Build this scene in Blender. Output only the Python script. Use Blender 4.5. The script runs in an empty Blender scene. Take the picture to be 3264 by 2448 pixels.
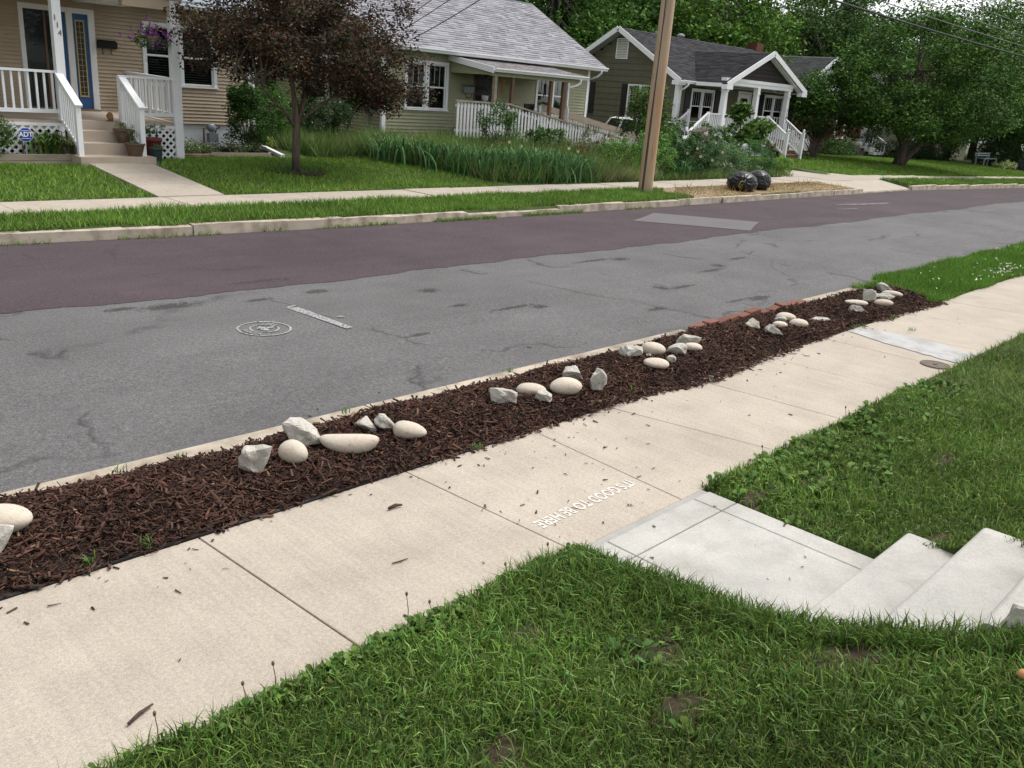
import bpy, math, random
import numpy as np
from mathutils import Matrix, Vector

random.seed(7)
RNG = np.random.default_rng(7)
scene = bpy.context.scene
COL = scene.collection

# ------------------------------------------------------------------ camera
CAM_H = 2.18
cd = bpy.data.cameras.new('camera')
cam = bpy.data.objects.new('camera', cd)
COL.objects.link(cam)
right = Vector((0.69770, -0.71268, 0.07285))
up = Vector((0.17979, 0.27262, 0.94517))
fwd = Vector((0.69346, 0.64635, -0.31834))
M = Matrix.Identity(4)
for i in range(3):
    M[i][0], M[i][1], M[i][2] = right[i], up[i], -fwd[i]
M[0][3], M[1][3], M[2][3] = 0.0, 0.0, CAM_H
cam.matrix_world = M
cd.sensor_width = 36.0
cd.lens = 2781.0 / 3264.0 * 36.0
cd.clip_start = 0.05
cd.clip_end = 2000
scene.camera = cam

# ------------------------------------------------------------------ overcast sky and sun
SUN_EL, SUN_AZ = math.radians(60), math.radians(-18)     # azimuth measured from +X towards +Y
w = bpy.data.worlds.new('World'); scene.world = w; w.use_nodes = True
nt = w.node_tree; nt.nodes.clear()
out = nt.nodes.new('ShaderNodeOutputWorld'); bg = nt.nodes.new('ShaderNodeBackground')
sky = nt.nodes.new('ShaderNodeTexSky'); sky.sky_type = 'NISHITA'; sky.sun_disc = False
sky.sun_elevation = SUN_EL; sky.sun_rotation = math.pi/2 - SUN_AZ
sky.altitude = 0; sky.air_density = 1.0; sky.dust_density = 2.0; sky.ozone_density = 1.0
hsv = nt.nodes.new('ShaderNodeHueSaturation'); hsv.inputs['Saturation'].default_value = 0.16
hsv.inputs['Value'].default_value = 1.0
bg.inputs['Strength'].default_value = 0.125
nt.links.new(sky.outputs[0], hsv.inputs['Color']); nt.links.new(hsv.outputs[0], bg.inputs['Color'])
nt.links.new(bg.outputs[0], out.inputs['Surface'])
sd = bpy.data.lights.new('sun', 'SUN'); sun = bpy.data.objects.new('sun', sd); COL.objects.link(sun)
sd.energy = 1.45; sd.angle = math.radians(18); sd.color = (1.0, 0.97, 0.92)
sdir = Vector((math.cos(SUN_EL)*math.cos(SUN_AZ), math.cos(SUN_EL)*math.sin(SUN_AZ), math.sin(SUN_EL)))
sun.rotation_euler = sdir.to_track_quat('Z', 'Y').to_euler()
sun.location = (0, 0, 30)

vs = scene.view_settings
vs.view_transform = 'Standard'; vs.look = 'None'; vs.gamma = 1.0; vs.use_curve_mapping = False
vs.exposure = 0.88
scene.render.engine = 'CYCLES'
scene.cycles.use_denoising = True
scene.cycles.max_bounces = 6
scene.cycles.diffuse_bounces = 3
scene.cycles.glossy_bounces = 3
scene.cycles.transmission_bounces = 4
scene.cycles.transparent_max_bounces = 8
scene.cycles.caustics_reflective = False
scene.cycles.caustics_refractive = False

# ------------------------------------------------------------------ materials
MATS = {}

def mat(name, base, var=0.12, scale=6.0, rough=0.8, bump=0.0, bscale=40.0, attr=False, obj_rand=0.0,
        spec=0.3, metal=0.0, col2=None, fac2=(0.45, 0.62), scale2=1.5, speck=None, speck_scale=120.0,
        speck_amt=0.0, stretch=(1, 1, 1), trans=0.0, coat=0.0):
    """Principled material: base colour with noise, an optional second colour in blotches, fine specks and bump."""
    m = bpy.data.materials.new(name); m.use_nodes = True
    n = m.node_tree.nodes; l = m.node_tree.links
    b = n['Principled BSDF']
    b.inputs['Roughness'].default_value = rough
    b.inputs['Metallic'].default_value = metal
    b.inputs['Specular IOR Level'].default_value = spec
    if coat: b.inputs['Coat Weight'].default_value = coat
    tc = n.new('ShaderNodeTexCoord'); mp = n.new('ShaderNodeMapping'); mp.inputs['Scale'].default_value = stretch
    l.new(tc.outputs['Object'], mp.inputs['Vector'])
    src = mp.outputs[0]
    def noise(sc, det=4.0, r=0.55):
        t = n.new('ShaderNodeTexNoise'); t.inputs['Scale'].default_value = sc
        t.inputs['Detail'].default_value = det; t.inputs['Roughness'].default_value = r
        l.new(src, t.inputs['Vector']); return t.outputs['Fac']
    def mix(a, c, f, mode='MIX'):
        x = n.new('ShaderNodeMix'); x.data_type = 'RGBA'; x.blend_type = mode
        for sock, val in ((x.inputs[0], f), (x.inputs[6], a), (x.inputs[7], c)):
            if hasattr(val, 'links'): l.new(val, sock)
            elif isinstance(val, (int, float)): sock.default_value = val
            else: sock.default_value = (*val, 1.0)
        return x.outputs[2]
    def mrange(v, a, c, lo, hi):
        x = n.new('ShaderNodeMapRange'); l.new(v, x.inputs[0])
        x.inputs[1].default_value, x.inputs[2].default_value = a, c
        x.inputs[3].default_value, x.inputs[4].default_value = lo, hi
        return x.outputs[0]
    color = base
    if col2 is not None:
        color = mix(base, col2, mrange(noise(scale2, 5.0, 0.6), fac2[0], fac2[1], 0.0, 1.0))
    if var:
        g = mrange(noise(scale), 0.25, 0.75, 1.0-var, 1.0+var)
        cc = n.new('ShaderNodeCombineColor'); [l.new(g, cc.inputs[i]) for i in range(3)]
        color = mix(color, cc.outputs[0], 1.0, 'MULTIPLY')
    if speck is not None:
        color = mix(color, speck, mrange(noise(speck_scale, 2.0, 0.6), 0.58, 0.72, 0.0, speck_amt))
    if obj_rand:
        oi = n.new('ShaderNodeObjectInfo')
        g = mrange(oi.outputs['Random'], 0, 1, 1.0-obj_rand, 1.0+obj_rand)
        cc = n.new('ShaderNodeCombineColor'); [l.new(g, cc.inputs[i]) for i in range(3)]
        color = mix(color, cc.outputs[0], 1.0, 'MULTIPLY')
    if attr:
        at = n.new('ShaderNodeAttribute'); at.attribute_name = 'Col'
        color = mix(color, at.outputs['Color'], 1.0, 'MULTIPLY')
    if hasattr(color, 'links'): l.new(color, b.inputs['Base Color'])
    else: b.inputs['Base Color'].default_value = (*color, 1)
    if bump:
        bp = n.new('ShaderNodeBump'); bp.inputs['Strength'].default_value = bump; bp.inputs['Distance'].default_value = 0.02
        l.new(noise(bscale, 6.0, 0.65), bp.inputs['Height']); l.new(bp.outputs[0], b.inputs['Normal'])
    if trans:
        tr = n.new('ShaderNodeBsdfTranslucent'); ms = n.new('ShaderNodeMixShader'); ms.inputs[0].default_value = trans
        if hasattr(color, 'links'): l.new(color, tr.inputs[0])
        else: tr.inputs[0].default_value = (*color, 1)
        l.new(b.outputs[0], ms.inputs[1]); l.new(tr.outputs[0], ms.inputs[2])
        l.new(ms.outputs[0], n['Material Output'].inputs['Surface'])
    MATS[name] = m
    return m

def grain(name, layers, rough=0.6):
    """Multiply the base colour by extra noise layers: (scale, lo, hi, stretch)."""
    m = MATS[name]; n = m.node_tree.nodes; l = m.node_tree.links; b = n['Principled BSDF']
    col = b.inputs['Base Color'].links[0].from_socket
    tc = n.new('ShaderNodeTexCoord')
    for sc, lo, hi, stretch in layers:
        mp = n.new('ShaderNodeMapping'); mp.inputs['Scale'].default_value = stretch; l.new(tc.outputs['Object'], mp.inputs[0])
        t = n.new('ShaderNodeTexNoise'); t.inputs['Scale'].default_value = sc; t.inputs['Detail'].default_value = 3.0; t.inputs['Roughness'].default_value = rough
        l.new(mp.outputs[0], t.inputs['Vector'])
        r = n.new('ShaderNodeMapRange'); l.new(t.outputs['Fac'], r.inputs[0]); r.inputs[1].default_value, r.inputs[2].default_value, r.inputs[3].default_value, r.inputs[4].default_value = 0.33, 0.67, lo, hi
        cc = n.new('ShaderNodeCombineColor'); [l.new(r.outputs[0], cc.inputs[i]) for i in range(3)]
        x = n.new('ShaderNodeMix'); x.data_type = 'RGBA'; x.blend_type = 'MULTIPLY'; x.inputs[0].default_value = 1.0
        l.new(col, x.inputs[6]); l.new(cc.outputs[0], x.inputs[7]); col = x.outputs[2]
    l.new(col, b.inputs['Base Color'])

def glass_mat(name, tint=(0.9, 0.95, 0.95), amount=0.0):
    m = bpy.data.materials.new(name); m.use_nodes = True
    n = m.node_tree.nodes; l = m.node_tree.links
    n.remove(n['Principled BSDF'])
    t = n.new('ShaderNodeBsdfTransparent'); t.inputs[0].default_value = (*tint, 1)
    g = n.new('ShaderNodeBsdfGlossy'); g.inputs['Roughness'].default_value = 0.03
    f = n.new('ShaderNodeFresnel'); f.inputs[0].default_value = 1.32
    ad = n.new('ShaderNodeMath'); ad.operation = 'ADD'; ad.inputs[1].default_value = amount; ad.use_clamp = True
    l.new(f.outputs[0], ad.inputs[0])
    ms = n.new('ShaderNodeMixShader'); l.new(ad.outputs[0], ms.inputs[0])
    l.new(t.outputs[0], ms.inputs[1]); l.new(g.outputs[0], ms.inputs[2])
    l.new(ms.outputs[0], n['Material Output'].inputs['Surface'])
    MATS[name] = m
    return m

# ------------------------------------------------------------------ object helpers
def tag(o, label=None, cat=None, group=None, kind=None):
    if label: o['label'] = label
    if cat: o['category'] = cat
    if group: o['group'] = group
    if kind: o['kind'] = kind
    return o

def adopt(o, parent):
    if parent is not None:
        o.parent = parent
        p = parent.location.copy(); q = parent.parent
        while q is not None:
            p = p + q.location if q.type == 'EMPTY' else p
            q = q.parent
        if parent.type == 'EMPTY':
            o.matrix_parent_inverse = Matrix.Translation(-p)

def thing(name, loc, label, cat, group=None):
    o = bpy.data.objects.new(name, None); COL.objects.link(o)
    o.location = loc; o.empty_display_size = 0.2
    return tag(o, label, cat, group)

def place(name, mesh, parent=None, loc=(0, 0, 0), rot=None, scale=None):
    o = bpy.data.objects.new(name, mesh); COL.objects.link(o)
    o.location = loc
    if rot is not None: o.rotation_euler = rot
    if scale is not None: o.scale = scale
    adopt(o, parent)
    return o

class MB:
    """Collects boxes, prisms, tubes and lathes into one mesh."""
    def __init__(s): s.v = []; s.f = []
    def add(s, vs, fs):
        k = len(s.v); s.v += [tuple(v) for v in vs]; s.f += [tuple(i+k for i in f) for f in fs]; return s
    def box(s, x0, x1, y0, y1, z0, z1):
        return s.add([(x0,y0,z0),(x1,y0,z0),(x1,y1,z0),(x0,y1,z0),(x0,y0,z1),(x1,y0,z1),(x1,y1,z1),(x0,y1,z1)],
                     [(0,3,2,1),(4,5,6,7),(0,1,5,4),(1,2,6,5),(2,3,7,6),(3,0,4,7)])
    def hexa(s, b, t):
        return s.add(list(b)+list(t), [(3,2,1,0),(4,5,6,7),(0,1,5,4),(1,2,6,5),(2,3,7,6),(3,0,4,7)])
    def beam(s, a, b, w, h, upv=(0,0,1)):
        a, b = Vector(a), Vector(b); d = (b-a).normalized(); u = Vector(upv)
        sd = d.cross(u).normalized(); u = sd.cross(d).normalized()
        q = [(-w/2,-h/2),(w/2,-h/2),(w/2,h/2),(-w/2,h/2)]
        return s.hexa([a+sd*x+u*y for x,y in q], [b+sd*x+u*y for x,y in q])
    def prism(s, poly, axis, c0, c1):
        n = len(poly)
        def P(u, v, c): return (u,v,c) if axis=='z' else ((u,c,v) if axis=='y' else (c,u,v))
        vs = [P(u,v,c0) for u,v in poly]+[P(u,v,c1) for u,v in poly]
        fs = [tuple(range(n))[::-1], tuple(range(n,2*n))]+[(i,(i+1)%n,n+(i+1)%n,n+i) for i in range(n)]
        return s.add(vs, fs)
    def tube(s, pts, rad, n=8, cap=True):
        pts = [Vector(p) for p in pts]
        if not hasattr(rad, '__len__'): rad = [rad]*len(pts)
        rings = []; ref = None
        for i, p in enumerate(pts):
            d = (pts[min(i+1,len(pts)-1)]-pts[max(i-1,0)]).normalized()
            if ref is None: ref = Vector((1,0,0)) if abs(d.x) < 0.8 else Vector((0,1,0))
            u = (ref - d*ref.dot(d)).normalized(); ref = u; v = d.cross(u)
            rings.append([p+(u*math.cos(2*math.pi*k/n)+v*math.sin(2*math.pi*k/n))*rad[i] for k in range(n)])
        vs = [q for r in rings for q in r]; fs = []
        for i in range(len(rings)-1):
            for k in range(n):
                a, b = i*n+k, i*n+(k+1)%n
                fs.append((a,b,b+n,a+n))
        if cap: fs += [tuple(range(n))[::-1], tuple(range((len(rings)-1)*n, len(rings)*n))]
        return s.add(vs, fs)
    def lathe(s, prof, n=20, c=(0,0,0)):
        vs = []; fs = []
        for r, z in prof:
            for k in range(n):
                a = 2*math.pi*k/n; vs.append((c[0]+r*math.cos(a), c[1]+r*math.sin(a), c[2]+z))
        for i in range(len(prof)-1):
            for k in range(n):
                a, b = i*n+k, i*n+(k+1)%n; fs.append((a,b,b+n,a+n))
        fs += [tuple(range(n))[::-1], tuple(range((len(prof)-1)*n, len(prof)*n))]
        return s.add(vs, fs)
    def mesh(s, name, material, smooth=False):
        me = bpy.data.meshes.new(name); me.from_pydata(s.v, [], s.f); me.update()
        if material is not None: me.materials.append(MATS[material] if isinstance(material, str) else material)
        if smooth: me.polygons.foreach_set('use_smooth', [True]*len(me.polygons))
        return me
    def build(s, name, material, parent=None, smooth=False, **kw):
        return place(name, s.mesh(name, material, smooth), parent, **kw)

def np_mesh(name, V, F, material, col=None, smooth=False):
    """Mesh from arrays: V (n,3), F (m,k) with one face size, col (n,3) per vertex."""
    V = np.ascontiguousarray(V, dtype=np.float32); F = np.ascontiguousarray(F, dtype=np.int32)
    me = bpy.data.meshes.new(name); m, k = F.shape
    me.vertices.add(len(V)); me.vertices.foreach_set('co', V.ravel())
    me.loops.add(m*k); me.loops.foreach_set('vertex_index', F.ravel())
    me.polygons.add(m); me.polygons.foreach_set('loop_start', np.arange(m, dtype=np.int32)*k)
    me.polygons.foreach_set('loop_total', np.full(m, k, dtype=np.int32))
    if smooth: me.polygons.foreach_set('use_smooth', np.ones(m, dtype=bool))
    me.update(calc_edges=True)
    if col is not None:
        a = me.attributes.new('Col', 'FLOAT_COLOR', 'POINT')
        c = np.ones((len(V), 4), np.float32); c[:, :3] = col
        a.data.foreach_set('color', c.ravel())
    me.materials.append(MATS[material])
    return me

def text_mesh(s, size, material, extrude=0.0015, offset=0.0):
    """Lettering as a flat mesh in the XY plane, centred."""
    cu = bpy.data.curves.new('lettering', 'FONT'); cu.body = s; cu.size = size
    cu.align_x = 'CENTER'; cu.align_y = 'CENTER'; cu.extrude = extrude; cu.offset = offset
    ob = bpy.data.objects.new('lettering', cu); COL.objects.link(ob)
    dg = bpy.context.evaluated_depsgraph_get()
    me = bpy.data.meshes.new_from_object(ob.evaluated_get(dg))
    bpy.data.objects.remove(ob); bpy.data.curves.remove(cu)
    me.materials.clear(); me.materials.append(MATS[material])
    return me

# ------------------------------------------------------------------ terrain heights
def sstep(a, b, x):
    t = np.clip((x-a)/(b-a), 0, 1); return t*t*(3-2*t)

def dip(x):                      # the street falls away gently to the right
    return 0.018*np.maximum(0, np.asarray(x, float)-32.0)

def terrain(x, y):
    x = np.asarray(x, float); y = np.asarray(y, float)
    t = np.maximum(0, 2.42-y)
    near = 0.09*np.minimum(t, 4) + 0.064*(np.logaddexp(0, (t-1.12)/0.16) - np.logaddexp(0, (t-2.45)/0.16))
    flat = 0.49*0.05*np.log1p(np.exp(np.clip((1.40-y)/0.05, -40, 40)))         # beyond the walk the lawn meets it flush, then climbs with the steps
    flat = np.minimum(flat, 0.62)
    kx = sstep(4.45, 6.6, x)
    near = np.where(x > 4.0, flat*(1-kx)+near*kx, near)
    z = np.where(y < 2.42, near, -0.07)
    far = 0.05 + 0.05*sstep(11.9, 13.0, y) + 0.20*sstep(14.15, 17.4, y) + 0.05*sstep(17.4, 21, y)
    z = np.where(y > 11.9, far, z)
    z = np.where((y > 4.8) & (y < 11.75), -0.25, z)
    z = np.where((x > 27.6) & (x < 32.6) & (y > 11.4) & (y < 13.2), -0.15, z)
    z = np.where((x > 26.9) & (x < 31.3) & (y > 14.3) & (y < 24.5), np.minimum(z, 0.06), z)   # driveway cut between the houses
    z = np.where((x > 3.13) & (x < 4.33) & (y > -3) & (y < 2.42), np.minimum(z, -0.05+0.30*np.maximum(0, 1.0-y)), z)   # cut for the walk and steps
    return z - np.where(y > 2.42, dip(x), 0.6*dip(x))
# ------------------------------------------------------------------ material palette
mat('soil', (0.055, 0.036, 0.024), var=0.35, scale=14, rough=0.95, bump=0.6, bscale=60, col2=(0.05, 0.055, 0.022), scale2=3)
mat('turf_soil', (0.055, 0.075, 0.022), var=0.3, scale=9, rough=0.95, bump=0.5, bscale=50, col2=(0.045, 0.085, 0.018), scale2=1.2)
mat('concrete', (0.455, 0.395, 0.325), var=0.08, scale=3.0, rough=0.88, bump=0.12, bscale=220, obj_rand=0.025,
    col2=(0.395, 0.34, 0.28), fac2=(0.45, 0.75), scale2=1.9, speck=(0.34, 0.29, 0.24), speck_scale=190, speck_amt=0.75)
mat('concrete_new', (0.465, 0.45, 0.415), var=0.07, scale=2.0, rough=0.85, bump=0.08, bscale=200, obj_rand=0.015,
    col2=(0.37, 0.35, 0.31), fac2=(0.48, 0.78), scale2=3.4, speck=(0.48, 0.46, 0.43), speck_scale=300, speck_amt=0.35)
mat('concrete_far', (0.43, 0.375, 0.31), var=0.10, scale=2.0, rough=0.9, bump=0.1, bscale=60, obj_rand=0.04,
    col2=(0.37, 0.32, 0.26), fac2=(0.45, 0.7), scale2=0.8)
mat('concrete_edge', (0.36, 0.345, 0.32), var=0.15, scale=9, rough=0.9, bump=0.3, bscale=120)
mat('kerb_concrete', (0.46, 0.395, 0.315), var=0.16, scale=4.0, rough=0.92, bump=0.35, bscale=45, obj_rand=0.07,
    col2=(0.25, 0.205, 0.155), fac2=(0.44, 0.64), scale2=3.2, speck=(0.3, 0.26, 0.2), speck_scale=120, speck_amt=0.5)
mat('cement_patch', (0.44, 0.435, 0.43), var=0.10, scale=5, rough=0.9, bump=0.1, bscale=90, col2=(0.36, 0.345, 0.325), fac2=(0.45, 0.6), scale2=3.5)
mat('joint_dirt', (0.05, 0.04, 0.03), var=0.3, scale=30, rough=1.0)
mat('white_paint_worn', (0.42, 0.42, 0.415), var=0.14, scale=40, rough=0.85, col2=(0.135, 0.132, 0.13), fac2=(0.42, 0.58), scale2=45)
mat('stencil_white', (0.66, 0.62, 0.56), var=0.05, scale=30, rough=0.9, col2=(0.50, 0.445, 0.375), fac2=(0.5, 0.68), scale2=50)

grain('concrete', [(55, .88, 1.09, (1, 1, 1)), (150, .80, 1.16, (1, 1, 1)), (26, .95, 1.05, (1, .06, 1)), (.55, .93, 1.05, (1, 1, 1))])
grain('concrete_new', [(60, .93, 1.05, (1, 1, 1)), (150, .86, 1.11, (1, 1, 1)), (1.3, .90, 1.05, (1, 1, 1)), (7, .95, 1.04, (1, 1, 1))])
grain('concrete_far', [(14, .92, 1.07, (1, 1, 1)), (.8, .92, 1.06, (1, 1, 1))])
def asphalt(name, base, specks, dark, spots=(), crack=0.0, crack_scale=0.35):
    m = mat(name, base, var=0.08, scale=1.1, rough=0.9, bump=0.25, bscale=160, speck=specks, speck_scale=95, speck_amt=0.55, spec=0.25)
    n = m.node_tree.nodes; l = m.node_tree.links; b = n['Principled BSDF']
    color = b.inputs['Base Color'].links[0].from_socket
    tc = n.new('ShaderNodeTexCoord')
    def node(t, **kw):
        x = n.new(t)
        for k, v in kw.items(): setattr(x, k, v)
        return x
    mask = None
    nz = node('ShaderNodeTexNoise'); nz.inputs['Scale'].default_value = 16.0; nz.inputs['Detail'].default_value = 7.0; nz.inputs['Roughness'].default_value = 0.75
    st = node('ShaderNodeMapping'); st.inputs['Scale'].default_value = (1.0, 1.6, 1.0)
    l.new(tc.outputs['Object'], st.inputs[0]); l.new(st.outputs[0], nz.inputs['Vector'])
    for (cx, cy, rx, ry) in spots:
        mp = node('ShaderNodeMapping'); mp.vector_type = 'TEXTURE'
        mp.inputs['Location'].default_value = (cx, cy, -0.09); mp.inputs['Scale'].default_value = (rx, ry, 5.0)
        l.new(tc.outputs['Object'], mp.inputs[0])
        ln = node('ShaderNodeVectorMath', operation='LENGTH'); l.new(mp.outputs[0], ln.inputs[0])
        mr = node('ShaderNodeMapRange'); l.new(ln.outputs['Value'], mr.inputs[0])
        mr.inputs[1].default_value, mr.inputs[2].default_value, mr.inputs[3].default_value, mr.inputs[4].default_value = 0.0, 1.0, 1.0, 0.0
        if mask is None: mask = mr.outputs[0]
        else:
            mx = node('ShaderNodeMath', operation='MAXIMUM'); l.new(mask, mx.inputs[0]); l.new(mr.outputs[0], mx.inputs[1]); mask = mx.outputs[0]
    def over(fac, col):
        nonlocal color
        x = node('ShaderNodeMix', data_type='RGBA'); l.new(fac, x.inputs[0]); l.new(color, x.inputs[6]); x.inputs[7].default_value = (*col, 1)
        color = x.outputs[2]
    if mask is not None:
        ad = node('ShaderNodeMath', operation='MULTIPLY_ADD'); l.new(mask, ad.inputs[0]); ad.inputs[1].default_value = 0.42; l.new(nz.outputs['Fac'], ad.inputs[2])
        mr = node('ShaderNodeMapRange'); l.new(ad.outputs[0], mr.inputs[0])
        mr.inputs[1].default_value, mr.inputs[2].default_value, mr.inputs[3].default_value, mr.inputs[4].default_value = 0.68, 0.76, 0.0, 0.85
        over(mr.outputs[0], dark)
    if crack:
        dn = node('ShaderNodeTexNoise'); dn.inputs['Scale'].default_value = 1.3; dn.inputs['Detail'].default_value = 5
        l.new(tc.outputs['Object'], dn.inputs['Vector'])
        ma = node('ShaderNodeVectorMath', operation='MULTIPLY_ADD'); l.new(dn.outputs['Color'], ma.inputs[0]); ma.inputs[1].default_value = (1.1, 1.1, 0); l.new(tc.outputs['Object'], ma.inputs[2])
        vo = node('ShaderNodeTexVoronoi', feature='DISTANCE_TO_EDGE'); vo.inputs['Scale'].default_value = crack_scale
        l.new(ma.outputs[0], vo.inputs['Vector'])
        mr = node('ShaderNodeMapRange'); l.new(vo.outputs['Distance'], mr.inputs[0])
        mr.inputs[1].default_value, mr.inputs[2].default_value, mr.inputs[3].default_value, mr.inputs[4].default_value = 0.0, 0.011, crack, 0.0
        m2 = node('ShaderNodeMapRange'); l.new(dn.outputs['Fac'], m2.inputs[0])
        m2.inputs[1].default_value, m2.inputs[2].default_value, m2.inputs[3].default_value, m2.inputs[4].default_value = 0.45, 0.6, 0.0, 1.0
        mu = node('ShaderNodeMath', operation='MULTIPLY'); l.new(mr.outputs[0], mu.inputs[0]); l.new(m2.outputs[0], mu.inputs[1])
        over(mu.outputs[0], dark)
    l.new(color, b.inputs['Base Color'])
    grain(name, [(30, .80, 1.20, (1, 1, 1)), (75, .60, 1.42, (1, 1, 1)), (.35, .88, 1.10, (1, 1, 1)), (.9, .93, 1.07, (.3, 1.6, 1))], .75)

SPOTS = [(3.72, 8.12, .55, .22), (3.3, 8.22, .3, .12), (5.34, 8.0, .30, .16), (4.6, 7.95, .3, .1), (6.48, 7.46, .26, .17), (6.80, 6.41, .6, .08), (7.1, 6.3, .2, .14), (6.31, 6.76, .22, .10),
         (9.89, 7.81, .75, .10), (10.4, 7.7, .3, .18), (10.09, 5.23, .5, .16), (9.7, 5.3, .5, .06), (11.08, 6.54, .7, .10), (11.5, 6.7, .25, .2), (9.65, 6.1, .6, .09), (9.3, 6.2, .2, .2), (8.3, 5.55, .3, .1), (5.2, 6.1, .3, .07), (12.4, 6.9, .5, .1)]
asphalt('asphalt_grey', (0.122, 0.119, 0.118), (0.25, 0.24, 0.235), (0.040, 0.038, 0.037), SPOTS, crack=0.75, crack_scale=0.30)
asphalt('asphalt_purple', (0.071, 0.053, 0.058), (0.12, 0.094, 0.10), (0.045, 0.036, 0.038), [(11.72, 7.98, .5, .2), (5.0, 8.7, .7, .1), (18.4, 8.4, .8, .12)], crack=0.8, crack_scale=0.42)
mat('faint_scuff', (0.20, 0.18, 0.185), var=.2, scale=20, rough=.9, col2=(.10, .08, .085), fac2=(.4, .62), scale2=9)
mat('asphalt_patch', (0.140, 0.130, 0.133), var=0.08, scale=2.0, rough=0.9, bump=0.2, bscale=140)

# ------------------------------------------------------------------ ground sheet
def kerb_y(x):
    x = np.asarray(x, float)
    return 11.52 + 0.60*np.exp(-np.maximum(x-2.5, 0)/4.5)

xs = np.unique(np.concatenate([np.linspace(-250, -20, 12), np.linspace(-20, -1, 20), np.linspace(-1, 16, 70), [3.10, 3.135, 3.145, 4.32, 4.325, 4.36], np.linspace(16, 70, 60), [27.5, 27.58, 27.62, 32.58, 32.62, 26.88, 26.92, 31.28, 31.32], np.linspace(70, 400, 16)]))
ys = np.unique(np.concatenate([np.linspace(-200, -10, 10), np.linspace(-10, 0, 11), np.linspace(0, 2.40, 25), [2.41, 2.43, 3.0, 3.6, 4.6, 4.70, 4.82, 6, 8, 10, 11.2, 11.35],
                               np.linspace(11.4, 12.6, 25), np.linspace(12.7, 22, 30), np.linspace(22, 60, 14), np.linspace(60, 500, 12)]))
GX, GY = np.meshgrid(xs, ys)
GZ = terrain(GX, GY)
ky = kerb_y(GX)
GZ = np.where((GY > 4.8) & (GY < ky+0.11), -0.25 - dip(GX), GZ)
GZ = np.where((GY >= ky+0.11) & (GY < 12.0) & ~((GX > 27.6) & (GX < 32.6)), 0.04 - dip(GX), GZ)
und = 0.012*np.sin(GX*1.7+0.4)*np.sin(GY*2.3) + 0.008*np.sin(GX*4.1)*np.cos(GY*3.7)
GZ = GZ + np.where((GY < 2.35) | (GY > 14.4), und, 0)
V = np.stack([GX, GY, GZ], -1).reshape(-1, 3)
ny, nx = GX.shape
idx = np.arange(ny*nx).reshape(ny, nx)
F = np.stack([idx[:-1, :-1], idx[:-1, 1:], idx[1:, 1:], idx[1:, :-1]], -1).reshape(-1, 4)
tag(place('ground', np_mesh('ground', V, F, 'turf_soil', smooth=True)), 'earth and thin turf of the whole street block', 'ground', kind='structure')

def ground_z(x, y):
    x = np.asarray(x, float); y = np.asarray(y, float)
    z = terrain(x, y); k = kerb_y(x)
    z = np.where((y >= k+0.05) & (y < 12.0), 0.04 - dip(x), z)
    und = 0.012*np.sin(x*1.7+0.4)*np.sin(y*2.3) + 0.008*np.sin(x*4.1)*np.cos(y*3.7)
    return z + np.where((y < 2.35) | (y > 14.4), und, 0)

# ------------------------------------------------------------------ road
def road_z(x, y): return -0.10 + 0.035*(1-((np.asarray(y)-8.1)/3.5)**2) - dip(x)
def sheet(name, xs, lo, hi, n, dz, material):
    X = np.repeat(np.asarray(xs, float)[None, :], n, 0); T = np.linspace(0, 1, n)[:, None]
    Y = np.asarray(lo, float)[None, :]*(1-T) + np.asarray(hi, float)[None, :]*T
    Z = road_z(X, Y)+dz
    idx = np.arange(n*len(xs)).reshape(n, len(xs))
    F = np.stack([idx[:-1, :-1], idx[:-1, 1:], idx[1:, 1:], idx[1:, :-1]], -1).reshape(-1, 4)
    return place(name, np_mesh(name, np.stack([X, Y, Z], -1).reshape(-1, 3), F, material, smooth=True))
rx = np.concatenate([np.linspace(-120, -5, 20), np.linspace(-4.8, 40, 180), np.linspace(41, 300, 40)])
road = sheet('road', rx, np.full(len(rx), 4.62), kerb_y(rx)+0.12, 14, 0.0, 'asphalt_grey')
tag(road, 'grey asphalt street between the two kerbs', 'road', kind='structure')
rx2 = np.concatenate([np.linspace(-120, -5, 20), np.linspace(-4.8, 40, 700), np.linspace(41, 300, 40)])
edge = 8.28 + 0.34*np.exp(-np.maximum(rx2, 0)/5.0) + 0.05*np.sin(rx2*0.9) + 0.03*np.sin(rx2*2.7+1) + 0.018*np.sin(rx2*7.3) + RNG.normal(0, 0.010, len(rx2))
tag(sheet('road_old_lane', rx2, edge, kerb_y(rx2)+0.12, 8, 0.004, 'asphalt_purple'), 'older purple-brown asphalt lane along the far kerb', 'road', kind='structure')
mb = MB()
pp = [(14.10, 10.25), (14.9, 10.55), (15.70, 10.89), (16.3, 9.98), (16.92, 9.06), (16.2, 8.77), (15.47, 8.44), (14.8, 9.33)]
mb.add([(x, y, float(road_z(x, y))+0.010) for x, y in pp]+[(15.5, 9.7, float(road_z(15.5, 9.7))+0.010)], [(i, (i+1) % 8, 8)[::-1] for i in range(8)])
tag(mb.build('road_patch', 'asphalt_patch', None), 'pale grey rectangular repair patch in the purple lane', 'road patch', kind='structure')

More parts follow.
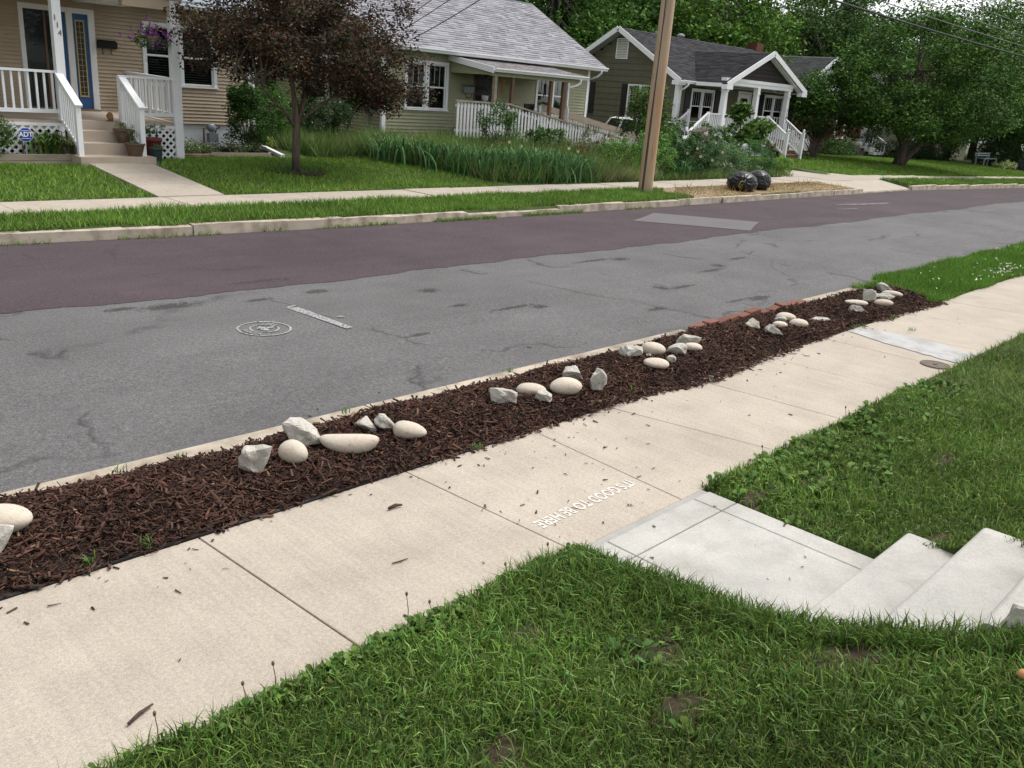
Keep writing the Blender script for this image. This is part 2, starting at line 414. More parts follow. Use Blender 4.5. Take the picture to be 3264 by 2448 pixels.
# painted marks on the road: round stencil, bar and small triangle
rm = thing('round_road_stencil', (4.08, 6.97, float(road_z(4.08, 6.97))), 'faded white round stencil with a ring of lettering on the grey road', 'stencil')
ZR = float(road_z(4.08, 6.97))+0.006
def ring(r0, r1, a0=0.0, a1=2*math.pi, n=64):
    m = MB(); vs = []; fs = []
    for k in range(n+1):
        a = a0+(a1-a0)*k/n
        vs += [(4.08+r0*math.cos(a), 6.97+r0*math.sin(a), ZR), (4.08+r1*math.cos(a), 6.97+r1*math.sin(a), ZR)]
    fs = [(2*k, 2*k+1, 2*k+3, 2*k+2) for k in range(n)]
    return m.add(vs, fs)
ring(0.225, 0.247).build('outer_ring', 'white_paint_worn', rm)
ring(0.118, 0.137).build('inner_ring', 'white_paint_worn', rm)
g = MB()
for k in range(9):                        # worn letter strokes round the ring, unreadable in the photograph too
    a = math.radians(232-64+k*14.0); a = a if k < 5 else math.radians(20+(k-5)*14.0)
    for da, r0, r1 in ((0, .150, .210), (.07, .150, .210), (.035, .195, .210)):
        c, s_ = math.cos(a+da), math.sin(a+da); t = 0.008
        g.add([(4.08+r0*c+t*s_, 6.97+r0*s_-t*c, ZR), (4.08+r1*c+t*s_, 6.97+r1*s_-t*c, ZR), (4.08+r1*c-t*s_, 6.97+r1*s_+t*c, ZR), (4.08+r0*c-t*s_, 6.97+r0*s_+t*c, ZR)], [(0, 1, 2, 3)])
g.build('ring_lettering', 'white_paint_worn', rm)
g = MB(); rr = random.Random(3)
pts = [(4.08+(.06+.035*math.sin(3*a+1))*math.cos(a)*1.15, 6.97+(.055+.03*math.cos(4*a))*math.sin(a), ZR) for a in [2*math.pi*k/28 for k in range(28)]]
g.add(pts+[(4.08, 6.97, ZR)], [(k, (k+1) % 28, 28) for k in range(28)]).build('centre_emblem', 'white_paint_worn', rm)
zb = float(road_z(4.75, 7.0))+0.006
mb = MB()
mb.add([(4.66, 7.50, zb), (4.72, 6.58, zb), (4.80, 6.60, zb), (4.78, 7.50, zb)], [(0, 1, 2, 3)])
mb.add([(4.64, 7.53, zb), (4.78, 7.60, zb), (4.80, 7.57, zb), (4.66, 7.50, zb)], [(3, 2, 1, 0)])
tag(mb.build('road_paint_bar', 'white_paint_worn'), 'worn white painted bar on the grey road beside the round stencil', 'road marking')
mb = MB(); mb.add([(4.885, 7.00, zb), (4.95, 6.93, zb), (4.965, 7.01, zb)], [(0, 1, 2)])
tag(mb.build('road_paint_triangle', 'white_paint_worn'), 'tiny white painted triangle beside the road bar', 'road marking')
for i, (cx, cy, lx, ly) in enumerate([(24.2, 9.9, 1.3, .16), (22.2, 9.5, .5, .07)]):
    mb = MB(); n = 14; vs = []
    for k in range(n):
        a = 2*math.pi*k/n; vs.append((cx+lx*math.cos(a)*(1+.2*math.sin(3*a)), cy+ly*math.sin(a)*(1+.3*math.cos(2*a))-.12*math.cos(a)*lx, float(road_z(cx, cy))+0.011))
    tag(mb.add(vs, [tuple(range(n))]).build('paint_scuff', 'faint_scuff'), ['long faded white scuff on the far purple lane', 'short faded white scuff on the purple lane'][i], 'road marking')

# ------------------------------------------------------------------ near kerb
kerb = thing('near_kerb', (6, 4.66, 0), 'low concrete kerb along the mulch bed', 'kerb'); kerb['kind'] = 'structure'
x = -6.0; rr = random.Random(5)
while x < 40:
    L = rr.uniform(1.6, 3.0)
    if not (7.45 < x < 9.9):
        x1 = min(x+L, 7.52) if x < 7.5 else x+L
        o1 = o2 = rr.uniform(-.005, .005); dz = float(dip(x))
        zt = rr.uniform(-.004, .004)-dz
        wob = 0.0
        mb = MB().hexa([(x+.006, 4.48+o1+wob, -.3-dz), (x1-.006, 4.48+o2+wob, -.3-dz), (x1-.006, 4.735+o2+wob, -.3-dz), (x+.006, 4.735+o1+wob, -.3-dz)],
                       [(x+.006, 4.49+o1+wob, zt), (x1-.006, 4.49+o2+wob, zt), (x1-.006, 4.715+o2+wob, zt-.012), (x+.006, 4.715+o1+wob, zt-.012)])
        mb.build('kerb_stone', 'kerb_concrete', kerb)
        x = x1 if x < 7.5 and x1 >= 7.5 else x+L
        if x >= 7.45 and x < 9.9: x = 10.05
    else: x = 10.05

# ------------------------------------------------------------------ far kerb
fk = thing('far_kerb', (12, 11.6, 0), 'worn concrete kerb along the far side of the street', 'kerb'); fk['kind'] = 'structure'
x = -4.0
while x < 75:
    L = rr.uniform(1.5, 2.9)
    x1 = x+L
    if x < 27.9 <= x1: x1 = 27.9
    y0, y1 = float(kerb_y(x)), float(kerb_y(x1)); dz = float(dip(x))
    drop = 0.055 if 9.6 < x < 11.6 else 0.0
    if 27.85 <= x < 31.8:
        x1 = 31.9; top = -0.065
    else: top = 0.035-drop+rr.uniform(-.012, .012)
    o1, o2 = rr.uniform(-.02, .02), rr.uniform(-.02, .02)
    # uneven front edge with a few broken arrises
    n = 5; mb = MB()
    for k in range(n):
        xa, xb = x+.006+(x1-x-.012)*k/n, x+.006+(x1-x-.012)*(k+1)/n
        ya, yb = float(kerb_y(xa))+o1, float(kerb_y(xb))+o1
        ja, jb = (0 if k == 0 else last), rr.uniform(-.03, .022); last = jb
        mb.hexa([(xa, ya+.0, -.3-dz), (xb, yb, -.3-dz), (xb, yb+.17, -.3-dz), (xa, ya+.17, -.3-dz)],
                [(xa, ya+.025+ja, top-dz+ja*.4), (xb, yb+.025+jb, top-dz+jb*.4), (xb, yb+.16, top-dz+.005), (xa, ya+.16, top-dz+.005)])
    mb.build('kerb_stone', 'kerb_concrete', fk)
    x = x1

# ------------------------------------------------------------------ near sidewalk, slab by slab
sw = thing('near_sidewalk', (4, 3, 0), 'beige concrete sidewalk beside the mulch bed', 'sidewalk'); sw['kind'] = 'structure'
jx = [(-4.6, -4.6), (-3.3, -3.3), (-2.05, -2.02), (-.8, -.75), (.47, .5), (1.755, 1.835), (3.05, 3.13), (4.16, 4.09), (4.98, 5.28), (6.15, 6.3), (7.35, 7.45), (8.55, 8.62), (9.40, 9.66)]
while jx[-1][0] < 45: jx.append((jx[-1][0]+1.3, jx[-1][1]+1.3))
for (a0, a1), (b0, b1) in zip(jx[:-1], jx[1:]):
    e = 0.0042 if a0 < 2 else 0.0030; dz = float(dip(a0)); z0 = -dz+rr.uniform(-.0008, .0008); c = 0.0030
    yn, yf = 2.40, 3.645
    mb = MB()
    base = [(a1+e, yn, -.12-dz), (b1-e, yn, -.12-dz), (b0-e, yf, -.12-dz), (a0+e, yf, -.12-dz)]
    mid = [(a1+e, yn, z0-c), (b1-e, yn, z0-c), (b0-e, yf, z0-c), (a0+e, yf, z0-c)]
    topv = [(a1+e+c, yn+c, z0), (b1-e-c, yn+c, z0), (b0-e-c, yf-c, z0), (a0+e+c, yf-c, z0)]
    mb.add(base+mid+topv, [(3, 2, 1, 0), (0, 1, 5, 4), (1, 2, 6, 5), (2, 3, 7, 6), (3, 0, 4, 7), (4, 5, 9, 8), (5, 6, 10, 9), (6, 7, 11, 10), (7, 4, 8, 11), (8, 9, 10, 11)])
    mb.build('slab', 'concrete', sw)
MB().box(-6, 45, 2.405, 3.64, -.14, -.03).build('joint_bed', 'joint_dirt', sw)
mb = MB(); prg = random.Random(12); ctl = [(9.10, 3.62), (9.46, 3.60), (9.52, 3.0), (9.42, 2.42), (8.86, 2.42), (8.90, 2.75), (8.98, 3.2)]; vs = []
for (xa, ya), (xb, yb) in zip(ctl, ctl[1:]+ctl[:1]):
    for q_ in range(6): vs.append((xa+(xb-xa)*q_/6+prg.uniform(-.02, .02), min(3.63, max(2.41, ya+(yb-ya)*q_/6+prg.uniform(-.02, .02)))))
mb.add([(x, y, 0.006) for x, y in vs], [tuple(range(len(vs)))[::-1]])
mb.build('cement_patch', 'cement_patch', sw)
t = thing('water_meter_lid', (8.60, 2.545, 0), 'small brown round iron lid set in the sidewalk by the grey patch', 'meter lid')
mat('rusty_iron', (0.13, 0.10, 0.082), var=0.25, scale=30, rough=0.7, bump=0.3, bscale=80)
MB().lathe([(0.135, -.03), (0.135, .010), (0.12, .013), (0.115, .010)], 28, (8.60, 2.545, 0)).build('lid', 'rusty_iron', t)
MB().box(8.57, 8.63, 2.535, 2.555, .011, .017).build('lid_grip', 'rusty_iron', t)

# white stencilled sentence on the sidewalk, meant to be read from the street side
me = text_mesh("IT'S GOOD TO BE HERE", 0.100, 'stencil_white', 0.0003, 0.0024)
xs_ = [v.co.x for v in me.vertices]; wdt = max(xs_)-min(xs_)
o = place('sidewalk_stencil', me, None, (3.61, 2.715, 0.0022), (0, 0, math.pi+math.radians(2.0)), (0.86/wdt, 1.12, 1))
tag(o, 'white stencilled sentence upside down on the beige sidewalk slab', 'stencil')

# ------------------------------------------------------------------ new concrete front walk and steps
fw = thing('front_walk', (3.73, 1.8, 0), 'new pale concrete walk joining the sidewalk to the yard steps', 'walk'); fw['kind'] = 'structure'
WX0, WX1 = 3.15, 4.31
MB().box(WX0, WX1, 2.352, 2.402, -.1, -.004).build('rough_edge', 'concrete_edge', fw)
for (x0, x1, y0, y1) in [(WX0, 3.330, 2.166, 2.350), (3.336, 4.142, 2.166, 2.350), (4.148, WX1, 2.166, 2.350),
                         (WX0, 3.330, 1.05, 2.160), (3.336, 4.142, 1.05, 2.160), (4.148, WX1, 1.05, 2.160)]:
    c = .004
    MB().add([(x0, y0, -.1), (x1, y0, -.1), (x1, y1, -.1), (x0, y1, -.1), (x0, y0, .002), (x1, y0, .002), (x1, y1, .002), (x0, y1, .002), (x0+c, y0+c, .006), (x1-c, y0+c, .006), (x1-c, y1-c, .006), (x0+c, y1-c, .006)],
             [(3, 2, 1, 0), (0, 1, 5, 4), (1, 2, 6, 5), (2, 3, 7, 6), (3, 0, 4, 7), (4, 5, 9, 8), (5, 6, 10, 9), (6, 7, 11, 10), (7, 4, 8, 11), (8, 9, 10, 11)]).build('slab', 'concrete_new', fw)
st = thing('front_steps', (3.75, 0.9, 0), 'pale new concrete steps rising from the front walk to the lawn', 'steps')
for k, (yn, z0, z1) in enumerate([(1.268, -.05, .172), (0.935, .1, .344), (0.60, .25, .516), (0.26, .4, .688)]):
    y0 = yn-.45; x0, x1 = WX0+.02, WX1+.10; r = .028
    prof = [(y0, z0), (yn, z0), (yn-.012, z1-r)] + [(yn-.012-r+r*math.cos(a), z1-r+r*math.sin(a)) for a in [math.radians(d) for d in (20, 45, 70, 90)]] + [(y0, z1+.004)]
    MB().prism([(y, z) for y, z in prof], 'x', x0, x1).build('step', 'concrete_new', st)

# ------------------------------------------------------------------ far sidewalk, house walk, driveway
fs_ = thing('far_sidewalk', (15, 13.5, 0), 'concrete sidewalk along the far lawns', 'sidewalk'); fs_['kind'] = 'structure'
x = -6.0
while x < 62:
    L = 1.25; dz = float(dip(x)); z = .108-dz+rr.uniform(-.006, .006)
    MB().box(x+.006, x+L-.006, 12.99+rr.uniform(-.01, .01), 14.17+rr.uniform(-.01, .01), .0-dz, z).build('slab', 'concrete_far', fs_)
    x += L
hw = thing('house_walk', (6.97, 15.5, .1), 'sloping concrete walk from far sidewalk up to the tan house steps', 'walk'); hw['kind'] = 'structure'
for k in range(3):
    ya, yb = 14.18+k*.96+.005, 14.18+(k+1)*.96-.005
    za, zb_ = [.115+.235*(t_-14.18)/2.9 for t_ in (ya, yb)]
    MB().hexa([(6.42, ya, -.1), (7.58, ya, -.1), (7.58, yb, -.1), (6.42, yb, -.1)], [(6.42, ya, za), (7.58, ya, za), (7.58, yb, zb_), (6.42, yb, zb_)]).build('slab', 'concrete_far', hw)
dr = thing('driveway', (30, 15, 0), 'concrete driveway crossing the far sidewalk beside the flower bed', 'driveway'); dr['kind'] = 'structure'
def dz_(x, y, z): return (x, y, z-float(dip(x)))
MB().add([dz_(27.9, 11.60, -.055), dz_(31.95, 11.60, -.055), dz_(32.5, 12.98, .104), dz_(27.7, 12.98, .104)], [(0, 1, 2, 3)]).build('apron', 'concrete_far', dr)
MB().add([dz_(27.6, 14.17, .112), dz_(32.9, 14.17, .112), dz_(31.9, 15.7, .12), dz_(31.3, 18, .10), dz_(31.3, 24, .10), dz_(26.9, 24, .10), dz_(26.9, 18, .10), dz_(27.2, 15.7, .12)],
         [(0, 1, 2, 7), (7, 2, 3, 6), (6, 3, 4, 5)]).build('drive_surface', 'concrete_far', dr)
# ------------------------------------------------------------------ plant materials and builders
mat('grass_blade', (1, 1, 1), var=0.0, rough=0.6, attr=True, trans=0.20, spec=0.16)
mat('leaf', (1, 1, 1), var=0.0, rough=0.65, attr=True, trans=0.16, spec=0.12)
mat('bark', (0.125, 0.095, 0.075), var=0.3, scale=14, rough=0.95, bump=0.9, bscale=30, stretch=(1, 1, .25), col2=(0.075, 0.058, 0.046), scale2=8)
mat('bark_grey', (0.115, 0.10, 0.085), var=0.3, scale=10, rough=0.95, bump=0.9, bscale=26, stretch=(1, 1, .3), col2=(0.06, 0.052, 0.045), scale2=6)
mat('chip', (1, 1, 1), var=0.25, scale=60, rough=0.9, attr=True, spec=0.2)
mat('mulch_base', (0.030, 0.019, 0.014), var=0.4, scale=40, rough=0.95, bump=0.8, bscale=70)
mat('petal', (1, 1, 1), var=0.0, rough=0.6, attr=True, trans=0.2)

def pal(n, cols, wts=None, jit=0.12, rng=RNG):
    """n colours picked from a list and jittered."""
    cols = np.array(cols, float); k = rng.choice(len(cols), n, p=None if wts is None else np.array(wts)/np.sum(wts))
    return np.clip(cols[k]*(1+rng.normal(0, jit, (n, 1)))*(1+rng.normal(0, jit*.4, (n, 3))), 0.002, 1)

GREEN_NEAR = [(.096, .176, .032), (.122, .208, .040), (.062, .125, .026), (.155, .236, .058), (.23, .225, .095)]
def grass_arrays(P, h, w, bend, cols, seg=2, rng=RNG, lean=0.35):
    n = len(P); th = rng.uniform(0, 2*np.pi, n); ph = rng.uniform(0, 2*np.pi, n)
    side = np.stack([np.cos(th), np.sin(th), np.zeros(n)], 1)*(w/2)[:, None]
    ld = np.stack([np.cos(ph), np.sin(ph), np.zeros(n)], 1)
    up = np.array([0, 0, 1.0]); l0 = np.abs(rng.normal(0, lean, n))
    if seg == 1:
        tip = P + up*h[:, None]*np.cos(l0)[:, None] + ld*(h*(np.sin(l0)+bend))[:, None]
        V = np.stack([P-side, P+side, tip], 1).reshape(-1, 3); F = np.arange(3*n).reshape(n, 3)
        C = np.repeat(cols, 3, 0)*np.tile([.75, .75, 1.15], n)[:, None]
        return V, F, C
    m = P + up*(h*.58*np.cos(l0))[:, None] + ld*(h*.5*np.sin(l0))[:, None]
    tip = m + up*(h*.42*np.cos(l0+bend))[:, None] + ld*(h*.55*np.sin(l0+bend))[:, None]
    V = np.stack([P-side, P+side, m-side*.8, m+side*.8, tip], 1).reshape(-1, 3)
    b = (np.arange(n)*5)[:, None]
    F = np.concatenate([b+np.array([0, 1, 3]), b+np.array([0, 3, 2]), b+np.array([2, 3, 4])], 1).reshape(-1, 3)
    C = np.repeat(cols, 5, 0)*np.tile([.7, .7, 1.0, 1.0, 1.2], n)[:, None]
    return V, F, C

def join(parts):
    Vs, Fs, Cs, k = [], [], [], 0
    for V, F, C in parts:
        Vs.append(V); Fs.append(F+k); Cs.append(C); k += len(V)
    return np.concatenate(Vs), np.concatenate(Fs), np.concatenate(Cs)

def scatter(n, x0, x1, y0, y1, keep=None, rng=RNG):
    x = rng.uniform(x0, x1, n); y = rng.uniform(y0, y1, n)
    if keep is not None:
        k = keep(x, y); x, y = x[k], y[k]
    return x, y

def lumps(x, y, f=1.0):                 # smooth value noise in 0..1 from sines
    return .5+.25*(np.sin(1.9*f*x+.7*np.sin(1.3*f*y))*np.cos(1.6*f*y+.5)+np.sin(4.3*f*x+2.1*f*y)*.6+np.cos(3.1*f*y-2.7*f*x)*.4)

def leaf_arrays(base, a, b, nrm, L, W, fold, cols):
    """Folded four-cornered leaves: base points, length and width directions, sizes."""
    n = len(base)
    c = base + a*(L*.5)[:, None]
    V = np.stack([base, c+b*(W/2)[:, None]+nrm*(fold*W)[:, None], base+a*L[:, None], c-b*(W/2)[:, None]+nrm*(fold*W)[:, None]], 1).reshape(-1, 3)
    F = np.arange(4*n).reshape(n, 4)
    return V, F, np.repeat(cols, 4, 0)

def broad_leaf_arrays(base, a, b, nrm, L, W, cols, rng=RNG):
    """Rounded, slightly lobed leaves with eight corners, cupped and drooping at the tip."""
    n = len(base); prof = [(0, .04, 0), (.22, .30, .10), (.40, .26, .16), (.62, .50, .20), (.84, .34, .16), (1.0, 0, .04)]
    out = []
    for u, w_, h_ in prof[:-1]: out.append(base+a*(L*u)[:, None]+b*(W*w_*rng.uniform(.8, 1.2, n))[:, None]+nrm*(L*h_)[:, None])
    out.append(base+a*L[:, None]+nrm*(L*.04)[:, None])
    for u, w_, h_ in prof[:-1][::-1]: out.append(base+a*(L*u)[:, None]-b*(W*w_*rng.uniform(.8, 1.2, n))[:, None]+nrm*(L*h_)[:, None])
    k = len(out); V = np.stack(out, 1).reshape(-1, 3)
    idx = (np.arange(n)*k)[:, None]
    F = np.concatenate([idx+np.array([i, i+1, k-2-i, k-1-i]) for i in range(k//2-1)]+[idx+np.array([k//2-1, k//2, k//2+1, k//2])], 1).reshape(-1, 4)
    F = F.reshape(n, -1, 4)[:, :k//2-1].reshape(-1, 4)                                  # body quads
    T = idx+np.array([k//2-1, k//2, k//2+1, k//2+1])
    return V, F, np.repeat(cols, k, 0)

def random_frame(n, upbias=0.6, rng=RNG):
    nr = rng.normal(0, 1, (n, 3)); nr[:, 2] = np.abs(nr[:, 2])+upbias; nr /= np.linalg.norm(nr, axis=1)[:, None]
    t = rng.normal(0, 1, (n, 3)); a = t-nr*(t*nr).sum(1)[:, None]; a /= np.linalg.norm(a, axis=1)[:, None]
    return a, np.cross(nr, a), nr

def cloud(centres, radii, n_per, leaf, cols, wts=None, aspect=0.55, upbias=0.6, jit=.16, shell=0.0, droop=0.0, rng=RNG):
    """Leaves spread through clumps; centres (m,3), radii (m,3)."""
    m = len(centres); n = m*n_per; k = np.repeat(np.arange(m), n_per)
    d = rng.normal(0, 1, (n, 3)); d /= np.linalg.norm(d, axis=1)[:, None]
    r = rng.uniform(shell, 1, n)**(1/2.2)
    P = centres[k] + d*radii[k]*r[:, None]
    a, b, nr = random_frame(n, upbias, rng); a[:, 2] -= droop; a /= np.linalg.norm(a, axis=1)[:, None]
    L = leaf*rng.uniform(.6, 1.3, n)
    tint = 1+rng.normal(0, .14, m)
    C = pal(n, cols, wts, jit, rng)*tint[k][:, None]
    return leaf_arrays(P, a, b, nr, L, L*aspect, rng.uniform(-.25, .25, n), np.clip(C, .002, 1))

def bezier(p0, p1, p2, n=6):
    p0, p1, p2 = map(np.array, (p0, p1, p2)); t = np.linspace(0, 1, n)[:, None]
    return (1-t)**2*p0+2*t*(1-t)*p1+t*t*p2

def tree(name, label, base, trunks, crown, n_clump, n_per, leaf, cols, wts=None, clump=0.55, group=None, barkm='bark', aspect=.55, cat='tree',
         upbias=.6, jit=.16, flat=.75, seed=1, limbs=26, hollow=.35, limb_r=.035, droop=0.0, gaps=None):
    """A tree: tapered trunk(s), curved limbs running out to leaf clumps, leaves through each clump.
    trunks: list of (points, radii); crown: list of (centre, radii) ellipsoids; offsets in world metres."""
    rng = np.random.default_rng(seed)
    t = thing(name, base, label, cat, group)
    tb = MB()
    for pts, rad in trunks: tb.tube(pts, rad, 10)
    C = []
    while len(C) < n_clump:
        e = crown[rng.integers(len(crown))] if len(crown) > 1 else crown[0]
        d = rng.normal(0, 1, 3); d /= np.linalg.norm(d); r = rng.uniform(hollow, 1)**.6
        p = np.array(e[0])+d*np.array(e[1])*r
        if gaps is not None and gaps(p): continue
        C.append(p)
    C = np.array(C); R = clump*rng.uniform(.65, 1.35, (n_clump, 1))*np.array([1, 1, flat])
    tops = [np.array(pts[-1]) for pts, _ in trunks]; forks = [np.array(pts[max(1, len(pts)-2)]) for pts, _ in trunks]
    for i in rng.choice(n_clump, min(limbs, n_clump), replace=False):
        k = int(np.argmin([np.linalg.norm(C[i]-q) for q in tops])); a = forks[k]*(1-(s := rng.uniform(.0, 1)))+tops[k]*s
        mid = a*.45+C[i]*.55; mid[2] = a[2]*.35+C[i][2]*.65+.1
        tb.tube(bezier(a, mid, C[i], 6), np.linspace(limb_r, limb_r*.18, 6), 5, False)
    tb.build('trunk', barkm, t, smooth=True)
    V, F, K = cloud(C, R, n_per, leaf, cols, wts, aspect, upbias, jit, droop=droop, rng=rng)
    o = place('crown', np_mesh('crown', V, F, 'leaf', K), t); o['kind'] = 'stuff'
    return t

def bush(name, label, base, ell, n_clump, n_per, leaf, cols, wts=None, clump=.25, cat='shrub', group=None, seed=1, stems=7, aspect=.5, jit=.18, upbias=.6, hollow=.3, spikes=0, barkm='bark'):
    """A shrub: thin stems from the ground into leaf clumps."""
    rng = np.random.default_rng(seed)
    t = thing(name, base, label, cat, group); sb = MB(); C = []
    for _ in range(n_clump):
        e = ell[rng.integers(len(ell))]; d = rng.normal(0, 1, 3); d /= np.linalg.norm(d)
        p = np.array(e[0])+d*np.array(e[1])*rng.uniform(hollow, 1)**.6; p[2] = max(p[2], base[2]+.04); C.append(p)
    for _ in range(spikes):                # loose shoots that break the outline
        e = ell[rng.integers(len(ell))]; d = rng.normal(0, 1, 3); d[2] = abs(d[2])+.5; d /= np.linalg.norm(d)
        p = np.array(e[0])+d*np.array(e[1])*rng.uniform(1.0, 1.22); C.append(p)
    C = np.array(C); R = clump*rng.uniform(.6, 1.3, (len(C), 1))*np.array([1, 1, .85])
    if spikes: R[-spikes:] *= np.array([.5, .5, .9])
    for i in rng.choice(len(C), min(stems, len(C)), replace=False):
        b0 = np.array(base)+np.array([rng.normal(0, .06), rng.normal(0, .06), 0]); mid = b0*.4+C[i]*.6; mid[2] = b0[2]*.3+C[i][2]*.7
        sb.tube(bezier(b0, mid, C[i], 5), np.linspace(.016, .004, 5), 5, False)
    sb.build('stem', barkm, t, smooth=True)
    V, F, K = cloud(C, R, n_per, leaf, cols, wts, aspect, upbias, jit, rng=rng)
    o = place('foliage', np_mesh('foliage', V, F, 'leaf', K), t); o['kind'] = 'stuff'
    return t

def strap_clump(name, label, base, n, h, spread, cols, *, zfix=None, cat='plant', group=None, seed=1, w=.03, parts=True, rx=.15, ry=.15, stiff=.6):
    """Iris or daylily: long arching strap leaves fanning from the ground."""
    rng = np.random.default_rng(seed)
    B = np.array(base)+np.stack([rng.normal(0, rx, n), rng.normal(0, ry, n), np.zeros(n)], 1)
    B[:, 2] = ground_z(B[:, 0], B[:, 1]) if zfix is None else zfix
    ph = rng.uniform(0, 2*np.pi, n); H = h*rng.uniform(.6, 1.15, n); sp = spread*rng.uniform(.2, 1.3, n)
    dirv = np.stack([np.cos(ph), np.sin(ph), np.zeros(n)], 1); sd = np.stack([-np.sin(ph), np.cos(ph), np.zeros(n)], 1)*(w*rng.uniform(.7, 1.3, n)/2)[:, None]
    V = []; K = pal(n, cols, None, .15, rng)
    prof = [(0, 0, 1), (.15, .45, 1.1), (.45, .8, .9), (.8, 1.0*stiff+.4*(1-stiff), .6), (1.0, 1.05*stiff+.1*(1-stiff), .05)]
    for u, v, ww in prof:
        c = B+dirv*(sp*u)[:, None]+np.array([0, 0, 1.0])*(H*v)[:, None]
        V += [c-sd*ww, c+sd*ww]
    V = np.stack(V, 1).reshape(-1, 3); b = (np.arange(n)*10)[:, None]
    F = np.concatenate([b+np.array([2*i, 2*i+1, 2*i+3, 2*i+2]) for i in range(4)], 1).reshape(-1, 4)
    o = place(name, np_mesh(name, V, F, 'leaf', np.repeat(K, 10, 0)))
    return tag(o, label, cat, group)
# ------------------------------------------------------------------ mulch bed
def bed_z(x, y):                        # low mound between kerb and sidewalk
    t = np.clip((y-3.64)/(4.56-3.64), 0, 1)
    return 0.005+0.055*np.sin(np.pi*t)**.8 + .010*np.sin(x*3.1+y*5) + .008*np.sin(x*7.7-y*3) - dip(x)
bx = np.linspace(-5, 11.9, 170); by = np.linspace(3.60, 4.66, 12)
X, Y = np.meshgrid(bx, by)
# far end is rounded towards the grass
idx = np.arange(X.size).reshape(X.shape)
F = np.stack([idx[:-1, :-1], idx[:-1, 1:], idx[1:, 1:], idx[1:, :-1]], -1).reshape(-1, 4)
Zb = bed_z(X, Y)-.012; Zb[0, :] = -.05; Zb[-1, :] = np.minimum(Zb[-1, :], -.02)
tag(place('mulch_bed', np_mesh('mulch_bed', np.stack([X, Y, Zb], -1).reshape(-1, 3), F, 'mulch_base', smooth=True)),
    'dark earth mound under the bark mulch', 'flower bed', kind='structure')

def chips(P, L, W, T, cols, rng, tilt=.35):
    n = len(P); th = rng.uniform(0, 2*np.pi, n); e = rng.normal(0, tilt, n); roll = rng.normal(0, .5, n)
    a = np.stack([np.cos(th)*np.cos(e), np.sin(th)*np.cos(e), np.sin(e)], 1)
    u = np.stack([-np.sin(th), np.cos(th), np.zeros(n)], 1); v = np.cross(a, u)
    b = u*np.cos(roll)[:, None]+v*np.sin(roll)[:, None]; c = np.cross(a, b)
    q = []
    for s, k in ((-.5, rng.uniform(.3, 1, n)), (.5, rng.uniform(.2, .9, n))):
        for i, j in ((-1, -1), (1, -1), (1, 1), (-1, 1)):
            q.append(P+a*(L*s)[:, None]+b*(W*.5*i*k)[:, None]+c*(T*.5*j*k)[:, None])
    V = np.stack(q, 1).reshape(-1, 3); k0 = (np.arange(n)*8)[:, None]
    F = np.concatenate([k0+np.array(f) for f in ((0, 1, 5, 4), (1, 2, 6, 5), (2, 3, 7, 6), (3, 0, 4, 7))], 1).reshape(-1, 4)
    return V, F, np.repeat(cols, 8, 0)

rng = np.random.default_rng(11)
BARK = [(.068, .034, .024), (.086, .044, .031), (.052, .027, .019), (.112, .060, .042), (.030, .018, .014), (.22, .13, .085)]
BW = [5, 5, 4, 2.2, 3, .35]
def bed_edge(x):                        # ragged edge on the sidewalk side, spilling over further along
    return 3.655 - .03*sstep(2.4, 4.2, x) - .10*sstep(5.2, 6.5, x)*(1-sstep(6.6, 7.6, x)) - .05*np.sin(x*2.3)**2*sstep(4, 6, x) + .10*sstep(8.3, 9.2, x)*(1-sstep(9.4, 10.2, x)) - .05*sstep(10.2, 11, x)
def bed_chips(n, x0, x1, l0, l1):
    x = rng.uniform(x0, x1, n); lo = bed_edge(x)+rng.normal(0, .018, n); hi = 4.525+.025*np.sin(x*1.9)+.015*np.sin(x*6)+rng.normal(0, .016, n)
    hi = np.where(x > 11.0, hi-.25*((x-11)/.9)**2, hi)
    y = lo+(hi-lo)*rng.uniform(0, 1, n)
    P = np.stack([x, y, bed_z(x, y)+rng.uniform(-.004, .018, n)], 1)
    P[:, 2] = np.where(y < 3.66, np.maximum(P[:, 2], .008), P[:, 2])
    L = rng.uniform(l0, l1, n)*rng.choice([.45, .85, 1.7], n, p=[.48, .40, .12]); W = np.minimum(L*rng.uniform(.10, .42, n), .020); T = W*rng.uniform(.25, .6, n)
    tone = (.75+.5*lumps(x, y, 2.0))[:, None]
    return chips(P, L, W, T, pal(n, BARK, BW, .18, rng)*tone, rng)
V, F, C = join([bed_chips(33000, -.6, 4.6, .025, .06), bed_chips(17000, 4.6, 8.2, .03, .065), bed_chips(12000, 8.2, 11.85, .035, .07), bed_chips(3000, -4.6, -.6, .04, .08)])
tag(place('bark_mulch', np_mesh('bark_mulch', V, F, 'chip', C)), 'dark brown shredded bark mulch covering the kerbside bed', 'mulch', kind='stuff')

